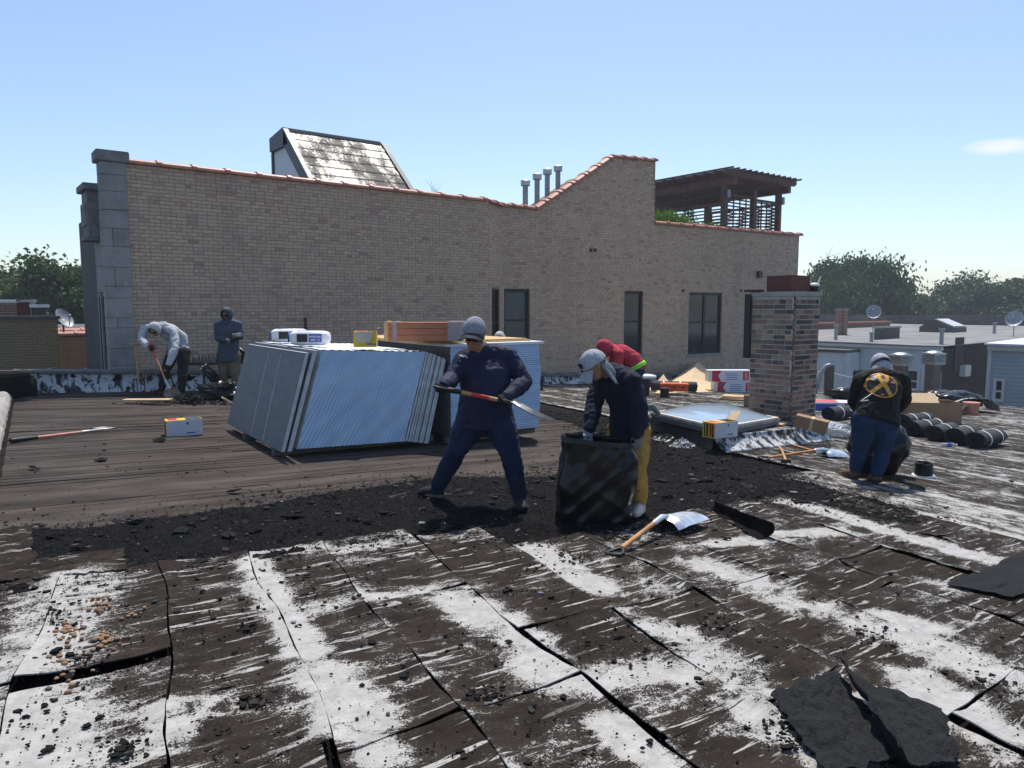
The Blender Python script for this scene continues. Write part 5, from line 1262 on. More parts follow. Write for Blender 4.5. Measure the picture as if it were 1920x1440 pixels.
# ---------- shovels and tools
def tool_frame(p0, p1, nrm):
    x = (p1-p0).normalized(); z_ = (nrm-x*nrm.dot(x)).normalized(); y_ = z_.cross(x)
    M = Matrix(((x.x, y_.x, z_.x, p0.x), (x.y, y_.y, z_.y, p0.y), (x.z, y_.z, z_.z, p0.z), (0,0,0,1))); return M, (p1-p0).length
def d_grip(m, M, w_=0.12):
    pts = [V(0.13,0,0), V(0.09,0.03,0), V(0.03,w_/2,0), V(0.0,w_/2*0.9,0), V(-0.005,0,0), V(0.0,-w_/2*0.9,0), V(0.03,-w_/2,0), V(0.09,-0.03,0), V(0.13,0,0)]
    m.loft([M @ p_ for p_ in pts], [0.017,0.014,0.014,0.016,0.017,0.016,0.014,0.014,0.017], n=8, side=M.to_3x3() @ V(0,0,1))
def shovel(name, label, p0, p1, nrm, bl=0.36, bw=0.30, pitch=18, grip='D', shaft='wood_handle', blade='alu', cup=0.05, gripmat='rubber_black', tip=0.0, red=False):
    t_ = thing(name, label, 'shovel', p0); M, L = tool_frame(p0, p1, nrm)
    m = MB()
    if grip == 'D': d_grip(m, M); 
    else: m.loft([M @ V(0,0,0), M @ V(0.12,0,0)], [0.02, 0.02], n=8)
    m.build('grip', gripmat, t_, smooth=True)
    m = MB(); m.loft([M @ V(0.12,0,0), M @ V(L*0.5,0,0), M @ V(L-0.06,0,0)], [0.017,0.018,0.018], n=10, flat=True); m.build('shaft', shaft, t_, smooth=True, sharp=50)
    if red: m = MB(); m.loft([M @ V(0.13,0,0), M @ V(0.30,0,0)], [0.0195, 0.0195], n=10, flat=True); m.build('band', 'red_paint', t_, smooth=True, sharp=50)
    MP = M @ Matrix.Translation(V(L, 0, 0)) @ Matrix.Rotation(R(pitch), 4, 'Y')
    m = MB(); m.loft([M @ V(L-0.16,0,0), M @ V(L-0.02,0,0), MP @ V(0.05,0,0.004), MP @ V(0.12,0,0.006)], [0.022,0.024,(0.024,0.018),(0.02,0.006)], n=10, side=M.to_3x3() @ V(0,1,0)); m.build('socket', blade, t_, smooth=True, sharp=60)
    m = MB()
    def fn(u, v):
        s_ = 2*u-1; w_ = bw/2*(0.86+0.14*v)*(1-tip*v**3)*(0.75+0.25*min(1, v/0.12))
        return MP @ V(0.02+bl*v*(1-0.04*tip*s_*s_*8), s_*w_, cup*abs(s_)**2.4*(1-0.35*v)+0.06*max(0, 0.16-v)/0.16*(1-0.2*abs(s_))*0.5-0.012*math.exp(-(s_/0.16)**2)*(1-v))
    m.grid(fn, 22, 18, thick=0.003); m.build('blade', blade, t_, smooth=True, sharp=60)
    return t_
p0 = G(1150, 1040, 0.03); p1 = G(1243, 968, 0.15)
shovel('scoop_shovel', 'aluminium scoop shovel with wooden shaft lying face down on the cut sheets', p0, p1, -UP+RT*0.15, 0.46, 0.37, -14, cup=0.08)
p0 = G(1428, 860, 0.03); p1 = G(1545, 842, 0.12); shovel('flat_shovel', 'flat shovel lying on the white streaked membrane by the man in the black vest', p0, p1, -UP+FW*0.25, 0.36, 0.28, -12, cup=0.05)
# hammer and stick crossing it
h0 = G(1462, 838, 0.03); h1 = G(1474, 866, 0.05); t_ = thing('hammer', 'short hammer with wooden handle crossing the flat shovel on the membrane', 'hammer', h0)
m = MB(); m.loft([h0, h0.lerp(h1, 0.5)+UP*0.02, h1], [0.02, 0.016, 0.018], n=8); m.build('handle', 'wood_handle', t_, smooth=True); m = MB(); m.beam(h1-RT*0.06+UP*0.01, h1+RT*0.05+UP*0.01, 0.04, 0.04); m.build('head', 'steel_dark', t_)
m = MB(); a = G(1486, 834, 0.02); b_ = G(1535, 848, 0.02); m.loft([a, b_], [0.014, 0.014], n=8); tag(m.build('wood_stick', 'wood_handle', smooth=True), 'plain wooden stick lying behind the flat shovel', 'stick')
# long handled fork on the boards at the left
p0 = G(22, 826, 0.03); p1 = G(172, 808, 0.03); t_ = thing('roofing_fork', 'long salmon handled fork lying on the bare boards near the front parapet', 'fork', p0); M, L = tool_frame(p0, p1, UP)
m = MB(); m.loft([M @ V(0,0,0), M @ V(0.30,0,0)], [0.03, 0.022], n=8); m.build('grip', 'rubber_black', t_, smooth=True)
m = MB(); m.loft([M @ V(0.28,0,0), M @ V(L-0.12,0,0)], [0.019, 0.019], n=8, flat=True); m.build('shaft', 'salmon_paint', t_, smooth=True, sharp=50)
m = MB(); m.loft([M @ V(L-0.13,0,0), M @ V(L+0.05,0,0)], [0.022, 0.016], n=8); m.build('ferrule', 'steel_worn', t_, smooth=True)
for k in range(5):
    yy = (k-2)*0.05; m = MB(); m.loft([M @ V(L+0.04,0,0), M @ V(L+0.10,yy,0.015), M @ V(L+0.24,yy,0.02), M @ V(L+0.38,yy,-0.012)], [0.008,0.008,0.007,0.004], n=6); m.build('tine', 'steel_worn', t_, smooth=True)
# garden fork leaning against the parapet
base = G(262, 738, 0.02); top = P(254, 645, depth(base)+0.22); t_ = thing('garden_fork', 'old garden fork standing upright against the white coated parapet', 'fork', base)
up_ = (top-base).normalized(); sd_ = RT
m = MB(); m.loft([base+up_*0.27, top-up_*0.05], [0.02, 0.018], n=8); m.build('shaft', 'wood_handle', t_, smooth=True)
m = MB(); m.loft([top-sd_*0.075, top+sd_*0.075], [0.02, 0.02], n=8); m.build('grip', 'wood_handle', t_, smooth=True)
m = MB(); m.loft([base+up_*0.29-sd_*0.11, base+up_*0.29+sd_*0.11], [0.013, 0.013], n=6); m.build('crossbar', 'rust', t_, smooth=True)
for k in range(4): m = MB(); q = base+sd_*(k-1.5)*0.072; m.loft([q+up_*0.29, q], [0.011, 0.006], n=6); m.build('tine', 'rust', t_, smooth=True)
# ---------- rolls of cap sheet
def roll(label, c, axis, L=1.0, r=0.145, straps=(0.28, 0.78), grp='rolls of black cap sheet', sp=True, squash=0.93):
    t_ = thing('roofing_roll', label, 'roll', c-UP*r*squash, grp); ax = axis.normalized(); u_ = UP-ax*UP.dot(ax)
    if u_.length < 0.2: u_ = RT.copy()
    u_.normalize(); s_ = ax.cross(u_); m = MB()
    n = 40; turns = 5; th = 0.006
    def pt(a, rad, x): return c+ax*x+s_*(math.cos(a)*rad)+u_*(math.sin(a)*rad*squash)
    # spiral sheet
    N = n*turns; vs = []; fs = []
    for i in range(N+1):
        a = 2*math.pi*i/n; rad = r-(r-0.045)*(i/N)
        w_ = 0.012*math.sin(i*0.9)*0.3
        for x in (w_-0.002*turns*i/N*3, L+w_): vs.append(pt(a, rad+0.002*math.sin(i*2.1), x)); vs.append(pt(a, rad-0.010, x))
    for i in range(N):
        b0, b1 = 4*i, 4*(i+1); fs += [(b0, b0+2, b1+2, b1), (b0+1, b1+1, b1+3, b0+3), (b0, b1, b1+1, b0+1), (b0+2, b0+3, b1+3, b1+2)]
    fs += [(0, 1, 3, 2)]; m.add(vs, fs); m.build('sheet', 'cap_sheet', t_, smooth=True, sharp=50)
    m = MB(); m.tube(c+ax*0.06, c+ax*(L-0.06), 0.05, n=12); m.build('core_tube', 'black_print', t_)
    for q in straps:
        m = MB(); vs = []; 
        for i in range(n):
            a = 2*math.pi*i/n
            for x in (q*L-0.022, q*L+0.022): vs.append(pt(a, r+0.006, x))
        m.add(vs, [(2*i, 2*i+1, 2*((i+1) % n)+1, 2*((i+1) % n)) for i in range(n)]); m.build('tape_band', 'white_plastic', t_, smooth=True)
    return t_
for i, (px, py, lab) in enumerate([(1827,842,'roll of black cap sheet at the open end of the row, beside bare membrane'),(1788,835,'roll of black cap sheet in the row, second from its open end'),(1749,828,'roll of black cap sheet in the middle of the row'),(1708,819,'roll of black cap sheet in the row nearest the man in the vest'),(1692,803,'roll of black cap sheet at the back of the row by the cardboard box')]):
    g0 = G(px, py); yaw = rs.uniform(-0.10, 0.14)+(0.12 if i == 0 else 0)
    roll(lab, g0+UP*0.135, V(math.cos(yaw), math.sin(yaw), -SLOPE), r=0.15*rs.uniform(0.95, 1.03), straps=((0.25, 0.78) if i in (0, 4) else (0.5,) if i != 3 else (0.45, 0.9)), squash=rs.uniform(0.86, 0.97))
g0 = G(1725, 786); roll('roll of black cap sheet touching the brown cardboard box', g0+UP*0.14, V(1, 0.05, -SLOPE))
g0 = G(1552, 789); roll('roll of black cap sheet between the chimney and the man in the vest', g0+UP*0.14, V(1, 0.1, -SLOPE), straps=(0.42,))
g0 = G(1609, 800); roll('standing roll of black cap sheet beside the man in the vest', V(g0.x, g0.y, g0.z+0.005), V(0.02, 0, 1), L=1.05, r=0.155, straps=(0.30,), squash=1.0)
g0 = G(1222, 733); roll('strapped black roll lying behind the kraft paper pile', g0+UP*0.15, V(RT.x, RT.y, -0.03), L=1.25, r=0.16, straps=(0.25, 0.62))
# tall bucket with a small bag on top
g0 = G(1206, 742); t_ = thing('black_bucket', 'tall black bucket beside the red hooded worker, white bag on its rim', 'bucket', g0); m = MB(); m.tube(g0, g0+UP*0.42, 0.15, 0.18, 20); m.tube(g0+UP*0.38, g0+UP*0.41, 0.19, 0.19, 20); m.build('pail', 'rubber_black', t_, smooth=True, sharp=40)
m = MB(); m.ell(g0+UP*0.49+RT*0.08, 0.26, 0.17, 0.075, Matrix.Rotation(YR, 3, 'Z')); o = m.build('small_bag', 'white_plastic', smooth=True); tag(o, 'small white bag resting on the black bucket rim', 'bag')
# ---------- kraft paper, crate, cartons, boards behind the skylight
def crumpled(name, label, cat, pts, mat, hfun, nx=40, ny=30, th=0.004):
    q = [G(*p_) for p_ in pts]; m = MB()
    def fn(u, v):
        p_ = (q[0].lerp(q[1], u)).lerp(q[3].lerp(q[2], u), v); return p_+UP*(0.01+max(0, hfun(u, v)))
    m.grid(fn, nx, ny, thick=th); return tag(m.build(name, mat, smooth=True, sharp=25), label, cat)
def facet(u, v, s, a): return a*abs(mnoise.noise(V(u*s, v*s, 3.3)))
crumpled('kraft_sheet', 'big sheet of tan kraft board propped up over the materials behind the skylight', 'paper', [(1228,738),(1345,736),(1352,712),(1262,712)], 'kraft', lambda u, v: 0.62*max(0, 1-abs(u-0.50)/0.52)*min(1, v*1.4)+facet(u, v, 2.5, 0.05))
crumpled('kraft_wrapper', 'crumpled tan kraft wrapper lying beside the orange crate', 'paper', [(1212,733),(1262,737),(1262,722),(1228,722)], 'kraft', lambda u, v: 0.30*max(0, 1-abs(u-0.45)/0.45)*min(1, v*1.5)+facet(u, v, 3, 0.07))
p = G(1264, 733, 0.10); t_ = thing('orange_crate', 'bright orange plastic tool case on the tan kraft board', 'case', p); M = frame(p, YR-0.25)
m = MB(); m.cbox((-0.36, -0.16, 0.0), (0.36, 0.16, 0.13), 0.02, M); m.build('base', 'orange_plastic', t_); m = MB(); m.cbox((-0.37, -0.17, 0.132), (0.37, 0.17, 0.21), 0.02, M); m.build('lid', 'orange_plastic', t_)
m = MB(); m.cbox((-0.03, -0.185, 0.09), (0.05, -0.165, 0.16), 0.004, M); m.cbox((0.22, -0.185, 0.09), (0.27, -0.165, 0.16), 0.004, M); m.build('latch', 'red_print', t_)
def carton(p, yaw, w_, d_, h, label, flip=False):
    t_ = thing('shingle_carton', label, 'carton', p); M = frame(p, yaw); m = MB(); m.cbox((-w_/2, -d_/2, 0), (w_/2, d_/2, h), 0.006, M); m.build('body', 'white_card', t_)
    X_ = M.to_3x3() @ V(1,0,0)
    m = MB(); m.box((w_*0.30, -d_/2-0.003, 0.04), (w_*0.44, -d_/2-0.0005, h-0.04), M); m.build('red_label', 'red_print', t_)
    text(t_, 'GAF', M @ V(w_*0.37, -d_/2-0.0045, h/2), UP*-1 if not flip else UP, X_ if not flip else -X_, h*0.34, 'white_card')
    m = MB(); z0, z1 = 0.0, h; m.prism([M @ V(-w_*0.42, -d_/2-0.003, 0.006), M @ V(-w_*0.20, -d_/2-0.003, 0.006), M @ V(-w_*0.28, -d_/2-0.003, h/2), M @ V(-w_*0.20, -d_/2-0.003, h-0.006), M @ V(-w_*0.42, -d_/2-0.003, h-0.006)], M.to_3x3() @ V(0, 0.0025, 0)); m.build('red_panel', 'red_print', t_)
    m = MB()
    for k in range(4): m.box((-w_*0.10, -d_/2-0.0025, 0.06+0.055*k), (w_*0.20-0.03*(k % 2), -d_/2-0.0005, 0.075+0.055*k), M)
    for k in range(3): m.box((-w_*0.37, -d_/2-0.0045, h*0.22+k*h*0.22), (-w_*0.32, -d_/2-0.0032, h*0.22+k*h*0.22+0.03), M)
    m.build('printed_lines', 'blue_print', t_)
    return t_
p = G(1372, 735); b0 = p
carton(p, YR+0.05, 1.15, 0.35, 0.32, 'white and red shingle carton at the bottom of the pair behind the chimney')
carton(p+UP*0.322-RT*0.12, YR+0.02, 1.25, 0.36, 0.33, 'white and red shingle carton on top of the pair behind the chimney')
for k in range(3):
    a = G(1346+4*k, 748-2*k, 0.02+0.03*k); m = MB(); M = frame(a, YR-0.55+0.08*k); m.box((0, 0, 0), (1.55, 0.42, 0.022), M)
    tag(m.build('plywood_board', 'plywood'), ['bottom plywood board of the short stack beside the chimney', 'middle plywood board of the short stack beside the chimney', 'top plywood board of the short stack beside the chimney'][k], 'plywood')
m = MB(); g0 = G(1246, 745); m.tube(g0, g0+UP*0.24, 0.11, 0.115, 16); m.tube(g0+UP*0.02, g0+UP*0.03, 0.14, 0.14, 16); tag(m.build('vent_boot', 'rubber_black', smooth=True, sharp=40), 'stubby black vent boot in front of the kraft paper pile', 'vent')
m = MB(); g0 = G(1008, 732); m.cbox((g0.x-0.12, g0.y-0.1, g0.z), (g0.x+0.12, g0.y+0.1, g0.z+0.34), 0.02); tag(m.build('roof_drain_box', 'rubber_black'), 'small black box standing by the parapet beyond the flat bundle', 'box')
# right side: carton lying flat by chimney's far side
g0 = G(1560, 770); t_ = thing('red_white_carton', 'flattened white carton with red stripes beyond the brick chimney', 'carton', g0); M = frame(g0, YR-0.15); m = MB(); m.cbox((-0.55, -0.25, 0.0), (0.75, 0.25, 0.22), 0.01, M); m.build('body', 'white_card', t_)
m = MB(); m.box((-0.4, -0.2, 0.2205), (0.1, 0.2, 0.223), M); m.box((0.2, -0.2525, 0.02), (0.5, -0.2505, 0.2), M); m.build('red_stripe', 'red_print', t_); m = MB(); m.box((-0.45, -0.2525, 0.03), (0.05, -0.2505, 0.18), M); m.build('blue_panel', 'blue_print', t_)
g0 = G(1580, 757); m = MB(); M = frame(g0, YR-0.3); m.box((-0.9, -0.5, 0.0), (0.9, 0.5, 0.03), M); tag(m.build('plywood_sheet', 'plywood'), 'plywood sheet lying on the membrane beyond the striped carton', 'plywood')
# brown cardboard box behind the rolls
g0 = G(1742, 790); t_ = thing('cardboard_box', 'large open brown cardboard box behind the row of cap sheet rolls', 'carton', g0); M = frame(g0, YR-0.12)
w_, d_, h = 1.0, 0.6, 0.42; m = MB()
for q in (((-w_/2, -d_/2, 0), (w_/2, -d_/2+0.01, h)), ((-w_/2, d_/2-0.01, 0), (w_/2, d_/2, h)), ((-w_/2, -d_/2+0.01, 0), (-w_/2+0.01, d_/2-0.01, h)), ((w_/2-0.01, -d_/2+0.01, 0), (w_/2, d_/2-0.01, h)), ((-w_/2+0.01, -d_/2+0.01, 0), (w_/2-0.01, d_/2-0.01, 0.01))): m.box(q[0], q[1], M)
m.build('body', 'cardboard', t_)
for (x0_, x1_, ang, sd2) in ((-w_/2, w_/2*0.1, 35, 1), (w_/2*0.12, w_/2, -20, 1)):
    MF = M @ Matrix.Translation(V(0, -d_/2, h)) @ Matrix.Rotation(R(ang), 4, 'X'); m = MB(); m.box((x0_, 0.0, 0.0), (x1_, 0.30, 0.008), MF); m.build('flap', 'kraft' if ang > 0 else 'cardboard', t_)
MF = M @ Matrix.Translation(V(0, d_/2, h)) @ Matrix.Rotation(R(-70), 4, 'X'); m = MB(); m.box((-w_/2, -0.0, 0.0), (w_/2, 0.28, 0.008), MF); m.build('flap', 'cardboard', t_)
m = MB(); m.box((-w_/2+0.04, -d_/2-0.002, 0.06), (-w_/2+0.20, -d_/2-0.0005, 0.17), M); m.build('label', 'white_card', t_)
# ---------- black garbage bags
def blob_bag(name, label, c, rx, ry, rz_, yaw, seed, mat='black_bag', amp=0.16, group=None):
    m = MB(); M = Matrix.Rotation(yaw, 3, 'Z')
    def fn(u, v):
        a = 2*math.pi*u; q = math.pi*v; d_ = V(math.sin(q)*math.cos(a), math.sin(q)*math.sin(a), math.cos(q))
        k = 1+amp*mnoise.noise(d_*1.7+V(seed, 0, 0))*1.6+amp*0.6*mnoise.noise(d_*5+V(0, seed, 0))+amp*0.35*abs(mnoise.noise(d_*11+V(0, 0, seed)))
        p_ = V(d_.x*rx*k, d_.y*ry*k, max(-0.92, d_.z*k)*rz_); return c+M @ p_+UP*rz_*0.92
    m.grid(fn, 56, 36); return tag(m.build(name, mat, smooth=True), label, 'bag', group)
g0 = G(1580, 748); blob_bag('trash_bag', 'slumped black trash bag on the membrane left of the standing roll', g0, 0.42, 0.35, 0.17, YR, 3)
g0 = G(1690, 745); blob_bag('trash_bag', 'black plastic heap between the man in the vest and the brown box', g0, 0.7, 0.4, 0.15, YR, 8)
g0 = G(1782, 768); blob_bag('trash_bag', 'rounded black trash bag behind the open cardboard box', g0, 0.7, 0.5, 0.25, YR, 5)
# open bag standing in front of the man in yellow trousers
bgc = G(1122, 986); bg_ = thing('open_trash_bag', 'tall open black trash bag held upright by the man in mustard trousers', 'bag', bgc)
m = MB(); Wb, Db, Hb = 0.57, 0.40, 0.68
Mb = frame(bgc+FW*0.22, YR+0.06)
def rrect(t, a, b, r):
    segs = [(2*(a-r), 0), (math.pi*r/2, 1), (2*(b-r), 2), (math.pi*r/2, 3), (2*(a-r), 4), (math.pi*r/2, 5), (2*(b-r), 6), (math.pi*r/2, 7)]
    tot = sum(q[0] for q in segs); d = (t % 1.0)*tot
    for L_, k_ in segs:
        if d <= L_: break
        d -= L_
    if k_ == 0: return (-a+r+d, -b, 0, -1)
    if k_ == 2: return (a, -b+r+d, 1, 0)
    if k_ == 4: return (a-r-d, b, 0, 1)
    if k_ == 6: return (-a, b-r-d, -1, 0)
    cx_, cy_, a0 = {1: (a-r, -b+r, -90), 3: (a-r, b-r, 0), 5: (-a+r, b-r, 90), 7: (-a+r, -b+r, 180)}[k_]
    an = R(a0)+d/r; return (cx_+r*math.cos(an), cy_+r*math.sin(an), math.cos(an), math.sin(an))
def bagwall(u, v):
    x_, y_, nx_, ny_ = rrect(u, Wb/2, Db/2, 0.055)
    o_ = 0.020*math.sin(v*3.1)+0.022*mnoise.noise(V(x_*3, y_*3, v*2))
    o_ += 0.020*(1-2.2*abs(mnoise.noise(V(x_*4+v*3.2, y_*3, 1.3+v))))*(0.4+0.6*v)+0.012*(1-2.2*abs(mnoise.noise(V(x_*6-v*4.5, y_*5, 7.1))))
    o_ += 0.006*mnoise.noise(V(x_*22, y_*22, v*4))
    zz = Hb*v-0.05*v*x_/Wb*2*0.5+0.05*mnoise.noise(V(x_*4, y_*4, 1))*v*v
    return Mb @ V(x_*(1-0.03*v)+nx_*o_+0.03*(v-0.5), y_*(1-0.12*v)+ny_*o_, max(0.004, zz))
fn = bagwall
m.grid(fn, 120, 44, thick=0.004); m.build('sack', 'black_bag', bg_, smooth=True)
m = MB()
def fn(u, v):
    q = bagwall(u, 1.0); c_ = Mb.translation; d_ = V(q.x-c_.x, q.y-c_.y, 0); return q+d_*(0.02+0.03*v)+UP*(0.008-0.045*v*(1+0.8*mnoise.noise(V(u*12, 3, 3))))
m.grid(fn, 120, 6, thick=0.004); m.build('folded_cuff', 'black_bag', bg_, smooth=True)
m = MB(); m.grid(lambda u, v: Mb @ V((u-0.5)*Wb*0.9, (v-0.5)*Db*0.9, 0.35+0.06*mnoise.noise(V(u*5, v*5, 1))), 14, 10); m.build('rubble_fill', 'debris', bg_)
# bag in front of the man in the vest
bc = G(1652, 903); blob_bag('trash_bag', 'half filled black trash bag standing at the feet of the man in the vest', bc+FW*0.48+RT*0.20, 0.34, 0.24, 0.34, YR, 14, amp=0.16)
# bag lying open by the hooded men
bc = G(408, 752); blob_bag('trash_bag', 'glossy black trash bag lying open by the hooded shoveller', bc+FW*0.3, 0.42, 0.35, 0.17, YR, 22, amp=0.3)
m = MB(); q0 = G(396, 748)+FW*0.45
def fn(u, v): return q0+RT*(-0.32+0.42*v+0.06*mnoise.noise(V(u*4, v*4, 1)))+UP*(0.08+0.52*(1-v)+0.10*(u-0.5))+FW*(0.3*(u-0.5)+0.08*mnoise.noise(V(u*5, v*6, 5)))
m.grid(fn, 24, 24, thick=0.006); tag(m.build('bag_flap', 'black_bag', smooth=True), 'standing flap of black plastic beside the open trash bag', 'plastic')
# debris pile at his shovel
m = MB(); pc = G(355, 756)
for _ in range(900):
    a = rs.uniform(0, 6.28); q = abs(rs.gauss(0, 0.32)); r_ = 0.012*math.exp(rs.gauss(0.3, 0.6)); x, y_ = pc.x+q*math.cos(a)*1.5*RT.x+q*math.sin(a)*0.6*FW.x, pc.y+q*math.cos(a)*1.5*RT.y+q*math.sin(a)*0.6*FW.y
    flake(m, V(x, y_, rz(x)+0.005+0.16*math.exp(-(q/0.34)**2)*rs.random()), min(r_, 0.06), 0.004, rs.gauss(0, 0.6))
tag(m.build('rubble_pile', 'debris', rnd=True, fixn=False), 'low pile of black rubble in front of the hooded shoveller', 'rubble', kind='stuff')
m = MB(); pc = G(425, 752, 0.06); M = frame(pc, YR+0.5) @ Matrix.Rotation(R(35), 4, 'Y'); m.box((-0.1, -0.07, 0), (0.12, 0.07, 0.03), M); tag(m.build('wood_scrap', 'kraft'), 'pale wood scrap against the glossy black bag by the shoveller', 'wood')
m = MB(); a = G(228, 752, 0.05); M = frame(a, YR+0.05); m.box((0, 0, 0), (0.8, 0.20, 0.02), M); tag(m.build('loose_board', 'plywood'), 'pale loose board lying on the deck below the garden fork', 'board')
crumpled('torn_flashing', 'torn white flashing scrap at the corner of the parapet', 'flashing', [(42,738),(84,733),(82,726),(60,726)], 'flashing', lambda u, v: 0.22*math.sin(math.pi*u)*v+facet(u, v, 3, 0.10), 20, 12)
# ---------- right hand bits
g0 = G(1731, 893); t_ = thing('tarred_pipe_boot', 'tarred black pipe stub with white ring rising from the membrane', 'pipe', g0); m = MB()
m.loft([g0, g0+UP*0.02], [0.135, 0.12], n=18, flat=True); m.build('base_ring', 'white_plastic', t_, smooth=True); m = MB(); 
def fn(u, v): a = 2*math.pi*u; r_ = 0.10+0.006*mnoise.noise(V(u*9, v*4, 1)); return g0+V(r_*math.cos(a), r_*math.sin(a), 0.02+0.15*v+0.012*mnoise.noise(V(math.cos(a)*3, math.sin(a)*3, 4))*v)
m.grid(fn, 30, 8, thick=0.012); m.build('boot', 'tar_gloss', t_, smooth=True)
m = MB(); m.tube(g0+UP*0.03, g0+UP*0.10, 0.085, n=16); m.build('dark_inside', 'black_print', t_)
g0 = G(1562, 818); blob_bag('clear_bag', 'crumpled clear plastic bag beside the white flashing', g0, 0.30, 0.20, 0.11, YR, 31, 'clear_plastic', 0.3)
def bottle(p, yaw, label):
    t_ = thing('water_bottle', label, 'bottle', p); ax = V(math.cos(yaw), math.sin(yaw), 0); m = MB(); c_ = p+UP*0.034; m.loft([c_-ax*0.10, c_-ax*0.02, c_+ax*0.05, c_+ax*0.09, c_+ax*0.10], [0.032,0.030,0.032,0.016,0.013], n=12); m.build('body', 'clear_plastic', t_, smooth=True)
    m = MB(); m.loft([c_+ax*0.10, c_+ax*0.118], [0.015, 0.015], n=10, flat=True); m.build('cap', 'white_plastic', t_); m = MB(); m.loft([c_-ax*0.04, c_+ax*0.02], [0.0335, 0.0335], n=12, flat=True); m.build('label_band', 'blue_print', t_)
bottle(G(1545, 853), YR+0.3, 'plastic water bottle lying beside the flat shovel blade'); bottle(G(1780, 838), YR, 'plastic water bottle on the membrane in front of the rolls'); bottle(G(1541, 800), 1.4, 'plastic water bottle leaning by the clear bag')
# silver flashing heap with clay pot
g0 = G(1833, 775); 
m = MB()
def fn(u, v):
    a = math.pi*(0.02+0.96*u); q = g0+RT*(0.62*math.cos(a)*(-1)*1.0)+UP*(0.36*math.sin(a)**0.8*(1-0.25*v)+0.03*mnoise.noise(V(u*6, v*6, 2)))+FW*(0.1+0.55*v)
    return q+RT*0.05*mnoise.noise(V(u*9, v*3, 7))
m.grid(fn, 46, 16, thick=0.008); tag(m.build('flashing_heap', 'flashing', smooth=True), 'arched heap of torn silver flashing at the back edge of the roof', 'flashing')
gp = G(1820, 778); t_ = thing('clay_pot', 'broken orange clay flue pot in front of the silver flashing heap', 'pot', gp); m = MB(); m.tube(gp, gp+UP*0.26, 0.15, 0.17, 16); m.build('pot', 'terracotta', t_, smooth=True, sharp=40); m = MB(); m.tube(gp+UP*0.262, gp+UP*0.30, 0.185, 0.185, 16); m.build('rim', 'terracotta', t_, smooth=True, sharp=40)
crumpled('white_rag', 'crumpled white plastic scrap beside the clay pot', 'plastic', [(1790,779),(1812,779),(1812,770),(1795,770)], 'flashing', lambda u, v: 0.10+facet(u, v, 3, 0.25), 18, 12)
# wooden post with wire
g0 = G(1553, 742); t_ = thing('wood_post', 'weathered square wooden post with a wire at the roof edge', 'post', g0); zt_ = P(1553, 684, depth(g0)).z
m = MB(); M = frame(g0, YR); m.cbox((-0.11, -0.09, 0), (0.11, 0.09, zt_-g0.z), 0.01, M); m.build('timber', 'wood_grey', t_)
a = V(g0.x, g0.y, zt_-0.22); b_ = P(1640, 712, depth(g0)); c_ = P(1500, 688, depth(g0)+1)
m = MB(); m.loft([c_, c_.lerp(a, 0.5)-UP*0.05, a, a.lerp(b_, 0.5)-UP*0.04, b_], [0.010]*5, n=6); m.build('wire', 'white_plastic', t_)
m = MB(); q = P(1530, 735, depth(g0)-0.5); m.loft([q+RT*-0.05, q+RT*0.1+UP*0.5, q+RT*0.25+UP*0.75, q+RT*0.35+UP*0.78], [0.09, 0.07, 0.05, 0.05], n=10); tag(m.build('bent_duct', 'galv_dull', smooth=True), 'bent grey duct arm between chimney and wooden post', 'duct')
# ---------- square metal chimneys with louvred caps at the back edge
def capped(px, pyb, pytop, wpx, label, D0):
    base = P(px, pyb, D0); s = D0/FPX; w_ = wpx*s*0.62; t_ = thing('capped_chimney', label, 'chimney', base); M = frame(base, YR+0.35)
    H_ = (pyb-pytop)*s; hw = w_/2
    m = MB(); m.box((-hw*0.78, -hw*0.78, -0.4), (hw*0.78, hw*0.78, H_-0.36), M); m.build('shaft', 'chimney_metal', t_)
    m = MB(); m.cbox((-hw*1.15, -hw*1.15, H_-0.358), (hw*1.15, hw*1.15, H_-0.30), 0.01, M); m.build('collar', 'galv', t_)
    m = MB()
    for k in range(3): m.cbox((-hw*1.15, -hw*1.15, H_-0.29+0.06*k), (hw*1.15, hw*1.15, H_-0.265+0.06*k), 0.005, M)
    m.build('louvre', 'galv', t_)
    m = MB()
    for k in range(9):
        f = -1.1+2.2*k/8
        for sg in (-1, 1): m.box((hw*f-0.01, sg*hw*1.10-0.008, H_-0.31), (hw*f+0.01, sg*hw*1.10+0.008, H_-0.10), M); m.box((sg*hw*1.10-0.008, hw*f-0.01, H_-0.31), (sg*hw*1.10+0.008, hw*f+0.01, H_-0.10), M)
    m.build('louvre_bars', 'galv', t_)
    m = MB(); m.box((-hw*0.9, -hw*0.9, H_-0.30), (hw*0.9, hw*0.9, H_-0.10), M); m.build('dark_inside', 'black_print', t_)
    m = MB(); m.cbox((-hw*1.22, -hw*1.22, H_-0.10), (hw*1.22, hw*1.22, H_-0.04), 0.015, M); m.ell(M @ V(0,0,H_-0.045), hw*1.15, hw*1.15, 0.07, M.to_3x3()); m.build('lid', 'galv', t_, smooth=True, sharp=40)
capped(1745, 768, 659, 40, 'brown metal chimney with a louvred square cap behind the cardboard box', 20.5)
capped(1684, 760, 662, 40, 'louvred capped metal chimney behind the head of the man in the vest', 21.5)
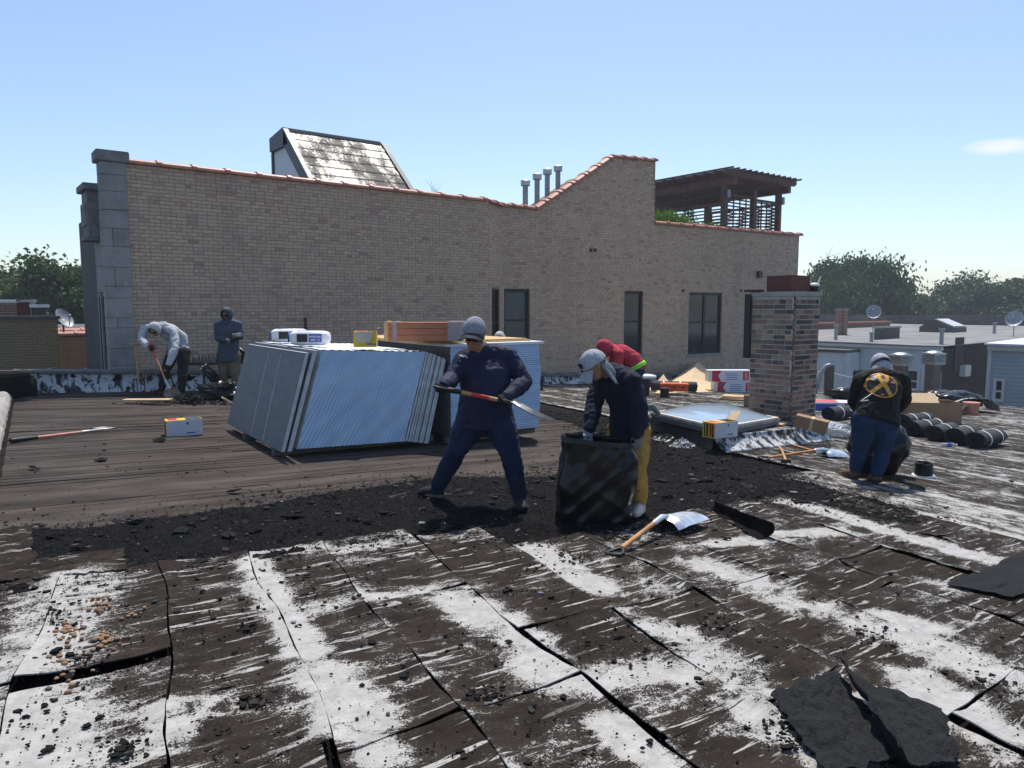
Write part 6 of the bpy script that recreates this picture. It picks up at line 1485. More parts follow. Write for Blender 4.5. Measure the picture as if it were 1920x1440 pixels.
# ---------- big folded felt piece and curled strip in the foreground
def quad_on(pts, dz): return [G(px, py, dz) for px, py in pts]
m = MB(); q = quad_on([(1445,1310),(1570,1280),(1700,1440),(1560,1470)], 0.03)
def fn(u, v):
    p_ = q[0].lerp(q[1], u).lerp(q[3].lerp(q[2], u), v); e = min(u, 1-u, v)
    return p_+UP*(0.012+0.04*smoothstep(0, 0.5, u)*0.8+0.022*mnoise.noise(V(u*4, v*5, 3))+0.012*mnoise.noise(V(u*11, v*11, 9)))+RT*(0.03*mnoise.noise(V(u*3, v*9, 1)))+FW*0.03*mnoise.noise(V(u*9, v*2, 5))
m.grid(fn, 44, 44, thick=0.008); tag(m.build('felt_sheet', 'felt_grey', smooth=True, sharp=50), 'torn black felt sheet lying under the folded felt flap', 'felt')
m = MB(); q = quad_on([(1568,1282),(1765,1345),(1800,1445),(1680,1470)], 0.03)
def fn(u, v):
    p_ = q[0].lerp(q[1], u).lerp(q[3].lerp(q[2], u), v)
    return p_+UP*(0.03+0.075*math.exp(-(u/0.09)**2)+0.03*(1-u)+0.018*mnoise.noise(V(u*4, v*5, 13))+0.010*mnoise.noise(V(u*12, v*12, 9)))+RT*(0.03*mnoise.noise(V(u*3, v*7, 21)))
m.grid(fn, 48, 44, thick=0.008); tag(m.build('felt_flap', 'felt_grey', smooth=True, sharp=50), 'folded flap of thick black felt with a raised ridge', 'felt')
m = MB(); q = quad_on([(1775,1100),(1930,1035),(1990,1090),(1900,1125)], 0.02)
m.grid(lambda u, v: q[0].lerp(q[1], u).lerp(q[3].lerp(q[2], u), v)+UP*(0.014+0.012*mnoise.noise(V(u*5, v*5, 2)))+RT*0.05*mnoise.noise(V(u*5, v*5, 7)), 30, 20, thick=0.006); tag(m.build('felt_patch', 'felt_grey', smooth=True, sharp=50), 'flat dark felt patch at the edge of the sheets', 'felt')
m = MB(); a = G(1325, 955, 0.02); b_ = G(1425, 1010, 0.02)
def fn(u, v):
    p_ = a.lerp(b_, u); th = -0.2+2.6*v; r_ = 0.055*(0.8+0.5*u); side_ = (b_-a).cross(UP).normalized()
    return p_+side_*(-r_*math.sin(th)*1.6+0.05*mnoise.noise(V(u*4, v*2, 1)))+UP*(r_*(1-math.cos(th))+0.012*mnoise.noise(V(u*8, v*3, 6)))
m.grid(fn, 36, 16, thick=0.006); tag(m.build('curled_strip', 'felt_black', smooth=True, sharp=50), 'curled black strip of torn membrane beside the scoop shovel', 'membrane strip')
# torn lumps beside the platform
for i, (px, py, r_) in enumerate([(1245,826,0.20),(1278,838,0.16),(1160,790,0.15),(1225,806,0.14)]):
    g0 = G(px, py)
    m = MB()
    def fn(u, v, s=i*7.7): a_ = 2*math.pi*u; qv = v; return g0+V(r_*1.4*qv*math.cos(a_), r_*qv*math.sin(a_), 0.01+0.13*(1-qv)*(0.6+0.8*abs(mnoise.noise(V(math.cos(a_)*2+s, math.sin(a_)*2, s))))+0.05*mnoise.noise(V(qv*6*math.cos(a_)+s, qv*6*math.sin(a_), 2)))
    m.grid(fn, 26, 10); tag(m.build('torn_lump', ['tar_gloss','flashing','tar_gloss','flashing'][i]), ['crumpled black tar lump at the corner of the skylight platform','torn silver flashing lump beside the skylight platform','crumpled tar lump behind the open trash bag','silver streaked lump between the red hooded man and the platform'][i], 'debris')
# ------------------------------------------------------------------ people
def remesh(mb, voxel, smooth=2, folds=0.0, ff=11.0, seed=0.0):
    me = bpy.data.meshes.new('tmp'); me.from_pydata(mb.v, [], mb.f); me.update()
    bm = bmesh.new(); bm.from_mesh(me); bmesh.ops.recalc_face_normals(bm, faces=bm.faces[:]); bm.to_mesh(me); bm.free()
    ob = bpy.data.objects.new('tmp', me); TMPS.collection.objects.link(ob)
    a = ob.modifiers.new('r', 'REMESH'); a.mode = 'VOXEL'; a.voxel_size = voxel
    b_ = ob.modifiers.new('s', 'SMOOTH'); b_.factor = 0.5; b_.iterations = smooth
    TMPS.view_layers[0].update(); dg = TMPS.view_layers[0].depsgraph; out = bpy.data.meshes.new_from_object(ob.evaluated_get(dg))
    bpy.data.objects.remove(ob); bpy.data.meshes.remove(me)
    if folds:
        n = len(out.vertices); co_ = np.empty(n*3, 'f'); no_ = np.empty(n*3, 'f'); out.vertices.foreach_get('co', co_); out.vertices.foreach_get('normal', no_)
        dd = np.empty(n, 'f'); c3 = co_.reshape(-1, 3)
        for i in range(n):
            p = V(*c3[i].tolist())*ff + V(seed, seed*0.7, seed*1.3)
            dd[i] = 0.55*(1-2.4*abs(mnoise.noise(V(p.x+p.y*0.5, p.y-p.x*0.4, p.z*1.3)))) + 0.6*mnoise.noise(p*0.55) + 0.28*(1-2.4*abs(mnoise.noise(p*2.1)))
        co_ = (c3 + no_.reshape(-1, 3)*(folds*dd)[:, None]).astype('f').ravel(); out.vertices.foreach_set('co', co_); out.update()
    return out
def place(name, me, mat, parent):
    me.transform(Matrix.Translation(-WLOC[parent.name])); me.materials.clear(); me.materials.append(MAT(mat)); me.name = name
    me.polygons.foreach_set('use_smooth', [True]*len(me.polygons)); me.update()
    o = link(name, me, parent); WLOC[o.name] = WLOC[parent.name]; return o
def orth(f, u):
    f = f.normalized(); u = (u-f*u.dot(f)).normalized(); s = f.cross(u); return s, f, u     # side(right), fwd, up
def hand_shape(mb, wrist, center, axis, k=1.0, fat=1.0, rg=0.018):
    ax = axis.normalized(); n = wrist-center; n = (n-ax*n.dot(ax)); n = n.normalized() if n.length > 1e-3 else ax.orthogonal().normalized(); t = ax.cross(n)
    pc = center+n*(rg+0.016*fat)
    mb.loft([wrist, wrist.lerp(pc, 0.55), pc], [(0.030*k*fat, 0.024*k*fat), (0.040*k*fat, 0.020*k*fat), (0.042*k*fat, 0.016*k*fat)], side=ax, n=12)
    for i, ln in enumerate((0.92, 1.0, 0.97, 0.82)):
        off = ax*((1.5-i)*0.0215*k); rr = (rg+0.011*fat)*(0.9+0.15*ln); f = 0.0098*k*fat
        pts = [center+off+n*(rr*math.cos(R(a)))+t*(rr*math.sin(R(a))) for a in (20, 75, 125, 175, 150+55*ln)]
        mb.loft(pts, [f*1.08, f*1.05, f, f*0.92, f*0.8], n=8)
    rr = rg+0.012*fat; b0 = pc+ax*0.036*k
    mb.loft([b0+n*0.015, center+ax*0.046*k+n*(rr*math.cos(R(-50)))+t*(rr*math.sin(R(-50))), center+ax*0.034*k+n*(rr*math.cos(R(-115)))+t*(rr*math.sin(R(-115))), center+ax*0.022*k+n*(rr*math.cos(R(-160)))+t*(rr*math.sin(R(-160)))], [0.013*k*fat, 0.0118*k*fat, 0.011*k*fat, 0.009*k*fat], n=8)
def head_shape(mb, h, hf, hu, k=1.0):
    s, f, u = orth(hf, hu); M = Matrix((s, f, u)).transposed()
    mb.ell(h, 0.077*k, 0.096*k, 0.112*k, M); mb.ell(h+f*0.028*k-u*0.066*k, 0.056*k, 0.064*k, 0.062*k, M)
    mb.ell(h+f*0.052*k-u*0.105*k, 0.030*k, 0.030*k, 0.020*k, M)                       # chin
    mb.ell(h+f*0.098*k-u*0.022*k, 0.015*k, 0.024*k, 0.022*k, M); mb.ell(h+f*0.090*k+u*0.006*k, 0.010*k, 0.014*k, 0.030*k, M)
    mb.ell(h+f*0.080*k+u*0.028*k, 0.055*k, 0.016*k, 0.012*k, M); mb.ell(h+f*0.084*k-u*0.068*k, 0.026*k, 0.012*k, 0.010*k, M)
    for sg in (-1, 1):
        mb.ell(h+s*sg*0.080*k-u*0.012*k-f*0.006*k, 0.012*k, 0.020*k, 0.033*k, M); mb.ell(h+s*sg*0.042*k+f*0.066*k-u*0.030*k, 0.026*k, 0.022*k, 0.026*k, M)
def add_cap(parent, h, hf, hu, k=1.0, mat='grey_cap', brim='cap_dark', drop=0.0):
    s, f, u = orth(hf, hu); c = h+u*0.012*k; m = MB()
    def fn(a, v):
        th = math.pi/2*(1-v)*1.08-0.10; ph = 2*math.pi*a; cs = max(0.0, math.cos(th))
        r = 1.0+0.012*math.sin(ph*6)*cs
        return c+s*(0.090*k*cs*math.cos(ph)*r)+f*(0.110*k*cs*math.sin(ph)*r-0.004)+u*(0.112*k*math.sin(th))
    m.grid(fn, 48, 18, thick=0.004); cap = m.build('cap', mat, parent, smooth=True)
    m = MB(); m.ell(c+u*0.113*k, 0.008, 0.008, 0.005); m.build('button', mat, cap, smooth=True)
    m = MB()
    def fn(a, v):
        ph = R(90)+R(62)*(2*a-1)*(1-0.16*v); q = 2*a-1
        return c-u*0.010*k+s*(0.091*k*math.cos(ph)*(1+0.30*v))+f*((0.111*k)*math.sin(ph)+0.078*k*v*(1-0.30*q*q))-u*((0.018+0.020*v+drop*v)*q*q*k+0.030*v*k+drop*v*0.6*k)
    m.grid(fn, 26, 8, thick=0.005); m.build('brim', brim, cap, smooth=True)
    return cap, (s, f, u, c)
def add_hood(parent, h, hf, hu, k=1.0, mat='grey_hoodie', open_=50, back=1.0):
    s, f, u = orth(hf, hu); m = MB(); sd_ = h.x*7
    def fn(a, v):
        th = R(open_)+(math.pi-R(open_))*v; ph = 2*math.pi*a; lo = max(0, -math.sin(ph))
        rs_, ru, rf = 0.108*k, 0.135*k*(1+0.12*lo), 0.128*k*back
        d = s*(rs_*math.sin(th)*math.cos(ph))+u*(ru*math.sin(th)*math.sin(ph))+f*(rf*math.cos(th)*0.95)
        return h+u*0.008+d*(1+0.05*mnoise.noise(V(math.cos(ph)*2+sd_, math.sin(ph)*2, v*4))+0.05*math.exp(-v*14))
    m.grid(fn, 40, 22, thick=0.010); return m.build('hood', mat, parent, smooth=True)
def add_glasses(parent, h, hf, hu, k=1.0):
    s, f, u = orth(hf, hu); m = MB()
    def fn(a, v):
        ph = R(90)+R(66)*(2*a-1); w = 1-0.35*abs(2*a-1)**3; dip = 0.012*math.exp(-((2*a-1)/0.10)**2)*(1-v)
        return h+s*(0.084*k*math.cos(ph))+f*(0.108*k*math.sin(ph))+u*(0.006*k+(v-0.5)*0.042*k*w+dip)
    m.grid(fn, 28, 5, thick=0.004); g_ = m.build('sunglasses', 'lens_black', parent, smooth=True)
    m = MB()
    for sg in (-1, 1): m.loft([h+s*sg*0.082*k+f*0.040*k+u*0.01*k, h+s*sg*0.086*k-f*0.02*k+u*0.005*k], [0.004, 0.004], n=6)
    m.build('temple_arm', 'lens_black', g_, smooth=True)
def shoe(parent, an, heel, toe, k=1.0, mat='shoe_black', sole='sole', vx=0.009):
    d = (toe-heel); L = d.length; f = d.normalized(); s = f.cross(UP).normalized(); m = MB(); hu = 0.045*k
    m.loft([heel+f*0.035+UP*0.048, heel+f*L*0.35+UP*0.052, heel+f*L*0.66+UP*0.045, heel+f*(L-0.04)+UP*0.036], [(0.040*k, 0.048*k), (0.046*k, 0.056*k), (0.052*k, 0.050*k), (0.044*k, 0.036*k)], side=s, n=14)
    m.loft([heel+f*0.055+UP*0.05, an-UP*0.01], [0.052*k, 0.044*k], n=12)
    sh_ = place('shoe', remesh(m, vx, 2, 0.002, 20), mat, parent)
    m = MB()
    def fn(a, v):
        t = a; w = (0.036+0.016*math.sin(math.pi*min(1, t*1.15))**0.8)*k*(1 if t < 0.9 else max(0.35, 1-((t-0.9)/0.1)**2*0.6)); return heel+f*(L*t-0.012+0.0)+s*(w*(2*v-1))+UP*(0.022+0.010*max(0, t-0.8)*5*0.4)
    m.grid(fn, 16, 6, thick=0.024); m.build('sole', sole, sh_, smooth=True, sharp=50)
def person(label, base, J, hf, hu, top, bottoms, shoes, skin='skin', k=1.0, girth=1.0, vx=0.009, gloves=None, gripL=None, gripR=None, group='roofers', hem=0.06, belly=0.0, fold=0.008, seed=1.0, sole='sole', sleeve=1.0, loose=1.0, hunch=None):
    root = thing('person', label, 'person', base, group); W = WLOC[root.name]
    side = (J['shL']-J['shR']).normalized(); pel = (J['hipL']+J['hipR'])/2; nk = J['neck']; ch = J.get('chest', pel.lerp(nk, 0.62)); be = J.get('belly', pel.lerp(ch, 0.5))
    fr = (ch-pel).cross(side)
    def torso(m, e, top_ext=True, lowpt=None):
        low = lowpt if lowpt is not None else pel
        m.loft([low, be, ch, ch.lerp(nk, 0.62)], [((0.155*girth+e+(0.024+0.09*(loose-1) if lowpt is not None else 0))*k, (0.118*girth+e+(0.024+0.09*(loose-1) if lowpt is not None else 0))*k), ((0.152*girth+e)*k, (0.122*girth+belly+e)*k), ((0.165*girth+e)*k, (0.122*girth+e)*k), ((0.13*girth+e)*k, (0.090+e)*k)], side=side, n=20, flat=True)
        m.loft([J['shR'].lerp(nk, 0.0), J['shR'].lerp(nk, 0.55)+UP*0.004, nk, J['shL'].lerp(nk, 0.55)+UP*0.004, J['shL']], [(0.058+e)*k, (0.064+e)*k, (0.060+e*1.3)*k, (0.064+e)*k, (0.058+e)*k], n=14)
    def arm(m, S, e, r=(0.054, 0.045, 0.031), cut=1.0):
        a, b_, c_ = J['sh'+S], J['el'+S], J['wr'+S]; c_ = b_.lerp(c_, cut)
        m.loft([a, a.lerp(b_, 0.5), b_], [(r[0]+e)*k, ((r[0]+r[1])/2+e*1.1)*k, (r[1]+e)*k], n=12)
        m.loft([b_, b_.lerp(c_, 0.4), c_], [(r[1]+e)*k, (r[1]*0.98+e*1.1)*k, (r[2]+e*0.75)*k], n=12)
    def leg(m, S, e, cut=1.0):
        a, b_, c_ = J['hip'+S], J['kn'+S], J['an'+S]; c_ = b_.lerp(c_, cut)
        m.loft([a, a.lerp(b_, 0.45), b_], [(0.094*girth+e)*k, (0.080*girth+e*1.1)*k, (0.060+e)*k], n=14)
        m.loft([b_, b_.lerp(c_, 0.35), c_], [(0.060+e)*k, (0.058+e*1.1)*k, (0.040+e)*k], n=14)
    m = MB(); head_shape(m, J['head'], hf, hu, k); s_, f_, u_ = orth(hf, hu)
    m.loft([J['head']-u_*0.055*k-f_*0.015*k, nk-(nk-ch).normalized()*0.02], [0.058*k, 0.052*k], n=14); torso(m, -0.014)
    m.loft([J['hipR'], J['hipL']], [0.10*k*girth, 0.10*k*girth], n=14)
    for S in 'LR':
        arm(m, S, -0.005); leg(m, S, -0.012, 0.97); g_ = gripL if S == 'L' else gripR
        d_ = (J['wr'+S]-J['el'+S]).normalized()
        if g_: hand_shape(m, J['wr'+S], g_[0], g_[1], k, 0.92, g_[2] if len(g_) > 2 else 0.018)
        else: hand_shape(m, J['wr'+S], J['wr'+S]+d_*0.085*k, d_.cross(side) if abs(d_.dot(side)) < 0.9 else FW, k, 0.92, 0.016)
        hl, to = J['heel'+S], J['toe'+S]; m.loft([hl.lerp(to, 0.22)+UP*0.05, hl.lerp(to, 0.6)+UP*0.045, hl.lerp(to, 0.8)+UP*0.04], [0.026*k, 0.026*k, 0.02*k], n=10); m.loft([J['an'+S], hl.lerp(to, 0.22)+UP*0.05], [0.034*k, 0.028*k], n=10)
    place('body', remesh(m, vx, 2), skin, root)
    # trousers
    m = MB(); m.loft([J['hipR'], J['hipL']], [0.118*k*girth, 0.118*k*girth], n=14); m.loft([pel-(be-pel)*0.05, pel.lerp(be, 0.5)], [((0.160*girth)*k, (0.128*girth)*k), ((0.163*girth)*k, (0.128*girth+belly)*k)], side=side, n=18)
    for S in 'LR': leg(m, S, 0.021*loose, 0.985)
    place('trousers', remesh(m, vx*1.05, 2, fold*1.0, 12, seed), bottoms, root)
    # top
    m = MB(); lowpt = pel-(be-pel).normalized()*hem; torso(m, 0.024, lowpt=lowpt)
    for S in 'LR': arm(m, S, 0.024, cut=sleeve)
    cl_ = nk+(nk-ch).normalized()*0.0; m.loft([nk-(nk-ch).normalized()*0.01, nk+(J['head']-nk).normalized()*0.028], [0.088*k, 0.080*k], n=14)
    tp_ = place('jacket', remesh(m, vx*1.05, 2, fold, 10.5, seed+3), top, root)
    for S in 'LR': shoe(root, J['an'+S], J['heel'+S], J['toe'+S], k, shoes, sole, vx)
    if gloves:
        for S in 'LR':
            g_ = gripL if S == 'L' else gripR; m = MB(); d_ = (J['wr'+S]-J['el'+S]).normalized()
            if g_: hand_shape(m, J['wr'+S], g_[0], g_[1], k, 1.12, g_[2] if len(g_) > 2 else 0.018)
            else: hand_shape(m, J['wr'+S], J['wr'+S]+d_*0.085*k, d_.cross(side), k, 1.12, 0.016)
            m.loft([J['wr'+S]-d_*0.045, J['wr'+S]+d_*0.01], [0.043*k, 0.038*k], n=12)
            place('glove', remesh(m, 0.0055, 1), gloves, root)
    return root, tp_
def JJ(D, **kw): return {n_: P(v[0], v[1], D+(v[2] if len(v) > 2 else 0)) for n_, v in kw.items()}
def feet(J, S, heel, toe):
    J['heel'+S] = heel; J['toe'+S] = heel+(toe-heel).normalized()*0.275; J['heel'+S].z = rz(heel.x)+0.012; J['toe'+S].z = rz(J['toe'+S].x)+0.012; return J
# ---- man with the fork in the foreground
D = 6.42
J = JJ(D, head=(889,628,-0.20), neck=(903,662,-0.04), shR=(870,674,-0.06), shL=(953,668,0.02), elR=(846,712,-0.16), wrR=(834,722,-0.40), elL=(983,716,-0.02), wrL=(951,744,-0.24),
       chest=(910,695,-0.02), belly=(910,735,-0.03), hipR=(887,782,0.05), hipL=(933,782,0.03), knR=(856,846,-0.02), anR=(829,911,0.16), knL=(957,850,-0.12), anL=(976,928,-0.14))
feet(J, 'R', G(832, 939), G(775, 930)); feet(J, 'L', G(971, 951), G(985, 969))
J['anR'] = J['heelR']+UP*0.115+(J['toeR']-J['heelR']).normalized()*0.06; J['anL'] = J['heelL']+UP*0.115+(J['toeL']-J['heelL']).normalized()*0.06
gp = P(828, 728, D-0.47); gl = P(944, 752, D-0.31); fdir = (gl-gp).normalized()
hf, hu = (-FW*0.88-UP*0.38-RT*0.12), UP*0.9-FW*0.3+RT*0.04
pm, jk = person('man in navy shirt, jeans and grey cap digging with a fork, feet apart', G(890, 948), J, hf, hu, 'navy', 'denim', 'shoe_black', girth=1.24, belly=0.03, gloves='glove_black', gripR=(gp, -fdir), gripL=(gl, -fdir), hem=0.05, vx=0.0085, fold=0.0105, sole='sole', loose=1.2)
add_cap(pm, J['head']+UP*0.022, hf*1.0+UP*0.30, hu, 1.06); add_glasses(pm, J['head'], hf, hu)
s_, f_, u_ = orth(hf, hu)
m = MB(); m.grid(lambda a, v: J['neck']+UP*(0.015+0.055*v)+RT*((0.098-0.012*v)*math.cos(R(200)+R(320)*a))+FW*((0.092-0.012*v)*math.sin(R(200)+R(320)*a)), 36, 4, thick=0.006); m.build('collar', 'navy', pm, smooth=True)
q = P(871, 668, D-0.185)                                       # small chest logo
def onchest(px, py, d_): return P(px, py, d_)
m = MB(); m.loft([P(862,666,D-0.21), P(868,669,D-0.216), P(872,667,D-0.218), P(876,671,D-0.218)], [0.006,0.008,0.007,0.004], n=6); m.build('chest_logo', 'white_card', pm)
# his fork
ft = thing('digging_fork', 'pitch fork with orange wooden handle held by the man in the navy shirt', 'fork', gp)
m = MB(); Mx, L = tool_frame(gp-fdir*0.05, gl, UP); d_grip(m, Mx, 0.12); m.build('grip', 'rubber_black', ft, smooth=True)
m = MB(); m.loft([gp+fdir*0.06, gp+fdir*0.16], [0.022,0.020], n=10); m.build('sleeve', 'rubber_black', ft, smooth=True)
m = MB(); m.loft([gp+fdir*0.12, gl-fdir*0.02], [0.018, 0.018], n=10, flat=True); m.build('shaft', 'wood_handle', ft, smooth=True, sharp=50)
m = MB(); m.loft([gp+fdir*0.25, gp+fdir*0.40], [0.0187, 0.0187], n=10, flat=True); m.build('red_label', 'red_paint', ft, smooth=True, sharp=50)
m = MB(); m.loft([gl-fdir*0.05, gl+fdir*0.07], [0.021, 0.017], n=10); m.build('ferrule', 'steel_dark', ft, smooth=True)
e0 = gl+fdir*0.06; tdir = (P(1040, 792, depth(gl)-0.02)-e0); sdv = tdir.cross(UP).normalized()
for k_ in range(4):
    yy = (k_-1.5)*0.055; m = MB(); m.loft([e0, e0+tdir*0.10+sdv*yy+UP*0.02, e0+tdir*0.5+sdv*yy, e0+tdir*0.98+sdv*yy+UP*0.01], [0.008,0.008,0.007,0.003], n=7); m.build('tine', 'steel_worn', ft, smooth=True)
# ---- man with cap and mustard trousers holding the bag
D = depth(G(1192, 965))
J = JJ(D, head=(1114,684,-0.10), neck=(1150,700,0.0), shR=(1124,715,0.18), shL=(1186,716,-0.16), elR=(1114,762,0.08), wrR=(1106,803,-0.06), elL=(1200,772,-0.20), wrL=(1194,812,-0.16),
       chest=(1163,722,0.02), belly=(1178,762,0.04), hipR=(1163,806,0.14), hipL=(1196,808,0.02), knR=(1155,880,0.08), knL=(1194,882,-0.06))
hl = G(1202, 962); feet(J, 'L', hl, hl-FW*0.25-RT*0.10); hr = G(1168, 952); feet(J, 'R', hr, hr-FW*0.2-RT*0.2)
for S in 'LR': J['an'+S] = J['heel'+S]+UP*0.115+(J['toe'+S]-J['heel'+S]).normalized()*0.06
hf, hu = (-RT*0.80-FW*0.22-UP*0.55), (UP*0.8-RT*0.5)
gR = P(1102, 822, D-0.10); gL = P(1192, 833, D-0.12)
pm, jk = person('man in white cap, navy shirt and mustard trousers bending over the open trash bag', G(1192, 965), J, hf, hu, 'navy_dark', 'mustard', 'shoe_white', girth=0.97, gloves='glove_grey', gripR=(gR, RT), gripL=(gL, RT), hem=0.06, vx=0.0085, fold=0.012, seed=9, sole='shoe_white')
add_cap(pm, J['head'], hf, hu, 1.06, 'light_cap', 'light_cap', 0.02)
s_, f_, u_ = orth(hf, hu)
m = MB()
def fn(a, v):                                                   # neck flap of the bandana
    ph = R(190)+R(165)*a; c_ = J['head']-u_*0.02
    r_ = 1+0.16*v+0.07*math.sin(a*26)*v; return c_+s_*(0.092*r_*math.cos(ph))+f_*(0.105*r_*math.sin(ph))-u_*(0.16*v)-UP*0.06*v*(0.5+0.5*math.sin(a*9))+RT*0.03*v
m.grid(fn, 48, 12, thick=0.004); m.build('neck_cloth', 'bandana', pm, smooth=True)
m = MB(); q = J['head']+f_*0.110+u_*0.055; sx = s_
for i_, (a, b_) in enumerate([(-0.035, 0.0), (-0.012, 0.006), (0.012, 0.002), (0.033, 0.0)]): c_ = q+sx*a-f_*abs(a)*0.25+f_*0.004; m.loft([c_+u_*0.022, c_-u_*0.018], [0.007, 0.006], n=6)
m.build('cap_lettering', 'navy', pm); m = MB(); c_ = q-u_*0.045+f_*0.004+sx*0.01; m.ell(c_, 0.022, 0.012, 0.018, Matrix((s_, f_, u_)).transposed()); m.build('cap_badge', 'boot_dark', pm, smooth=True)
g0 = P(1213, 764, D+0.12); m = MB(); m.loft([g0, g0+RT*0.05+UP*0.01, g0+RT*0.10-UP*0.05], [0.03, 0.035, 0.02], n=8); m.build('pocket_rag', 'bandana', pm, smooth=True)
# ---- man in the black vest, seen from behind
D = depth(G(1632, 905))
J = JJ(D, head=(1651,686,0.20), neck=(1652,703,0.08), shR=(1692,713,0.08), shL=(1614,713,0.08), elR=(1697,750,0.20), wrR=(1668,778,0.42), elL=(1601,750,0.20), wrL=(1625,785,0.42),
       chest=(1653,724,0.03), belly=(1648,750,0.0), hipL=(1623,786,-0.06), hipR=(1662,788,-0.06), knL=(1613,844,0.02), knR=(1654,848,0.02))
hl = G(1610, 902); feet(J, 'L', hl, hl+FW*0.25-RT*0.06); hr = G(1647, 910); feet(J, 'R', hr, hr+FW*0.25+RT*0.04)
for S in 'LR': J['an'+S] = J['heel'+S]+UP*0.115+(J['toe'+S]-J['heel'+S]).normalized()*0.06
hf, hu = (FW*0.72-UP*0.70), (UP*0.72+FW*0.70)
pm, jk = person('man in black vest with gold ribbon emblem on its back, blue jeans, bending over', G(1632, 905), J, hf, hu, 'black_cloth', 'denim_mid', 'boot_brown', girth=1.20, belly=0.02, gloves='glove_black', hem=0.04, vx=0.0095, fold=0.012, seed=17, sole='boot_dark', loose=1.15)
add_cap(pm, J['head']+UP*0.015, hf, hu, 1.06, 'light_cap', 'light_cap')
s_, f_, u_ = orth(hf, hu); m = MB()
def fn(a, v):
    ph = R(180)+R(180)*a; r_ = 1.0+0.75*v+0.06*math.sin(a*31+v*3)*v; c_ = J['head']-u_*0.01
    return c_+s_*(0.094*r_*math.cos(ph))+f_*(0.106*(1+0.25*v)*math.sin(ph))-u_*(0.05*v)-UP*(0.115*v)-FW*0.02*v+UP*0.012*math.sin(v*14+a*5)*v
m.grid(fn, 50, 14, thick=0.005); m.build('neck_cloth', 'bandana_grey' if 'bandana_grey' in MDEF else 'bandana', pm, smooth=True)
# emblem: ring, crossed ribbon loop and two small figures, on the back of the vest
ec = P(1670, 713, D-0.30)
bn0 = -((J['chest']-J['belly']).normalized().cross((J['shR']-J['shL']).normalized())); bn = (-FW*0.92+UP*0.38).normalized()
bu = (J['neck']-J['belly']); bu = (bu-bn*bu.dot(bn)).normalized(); brr = bu.cross(bn)
brr = brr if brr.dot(RT) > 0 else -brr
def bp(x, y_): 
    return ec+brr*x+bu*y_-bn*(0.55*(x*x)+0.25*y_*y_)
jm = [jk.matrix_world]
from mathutils.bvhtree import BVHTree
_b = BVHTree.FromPolygons([v.co+WLOC[jk.name] for v in jk.data.vertices], [tuple(p_.vertices) for p_ in jk.data.polygons])
def onb(x, y_, lift=0.006):
    o = ec+brr*x+bu*y_+bn*0.4; hit = _b.ray_cast(o, -bn, 1.5)
    return (hit[0] if hit[0] is not None else ec+brr*x+bu*y_)+bn*lift
RE = 0.152
em = MB(); em.grid(lambda u, v: onb(RE*v*math.cos(2*math.pi*u), RE*v*math.sin(2*math.pi*u), 0.008), 36, 6, thick=0.003); emb = em.build('emblem', 'black_print', pm, smooth=True, fixn=False)
def strip(pts, w_, lift, mat, nm, n=6):
    m = MB(); vs = []
    P2 = [Vector((a, b_)) for a, b_ in pts]; out = []
    for i in range(len(P2)-1):
        for k_ in range(n): out.append(P2[i].lerp(P2[i+1], k_/n))
    out.append(P2[-1])
    for i, p_ in enumerate(out):
        t_ = (out[min(i+1, len(out)-1)]-out[max(i-1, 0)]).normalized(); nn_ = Vector((-t_.y, t_.x))
        for sg in (-1, 0, 1): vs.append(onb(p_.x+nn_.x*w_*sg, p_.y+nn_.y*w_*sg, lift))
    m.add(vs, [(3*i+j_, 3*i+1+j_, 3*i+4+j_, 3*i+3+j_) for i in range(len(out)-1) for j_ in (0, 1)]); m.build(nm, mat, emb, smooth=True, fixn=False)
strip([(RE*math.cos(a/20*math.pi), RE*math.sin(a/20*math.pi)) for a in range(41)], 0.006, 0.013, 'gold_thread', 'gold_ring', 2)
strip([(-0.105,-0.10),(-0.045,-0.035),(0.02,0.04),(0.045,0.085),(0.04,0.125),(0.0,0.145),(-0.035,0.13),(-0.045,0.09),(-0.02,0.04)], 0.021, 0.014, 'gold_thread', 'ribbon', 4)
strip([(-0.02,0.04),(0.02,-0.02),(0.085,-0.12)], 0.023, 0.017, 'gold_thread', 'ribbon', 5)
for cx_, cy_, kk in ((-0.115,0.05,1.0),(0.105,0.04,0.8),(-0.005,-0.125,0.6)):
    strip([(cx_-0.03*kk,cy_-0.012*kk),(cx_,cy_+0.018*kk),(cx_+0.03*kk,cy_-0.012*kk)], 0.004, 0.013, 'gold_thread', 'figure', 3); strip([(cx_-0.012*kk,cy_+0.025*kk),(cx_+0.015*kk,cy_-0.01*kk)], 0.004, 0.0135, 'gold_thread', 'figure', 3)
strip([(-0.185,-0.19),(-0.16,-0.20),(-0.125,-0.195)], 0.006, 0.009, 'white_card', 'white_mark', 3)
# ---- man in the grey hoodie shovelling
gf = G(330, 741); D = depth(gf)
J = JJ(D, head=(290,617,-0.32), neck=(308,612,-0.12), shR=(271,617,-0.10), shL=(326,624,-0.16), elR=(266,637,-0.20), wrR=(278,652,-0.42), elL=(329,651,-0.32), wrL=(317,682,-0.48),
       chest=(315,621,0.02), belly=(334,634,0.16), hipR=(325,661,0.18), hipL=(345,662,0.06), knR=(310,695,0.02), knL=(342,694,-0.10))
hl = G(345, 743); feet(J, 'L', hl, hl-FW*0.22-RT*0.05); hr = G(309, 740); feet(J, 'R', hr, hr-FW*0.22-RT*0.12)
for S in 'LR': J['an'+S] = J['heel'+S]+UP*0.115+(J['toe'+S]-J['heel'+S]).normalized()*0.06
hf, hu = (-FW*0.65-UP*0.72-RT*0.12), (UP*0.7-FW*0.7)
s0 = P(284, 652, D-0.46); s1 = P(316, 726, D-0.62); sdir = (s1-s0).normalized()
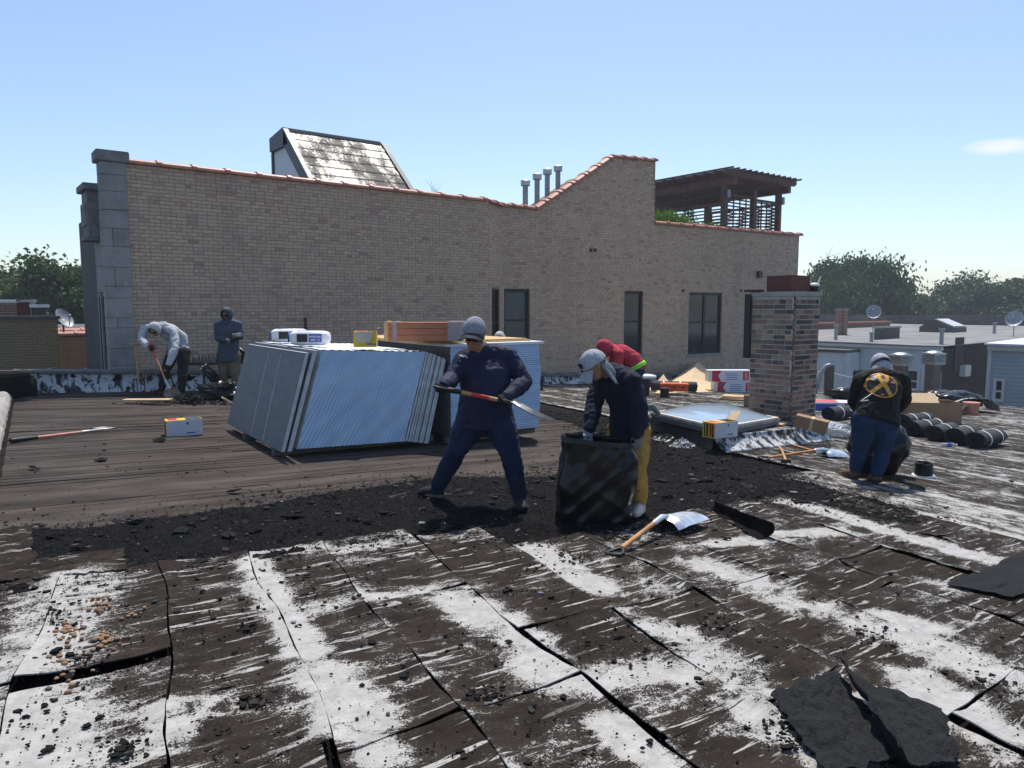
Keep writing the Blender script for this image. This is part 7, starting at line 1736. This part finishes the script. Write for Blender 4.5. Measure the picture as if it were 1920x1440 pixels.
gR = s0+sdir*0.03; gL = P(309, 693, D-0.53)
pm, jk = person('man in pale grey hoodie and black jeans bent over a shovel by the parapet', gf, J, hf, hu, 'grey_hoodie', 'jeans_black', 'boot_dark', girth=1.06, gloves='glove_black', gripR=(gR, sdir.cross(FW)), gripL=(gL, -sdir), hem=0.05, vx=0.012, fold=0.014, seed=25)
add_hood(pm, J['head'], hf, hu, 1.08, 'grey_hoodie', 52)
add_glasses(pm, J['head'], hf, hu)
tipg = G(352, 756, 0.03)
sv = shovel('square_shovel', 'square mouthed shovel with red grip in the hands of the grey hooded man', s0-sdir*0.06, s1, -FW*0.7+UP*0.5, 0.34, 0.30, 34, grip='D', blade='steel_bright' if 'steel_bright' in MDEF else 'steel_worn', red=True, gripmat='red_paint')
# ---- hooded man standing
gf = G(436, 743); D = depth(gf)
J = JJ(D, head=(425,589,-0.05), neck=(428,604,0.0), shR=(409,610,0.0), shL=(446,609,0.0), elR=(409,634,-0.02), wrR=(425,639,-0.26), elL=(451,630,0.0), wrL=(442,631,-0.28), chest=(428,622,0.0), belly=(429,644,0.0), hipR=(419,666,0.0), hipL=(439,666,0.0), knR=(420,700,-0.04), knL=(441,700,-0.05))
hl = G(446, 743); feet(J, 'L', hl, hl-FW*0.22+RT*0.14); hr = G(422, 741); feet(J, 'R', hr, hr-FW*0.24-RT*0.02)
for S in 'LR': J['an'+S] = J['heel'+S]+UP*0.115+(J['toe'+S]-J['heel'+S]).normalized()*0.06
hf, hu = (-FW*0.9-UP*0.36-RT*0.05), UP
pm, jk = person('hooded man in slate jacket and khaki trousers standing by the brick wall', gf, J, hf, hu, 'slate_jacket', 'khaki', 'boot_dark', 'skin_dark', girth=1.08, hem=0.14, vx=0.012, fold=0.014, seed=33, loose=1.35)
add_hood(pm, J['head'], hf, hu, 1.06, 'slate_jacket', 46); add_glasses(pm, J['head'], hf, hu)
ph_c = P(443, 628, D-0.36); m = MB(); M = frame(ph_c, YR) @ Matrix.Rotation(R(-50), 4, 'X'); m.cbox((-0.075, -0.04, -0.005), (0.075, 0.04, 0.005), 0.004, M); tag(m.build('phone', 'white_plastic'), 'pale phone in the hands of the standing hooded man', 'phone')
m = MB(); q = [P(446,655,D+0.1), P(460,672,D+0.1), P(467,695,D+0.12), P(476,712,D+0.14)]; m.loft(q, [(0.06,0.02),(0.12,0.03),(0.09,0.03),(0.015,0.01)], side=RT, n=10); tag(m.build('hanging_bag', 'black_bag', smooth=True), 'limp black bag hanging beside the standing hooded man', 'bag')
# ---- man in the red hoodie
gf = G(1188, 808); D = depth(gf)
J = JJ(D, head=(1135,652,-0.08), neck=(1150,656,0.0), shR=(1152,663,0.17), shL=(1160,664,-0.17), elR=(1148,700,0.20), wrR=(1135,724,0.16), elL=(1158,700,-0.22), wrL=(1142,722,-0.22), chest=(1166,662,0.0), belly=(1184,674,0.0), hipR=(1194,693,0.09), hipL=(1194,694,-0.09), knR=(1181,748,0.10), knL=(1183,750,-0.10))
hl = G(1190, 811); feet(J, 'L', hl, hl-RT*0.27-FW*0.05); hr = G(1190, 806); feet(J, 'R', hr, hr-RT*0.27)
for S in 'LR': J['an'+S] = J['heel'+S]+UP*0.115+(J['toe'+S]-J['heel'+S]).normalized()*0.06
hf, hu = (-RT*0.70-UP*0.72-FW*0.05), (UP*0.7-RT*0.7)
pm, jk = person('man in red hoodie with lime hem bending down behind the man in mustard trousers', gf, J, hf, hu, 'red_cotton', 'denim', 'boot_dark', girth=0.98, gloves='glove_grey', hem=0.02, vx=0.011, fold=0.012, seed=41)
add_hood(pm, J['head'], hf, hu, 1.06, 'red_cotton', 50)
pel = (J['hipL']+J['hipR'])/2; ax = (J['belly']-pel).normalized(); m = MB(); m.loft([pel+ax*0.02, pel+ax*0.085], [(0.218, 0.182), (0.215, 0.180)], side=(J['shL']-J['shR']).normalized(), n=24, flat=True)
place('lime_shirt_hem', remesh(m, 0.011, 2, 0.005), 'lime', pm)
# ---- man hidden behind the flat bundle, only the pale hat shows
gf = V(9.3, 11.3, rz(9.3)); hp = P(937, 634, depth(gf)+0.0)
b0 = V(hp.x, hp.y, 0)+FW*0.25
J = {'head': hp, 'neck': hp+FW*0.13-UP*0.10, 'shR': hp+FW*0.16-UP*0.16-RT*0.19, 'shL': hp+FW*0.16-UP*0.16+RT*0.19}
zf = rz(b0.x); pz_ = V(b0.x, b0.y, zf)
J.update(elR=J['shR']-UP*0.28-FW*0.05-RT*0.03, elL=J['shL']-UP*0.28-FW*0.05+RT*0.03, hipR=V(b0.x, b0.y, zf+0.82)+FW*0.12-RT*0.10, hipL=V(b0.x, b0.y, zf+0.82)+FW*0.12+RT*0.10, knR=pz_+UP*0.46-RT*0.12-FW*0.05, knL=pz_+UP*0.46+RT*0.12-FW*0.05)
J['wrR'] = J['elR']-UP*0.22-FW*0.1; J['wrL'] = J['elL']-UP*0.22-FW*0.1
feet(J, 'R', pz_-RT*0.12+FW*0.05, pz_-RT*0.14-FW*0.3); feet(J, 'L', pz_+RT*0.12+FW*0.05, pz_+RT*0.14-FW*0.3)
for S in 'LR': J['an'+S] = J['heel'+S]+UP*0.115+(J['toe'+S]-J['heel'+S]).normalized()*0.06
hf, hu = (-FW*0.8-UP*0.5), UP
pm, jk = person('stooping man with pale hood hidden behind the flat insulation bundle', pz_, J, hf, hu, 'grey_hoodie', 'jeans_black', 'boot_dark', vx=0.014, seed=55, fold=0.006)
add_hood(pm, J['head'], hf, hu, 1.03, 'shoe_white', 50)
# ------------------------------------------------------------------ neighbouring roofs and houses
# yellow brick building down the row
yb_ = thing('yellow_brick_building', 'yellow brick flat roofed building with small chimneys beyond the parapet', 'building', V(-2, 28, -9.2))
YY = 26.0; ztY = WY(60, 593, YY).z; xe = WY(110, 640, YY).x
brick_wall(yb_, V(-7, YY, 0), V(1,0,0), V(0,-1,0), xe+7, [(0, ztY-0.1), (xe+7, ztY-0.1)], -2.4, [], 'brick_yellow', 'mortar_dark', 260, 0.213, 0.082, 0.013, 0.008, 0.3, zb=-9.2, seed=12)
m = MB(); m.box((xe-0.28, YY+0.31, -9.2), (xe-0.01, YY+5.5, ztY-0.1)); m.box((-7, YY+0.31, -9.2), (xe-0.3, YY+5.5, ztY-0.25)); m.build('roof_mass', 'parapet_far', yb_)
m = MB(); m.box((-7.1, YY-0.06, ztY-0.098), (xe+0.07, YY+0.36, ztY-0.02)); m.box((-7.1, YY-0.08, ztY-0.018), (xe+0.09, YY+0.38, ztY+0.01)); m.build('metal_coping', 'coping_dark', yb_)
def on_yellow(px, py): return WY(px, py, YY+1.6)
a = on_yellow(-25, 591); b_ = on_yellow(31, 568)
c1 = thing('short_chimney', 'short red brick chimney on the yellow brick building', 'chimney', V(a.x, YY+1.6, ztY-0.25))
brick_wall(c1, V(a.x, YY+1.6, ztY-0.3), V(1,0,0), V(0,-1,0), b_.x-a.x, [(0, b_.z-ztY+0.3), (b_.x-a.x, b_.z-ztY+0.3)], 0, [], 'brick_red', 'mortar_grey', 60, 0.213, 0.082, 0.013, 0.008, 0.5, seed=3)
m = MB(); m.cbox((a.x-0.1, YY+1.5, b_.z+0.002), (b_.x+0.08, YY+2.2, b_.z+0.10), 0.02); m.build('stone_cap', 'white_plastic', c1)
a = on_yellow(32, 591); b_ = on_yellow(56, 567); m = MB(); m.box((a.x+0.02, YY+1.6, ztY-0.3), (b_.x, YY+2.1, b_.z)); c2 = m.build('clay_chimney', 'clay_flue'); tag(c2, 'square clay coloured chimney box beside the short red chimney', 'chimney')
m = MB(); m.cbox((a.x-0.02, YY+1.5, b_.z+0.002), (b_.x+0.05, YY+2.2, b_.z+0.08), 0.015); o = m.build('chimney_slab', 'galv'); tag(o, 'grey metal slab lying across the clay coloured chimney box', 'slab')
a = on_yellow(58, 591); b_ = on_yellow(88, 571); t_ = thing('roof_vent_box', 'white trimmed vent box on the yellow brick building', 'vent', V(a.x, YY+1.6, ztY-0.25))
m = MB(); m.box((a.x+0.05, YY+1.62, ztY-0.3), (b_.x-0.05, YY+2.0, b_.z-0.1)); m.build('box', 'parapet_far', t_); m = MB(); m.cbox((a.x-0.03, YY+1.5, b_.z-0.098), (b_.x+0.06, YY+2.1, b_.z), 0.01); m.build('lid', 'white_plastic', t_)
for px0, px1, py in ((0, 45, 564), (60, 75, 563)):
    a = on_yellow(px0, py); b_ = on_yellow(px1, py); m = MB(); m.cbox((a.x, YY+2.6, a.z-0.06), (b_.x, YY+3.2, a.z+0.03), 0.02); m.box(((a.x+b_.x)/2-0.08, YY+2.8, ztY-0.3), ((a.x+b_.x)/2+0.08, YY+3.0, a.z-0.06))
    o = m.build('capped_vent', 'galv'); tag(o, 'wide silver vent cap behind the short red chimney' if px0 == 0 else 'small silver vent cap behind the white trimmed vent box', 'vent')
# brick building behind it, reflected window light painted into its orange walls, terracotta coping
ob_ = thing('orange_lit_building', 'low brick building with reflected light painted orange into its wall and bright terracotta coping between yellow wall and stone pier', 'building', V(6, 34, -9.2))
YO = 33.0; x0 = WY(105, 650, YO).x; x1 = WY(300, 650, YO).x; zO = WY(150, 628, YO).z
brick_wall(ob_, V(x0, YO, 0), V(1,0,0), V(0,-1,0), x1-x0, [(0, zO), (x1-x0, zO)], -2.6, [], 'brick_orange_lit', 'mortar_dark', 160, 0.213, 0.082, 0.013, 0.008, 0.3, zb=-9.2, seed=14)
m = MB(); m.box((x0, YO+0.31, -9.2), (x1, YO+9, zO-0.25)); m.build('roof_mass', 'white_facer', ob_)
for yy, zz in ((YO+0.15, zO), (YO+4.5, zO+0.02)):
    x = x0
    while x < x1: o = link('coping_tile', tm, ob_); o.location = V(x, yy, zz+0.01)-WLOC[ob_.name]; o.scale = (1.1, 1.25, 1.4); x += 0.75
m = MB(); m.box((x0, YO+8.5, zO-0.25), (x1, YO+8.8, zO+0.25)); m.build('rear_parapet', 'mortar_grey', ob_)
def dish(p, r_, dirv, label, pole=0.6, mat='galv_dull'):
    t_ = thing('satellite_dish', label, 'dish', p-UP*pole); f = Vector(dirv).normalized(); s = f.cross(UP).normalized(); u = s.cross(f); m = MB()
    m.grid(lambda a, v: p+s*(r_*v*math.cos(2*math.pi*a))+u*(r_*1.1*v*math.sin(2*math.pi*a))+f*(0.28*r_*v*v), 24, 5, thick=0.015); m.build('reflector', mat, t_, smooth=True, sharp=60)
    m = MB(); m.loft([p-UP*pole, p-UP*0.15, p-f*0.03], [0.03, 0.03, 0.03], n=8); m.build('mast', 'galv_dull', t_, smooth=True)
    m = MB(); q = p+f*r_*0.9-u*0.1*r_; m.loft([p-u*r_*0.95+f*0.1, q], [0.015, 0.015], n=6); m.ell(q, 0.05, 0.05, 0.05); m.build('feed_arm', 'galv_dull', t_)
dish(WY(118, 598, YY+1.2), 0.30, V(0.6,-0.7,0.5), 'grey satellite dish at the corner of the yellow brick building', 0.4)
# house A across the alley: grey siding rear wall, dark brick side wall, pale roof
zA = -0.38; XA = 40.0
yA0 = WX(1766, 690, XA).y; yA1 = 28.0
hA = thing('grey_sided_house', 'flat roofed house with pale grey siding and dark brick side wall across the alley', 'house', V(55, 22, -9.2))
m = MB(); m.hexa([V(XA+0.05, yA0+0.05, -9.2), V(80, yA0+0.05, -9.2), V(80, yA1+25, -9.2), V(XA+0.05, yA1+25, -9.2), V(XA+0.05, yA0+0.05, zA-0.06), V(80, yA0+0.05, zA+0.2), V(80, yA1+25, zA+0.2), V(XA+0.05, yA1+25, zA-0.06)]); m.build('body', 'brick_dark', hA)
m = MB(); m.grid(lambda u, v: V(XA-0.25+(80-XA+0.25)*u, yA0-0.05+(yA1+25-yA0)*v, zA+0.26*u+0.01+0.02*mnoise.noise(V(u*14, v*9, 2))), 40, 30, thick=0.05); m.build('roof', 'silver_roof_far', hA)
brick_wall(hA, V(XA+0.05, yA0+0.05, 0), V(1,0,0), V(0,-1,0), 22, [(0, zA-0.08), (22, zA+0.05)], -5.2, [], 'brick_dark', 'mortar_dark', 0, 0.25, 0.09, 0.014, 0.012, 0.02, seed=15)
def siding(parent, X, ya, yb2, z0, z1, mat, step=0.17):
    z = z0
    while z < z1-0.02:
        zt_ = min(z+step-0.004, z1); m = MB(); m.hexa([V(X-0.035, ya, z), V(X, ya, z), V(X, yb2, z), V(X-0.035, yb2, z), V(X-0.012, ya, zt_), V(X, ya, zt_), V(X, yb2, zt_), V(X-0.012, yb2, zt_)]); m.build('siding_board', mat, parent); z += step
siding(hA, XA+0.05, yA0+0.05, yA1+4, -5.4, zA-0.25, 'siding_grey')
m = MB(); m.box((XA-0.18, yA0, zA-0.24), (XA+0.04, yA1+20, zA-0.06)); m.build('gutter', 'frame_white', hA)
for px0, px1, py0, py1 in ((1696,1726,692,732),(1757,1766,697,730),(1640,1650,690,720)):
    p0_ = WX(px0, py1, XA); p1_ = WX(px1, py0, XA); window(hA, V(XA-0.02, p0_.y, 0), V(0,-1,0), V(-1,0,0), abs(p0_.y-p1_.y), p0_.z, p1_.z, 0, 0.45, 'glass_far', 'frame_white', 0.0, 0.12)
p_ = WX(1584, 700, XA-1.5); m = MB(); m.box((XA-1.5, p_.y, -6), (XA-0.05, p_.y+6, zA-0.5)); wg = m.build('rear_porch', 'siding_grey', hA); m = MB(); m.box((XA-1.6, p_.y-0.05, zA-0.5), (XA-0.06, p_.y+6.1, zA-0.35)); m.build('porch_roof', 'parapet_far', hA); m = MB(); m.box((XA-1.56, p_.y-0.03, -6), (XA-1.4, p_.y+0.12, zA-0.505)); m.build('corner_board', 'frame_white', hA)
for px, py in ((1812, 695), (1806, 665)):
    q = WY(px, py, yA0-0.2); m = MB(); m.cbox((q.x-0.35, yA0-0.3, q.z-0.3), (q.x+0.35, yA0+0.03, q.z+0.3), 0.03) if py == 695 else m.box((q.x-0.5, yA0-0.02, q.z-0.9), (q.x+0.5, yA0+0.03, q.z+0.9)); m.build('air_conditioner' if py == 695 else 'bricked_window', 'frame_white' if py == 695 else 'brick_dark', hA)
def onA(px, py): return WZ(px, py, zA+0.15)
# roof furniture on house A
q = onA(1580, 626); t_ = thing('distant_chimney', 'slim red brick chimney on the pale flat roof across the alley', 'chimney', q); w_ = 22*depth(q)/FPX*0.72; zt_ = P(1580, 582, depth(q)).z
brick_wall(t_, V(q.x, q.y+w_, q.z-0.3), V(0,-1,0), V(-1,0,0), w_, [(0, zt_-q.z+0.3), (w_, zt_-q.z+0.3)], 0, [], 'brick_red', 'mortar_grey', 0, 0.25, 0.10, 0.016, 0.01, 0.1, seed=4); brick_wall(t_, V(q.x, q.y, q.z-0.3), V(1,0,0), V(0,-1,0), w_, [(0, zt_-q.z+0.3), (w_, zt_-q.z+0.3)], 0, [], 'brick_red', 'mortar_grey', 0, 0.25, 0.10, 0.016, 0.01, 0.1, seed=5)
m = MB(); m.box((q.x+0.1, q.y+0.1, q.z-0.3), (q.x+w_, q.y+w_, zt_-0.01)); m.cbox((q.x-0.06, q.y-0.06, zt_+0.003), (q.x+w_+0.06, q.y+w_+0.06, zt_+0.12), 0.02); m.build('cap', 'stone', t_); m = MB(); m.tube(V(q.x+w_/2, q.y+w_/2, zt_+0.12), V(q.x+w_/2, q.y+w_/2, zt_+0.5), w_*0.32, n=12); m.build('flue', 'parapet_far', t_)
q0, q1 = onA(1648, 633), onA(1728, 628); t_ = thing('flat_skylight', 'long low curbed skylight on the pale flat roof across the alley', 'skylight', q0); L = abs(q0.y-q1.y)+0.5
m = MB(); m.box((q0.x-0.3, q1.y-0.3, q0.z-0.3), (q0.x+2.8, q0.y+0.1, q0.z+0.55)); m.build('curb', 'parapet_far', t_); m = MB(); m.box((q0.x-0.4, q1.y-0.4, q0.z+0.552), (q0.x+2.9, q0.y+0.2, q0.z+0.66)); m.build('lid', 'galv_dull', t_)
q = onA(1764, 622); t_ = thing('gabled_skylight', 'gabled glass skylight on the pale flat roof across the alley', 'skylight', q); s = depth(q)/FPX
m = MB(); m.box((q.x-0.8, q.y-1.2, q.z-0.3), (q.x+1.4, q.y+1.2, q.z+0.35)); m.build('curb', 'parapet_far', t_); m = MB(); m.prism([V(q.x-0.8, q.y-1.2, q.z+0.352), V(q.x-0.8, q.y+1.2, q.z+0.352), V(q.x-0.8, q.y+0.2, q.z+0.95)], V(2.2, 0, 0)); m.build('hood', 'parapet_far', t_)
nn_ = V(0, -0.6, 1.4).normalized()
for k in range(4):
    m = MB(); xx = q.x-0.6+0.5*k; a = V(xx, q.y-1.1, q.z+0.42); b_ = V(xx, q.y+0.1, q.z+0.93); m.hexa([a, a+V(0.36,0,0), b_+V(0.36,0,0), b_]+[p_+nn_*0.04 for p_ in (a, a+V(0.36,0,0), b_+V(0.36,0,0), b_)]); m.build('pane', 'white_plastic', t_)
for i, (px, py, h, lab) in enumerate([(1567,633,0.9,'thin vent pipe beside the distant brick chimney'),(1683,608,0.8,'vent pipe near the far parapet across the alley'),(1765,641,0.8,'capped vent pipe at the near edge of the pale flat roof'),(1864,625,0.9,'capped vent pipe on the pale flat roof by the dark brick wall'),(1634,636,0.4,'short vent stub in front of the long low skylight')]):
    q = onA(px, py); m = MB(); h *= 0.75; m.tube(q-UP*0.3, q+UP*h, 0.10, n=10); m.tube(q+UP*h, q+UP*(h+0.10), 0.15, 0.14, n=10); tag(m.build('vent_pipe', 'galv_dull', smooth=True, sharp=40), lab, 'vent', 'vents across the alley')
q = onA(1636, 632); dish(V(q.x, q.y, q.z+1.5), 0.42, V(-0.7,-0.3,0.4), 'grey satellite dish beside the long low skylight', 1.5)
q = WZ(1915, 628, zA+0.2); dish(V(q.x, q.y, q.z+1.0)-RT*0.5, 0.5, V(-0.8,-0.1,0.4), 'grey satellite dish on the roof above the dark brick wall', 1.2)
m = MB(); a = WZ(1700, 606, zA+0.2); m.box((79, yA0-10, zA), (79.5, 60, zA+1.15)); m.box((72, 38, zA), (79, 38.4, zA+0.9)); o = m.build('far_parapet', 'parapet_far'); tag(o, 'dark parapet at the far end of the pale flat roof', 'parapet')
q = onA(1560, 622); m = MB(); m.box((52, 33.5, zA-0.2), (70, 33.9, zA+0.55)); tag(m.build('party_wall', 'brick_red'), 'low red brick party wall on the pale flat roof behind the chimney', 'wall')
m = MB(); 
for k in range(26): m.cbox((52+0.7*k, 33.42, zA+0.552), (52+0.7*k+0.68, 33.98, zA+0.70), 0.04)
m.build('party_wall_coping', 'terracotta', bpy.data.objects['party_wall'])
# house B, blue grey siding
XB = 36.0; yB1 = WX(1851, 700, XB).y; zB = WX(1851, 643, XB).z
hB = thing('blue_sided_house', 'blue grey sided house with white flat roof beyond the roof edge', 'house', V(40, 6, -9.2))
m = MB(); m.box((XB+0.05, -12, -9.2), (XB+14, yB1-0.05, zB-0.1)); m.build('body', 'siding_blue', hB)
siding(hB, XB+0.05, -10, yB1-0.02, -5.5, zB-0.32, 'siding_blue')
m = MB(); m.hexa([V(XB-0.3, -12, zB-0.08), V(XB+14, -12, zB+0.25), V(XB+14, yB1+0.1, zB+0.25), V(XB-0.3, yB1+0.1, zB-0.08), V(XB-0.3, -12, zB), V(XB+14, -12, zB+0.33), V(XB+14, yB1+0.1, zB+0.33), V(XB-0.3, yB1+0.1, zB)]); m.build('roof', 'white_facer', hB)
m = MB(); m.box((XB-0.12, -12, zB-0.31), (XB+0.04, yB1+0.03, zB-0.085)); m.build('fascia', 'frame_white', hB); m = MB(); m.box((XB-0.03, yB1-0.12, -6), (XB+0.04, yB1+0.02, zB-0.312)); m.build('corner_board', 'frame_white', hB)
p0_ = WX(1861, 752, XB); p1_ = WX(1886, 710, XB); window(hB, V(XB-0.02, p0_.y, 0), V(0,-1,0), V(-1,0,0), p0_.y-p1_.y, p0_.z, p1_.z, 0, 0.45, 'glass_far', 'frame_white', 0.0, 0.12)
m = MB(); m.box((XB+5, -6, zB+0.1), (XB+9, yB1-3, zB+0.62)); m.build('raised_roof', 'white_facer', hB)
x = XB+4.9
for k in range(8): o = link('coping_tile', tm, hB); o.location = V(XB+5, yB1-3.2-0.75*k, zB+0.65)-WLOC[hB.name]; o.rotation_euler = (0, 0, -math.pi/2); o.scale = (1.1, 1.2, 1.3)
# alley side: low fence of wires
# ------------------------------------------------------------------ trees
def tree(name, label, base, h, cw, ch_, mat, n_clump=46, leaves=420, leaf=0.22, seed=1, group='street trees', droop=False, bare=None, sparse=1.0):
    rr = random.Random(seed); root = thing(name, label, 'tree', base, group)
    tr = MB(); top = base+UP*(h*0.55); lean = V(rr.uniform(-.06,.06), rr.uniform(-.06,.06), 0)*h
    tr.loft([base, base+UP*h*0.25+lean*0.3, top+lean*0.6], [h*0.028, h*0.022, h*0.014], n=9)
    cc_ = base+UP*(h-ch_*0.5)+lean*0.8; ends = []
    for i in range(n_clump):
        for _ in range(30):
            a = rr.uniform(0, 6.28); z = rr.uniform(-1, 1); q = rr.uniform(0.25, 1.0)**0.5; r_ = math.sqrt(max(0, 1-z*z))
            p_ = V(r_*math.cos(a)*q*cw, r_*math.sin(a)*q*cw, z*q*ch_*0.5)
            k = 0.78+0.38*mnoise.noise(V(math.cos(a)*1.3+seed, math.sin(a)*1.3, z*1.6))
            p_ = p_*k
            if all((p_-e).length > 0.16*cw for e in ends[-12:]): break
        ends.append(p_)
    for e in ends[::2]:
        st_ = base+UP*h*rr.uniform(0.25, 0.5)+lean*0.5; en = cc_+e*0.92; mid = st_.lerp(en, 0.5)+V(rr.uniform(-1,1), rr.uniform(-1,1), rr.uniform(0.2,1))*h*0.03
        tr.loft([st_, mid, en], [h*0.010, h*0.006, h*0.002], n=6)
    if bare:
        for (bx_, by_, bz_) in bare:
            st_ = cc_+V(bx_, by_, bz_)*0.45; en = cc_+V(bx_, by_, bz_)*0.86
            tr.loft([st_, st_.lerp(en, 0.5)+UP*0.2, en], [h*0.003, h*0.002, h*0.0007], n=5)
            for _ in range(16):
                s2 = st_.lerp(en, rr.uniform(0.4, 1)); tr.loft([s2, s2+V(rr.gauss(0,1), rr.gauss(0,1), rr.gauss(0.3,0.8))*h*0.05], [h*0.002, h*0.0007], n=4)
    tr.build('trunk', 'bark', root, smooth=True)
    m = MB()
    for e in ends:
        cr_ = cw*rr.uniform(0.13, 0.30)
        for _ in range(int(leaves*sparse*rr.uniform(0.5, 1.2))):
            g_ = V(rr.gauss(0, 1), rr.gauss(0, 1), rr.gauss(0, 0.62)); g_ = g_*(cr_*0.62)
            p_ = cc_+e+g_
            if droop: p_.z -= abs(rr.gauss(0, 1))*cr_*0.9
            d = V(rr.gauss(0,1), rr.gauss(0,1), rr.gauss(-0.2 if not droop else -2.2, 0.8)).normalized(); s_ = d.orthogonal().normalized(); s_ = Matrix.Rotation(rr.uniform(0, 6.28), 3, d) @ s_
            L_ = leaf*rr.uniform(0.6, 1.6)*(1.3 if droop else 1); w_ = leaf*rr.uniform(0.30, 0.60)*(0.7 if droop else 1)
            m.cr = rr.random(); m.add([p_, p_+d*L_*0.45+s_*w_, p_+d*L_, p_+d*L_*0.5-s_*w_], [(0,1,2,3)])
    m.build('crown', mat, root, rnd=True, fixn=False)
    return root
def tree_at(px, py_top, D, wpx, hpx, name, label, mat, seed, **kw):
    s = D/FPX; p_ = P(px, py_top, D); base = V(p_.x, p_.y, -9.2); h = p_.z+9.2
    return tree(name, label, base, h, wpx*s*0.56, hpx*s*1.05, mat, seed=seed, **kw)
tree_at(105, 486, 48, 190, 170, 'leafy_tree', 'broad green tree behind the brick building painted with orange light', 'leaf_mid', 3, n_clump=60, leaves=520, leaf=0.26)
tree_at(10, 500, 52, 190, 160, 'leafy_tree', 'green tree rising behind the short red brick chimney', 'leaf_mid', 4, n_clump=60, leaves=480, leaf=0.26)
tree_at(-120, 490, 55, 200, 160, 'leafy_tree', 'green tree further along the street beyond the yellow building', 'leaf_mid', 5, n_clump=40, leaves=400, leaf=0.26)
tree_at(165, 545, 62, 120, 90, 'leafy_tree', 'low tree close behind the stone pier building', 'leaf_mid', 6, n_clump=36, leaves=400, leaf=0.28)
s = 92/FPX
tree_at(1614, 462, 92, 205, 165, 'willow_tree', 'tall dark drooping tree with bare branches behind the distant brick chimney', 'leaf_dark', 11, n_clump=80, leaves=900, leaf=0.38, droop=True, bare=[(75*s*RT.x*1.35, 75*s*RT.y*1.35, 62*s), (100*s*RT.x, 100*s*RT.y, 20*s), (-70*s*RT.x, -70*s*RT.y, 78*s)])
tree_at(1655, 530, 100, 170, 100, 'leafy_tree', 'lower dark tree beneath the tall drooping tree', 'leaf_dark', 12, n_clump=44, leaves=560, leaf=0.40)
tree_at(1540, 520, 104, 110, 110, 'leafy_tree', 'dark tree squeezed behind the large brick chimney', 'leaf_dark', 13, n_clump=36, leaves=320, leaf=0.40)
tree_at(1845, 520, 112, 170, 120, 'leafy_tree', 'rounded green tree rising above the far parapet', 'leaf_cool', 14, n_clump=56, leaves=700, leaf=0.40)
tree_at(1910, 517, 108, 150, 120, 'leafy_tree', 'green tree above the satellite dish on the dark brick house', 'leaf_cool', 15, n_clump=50, leaves=680, leaf=0.40)
tree_at(1765, 545, 118, 130, 90, 'leafy_tree', 'lower green tree right of the drooping tree', 'leaf_cool', 16, n_clump=44, leaves=620, leaf=0.40)
tree_at(1715, 552, 125, 110, 80, 'leafy_tree', 'hazy green tree in the gap beside the drooping tree', 'leaf_cool', 17, n_clump=40, leaves=560, leaf=0.40)
tree_at(1985, 530, 115, 160, 110, 'leafy_tree', 'green tree at the end of the tree row beyond the blue house', 'leaf_cool', 18, n_clump=40, leaves=560, leaf=0.40)
tree_at(1480, 540, 120, 150, 100, 'leafy_tree', 'green tree hidden behind the end of the tan brick wall', 'leaf_dark', 19, n_clump=30, leaves=300, leaf=0.40)
# hazy far wood closing the horizon
rr = random.Random(9); m = MB()
for i in range(26000):
    a = rr.uniform(-0.95, 0.95); D_ = rr.uniform(230, 330); px = 960+FPX*a
    p_ = P(px, 577, D_); hgt = 4.5+2.5*mnoise.noise(V(a*14, 1, 1)); z = -9.2+rr.random()**0.7*(hgt+8.0)
    p_ = V(p_.x, p_.y, z); d = V(rr.gauss(0,1), rr.gauss(0,1), rr.gauss(0,1)).normalized(); s_ = d.orthogonal().normalized(); L_ = rr.uniform(0.9, 2.4)
    m.cr = rr.random(); m.add([p_, p_+d*L_*0.5+s_*L_*0.4, p_+d*L_, p_+d*L_*0.5-s_*L_*0.4], [(0,1,2,3)])
tag(m.build('far_wood', 'leaf_cool', rnd=True, fixn=False), 'distant belt of green trees closing the horizon', 'wood', kind='stuff')
q = WZ(1835, 603, 0.6); m = MB(); 
fb = thing('far_white_roofs', 'far low red building with white roof units between the trees', 'building', V(130, 70, -9.2)); c_ = P(1830, 600, 150)
M = frame(V(c_.x, c_.y, -9.2), YR); m.box((-9, 0, 0), (10, 6, c_.z+9.2-0.8), M); m.build('block', 'brick_red', fb); m = MB()
for k in range(4): m.cbox((-8+4*k, 1, c_.z+9.2-0.798), (-5.6+4*k, 3, c_.z+9.2+0.2+0.3*(k % 2)), 0.05, M)
m.build('roof_unit', 'siding_white', fb)

# ------------------------------------------------------------------ summer haze
def f_haze(name):
    m_ = bpy.data.materials.new(name); m_.use_nodes = True; t = m_.node_tree; t.nodes.clear()
    o = t.nodes.new('ShaderNodeOutputMaterial'); v = t.nodes.new('ShaderNodeVolumePrincipled'); v.inputs['Color'].default_value = (0.80, 0.88, 1.0, 1); v.inputs['Density'].default_value = 0.0008; v.inputs['Anisotropy'].default_value = 0.2
    t.links.new(v.outputs[0], o.inputs['Volume']); return m_
MDEF['haze'] = f_haze
m = MB(); m.box((-440, -440, -10.3), (440, 440, 14.0)); tag(m.build('haze', 'haze'), 'thin pale summer haze over the roofs', 'haze', kind='stuff')
bpy.data.scenes.remove(TMPS)
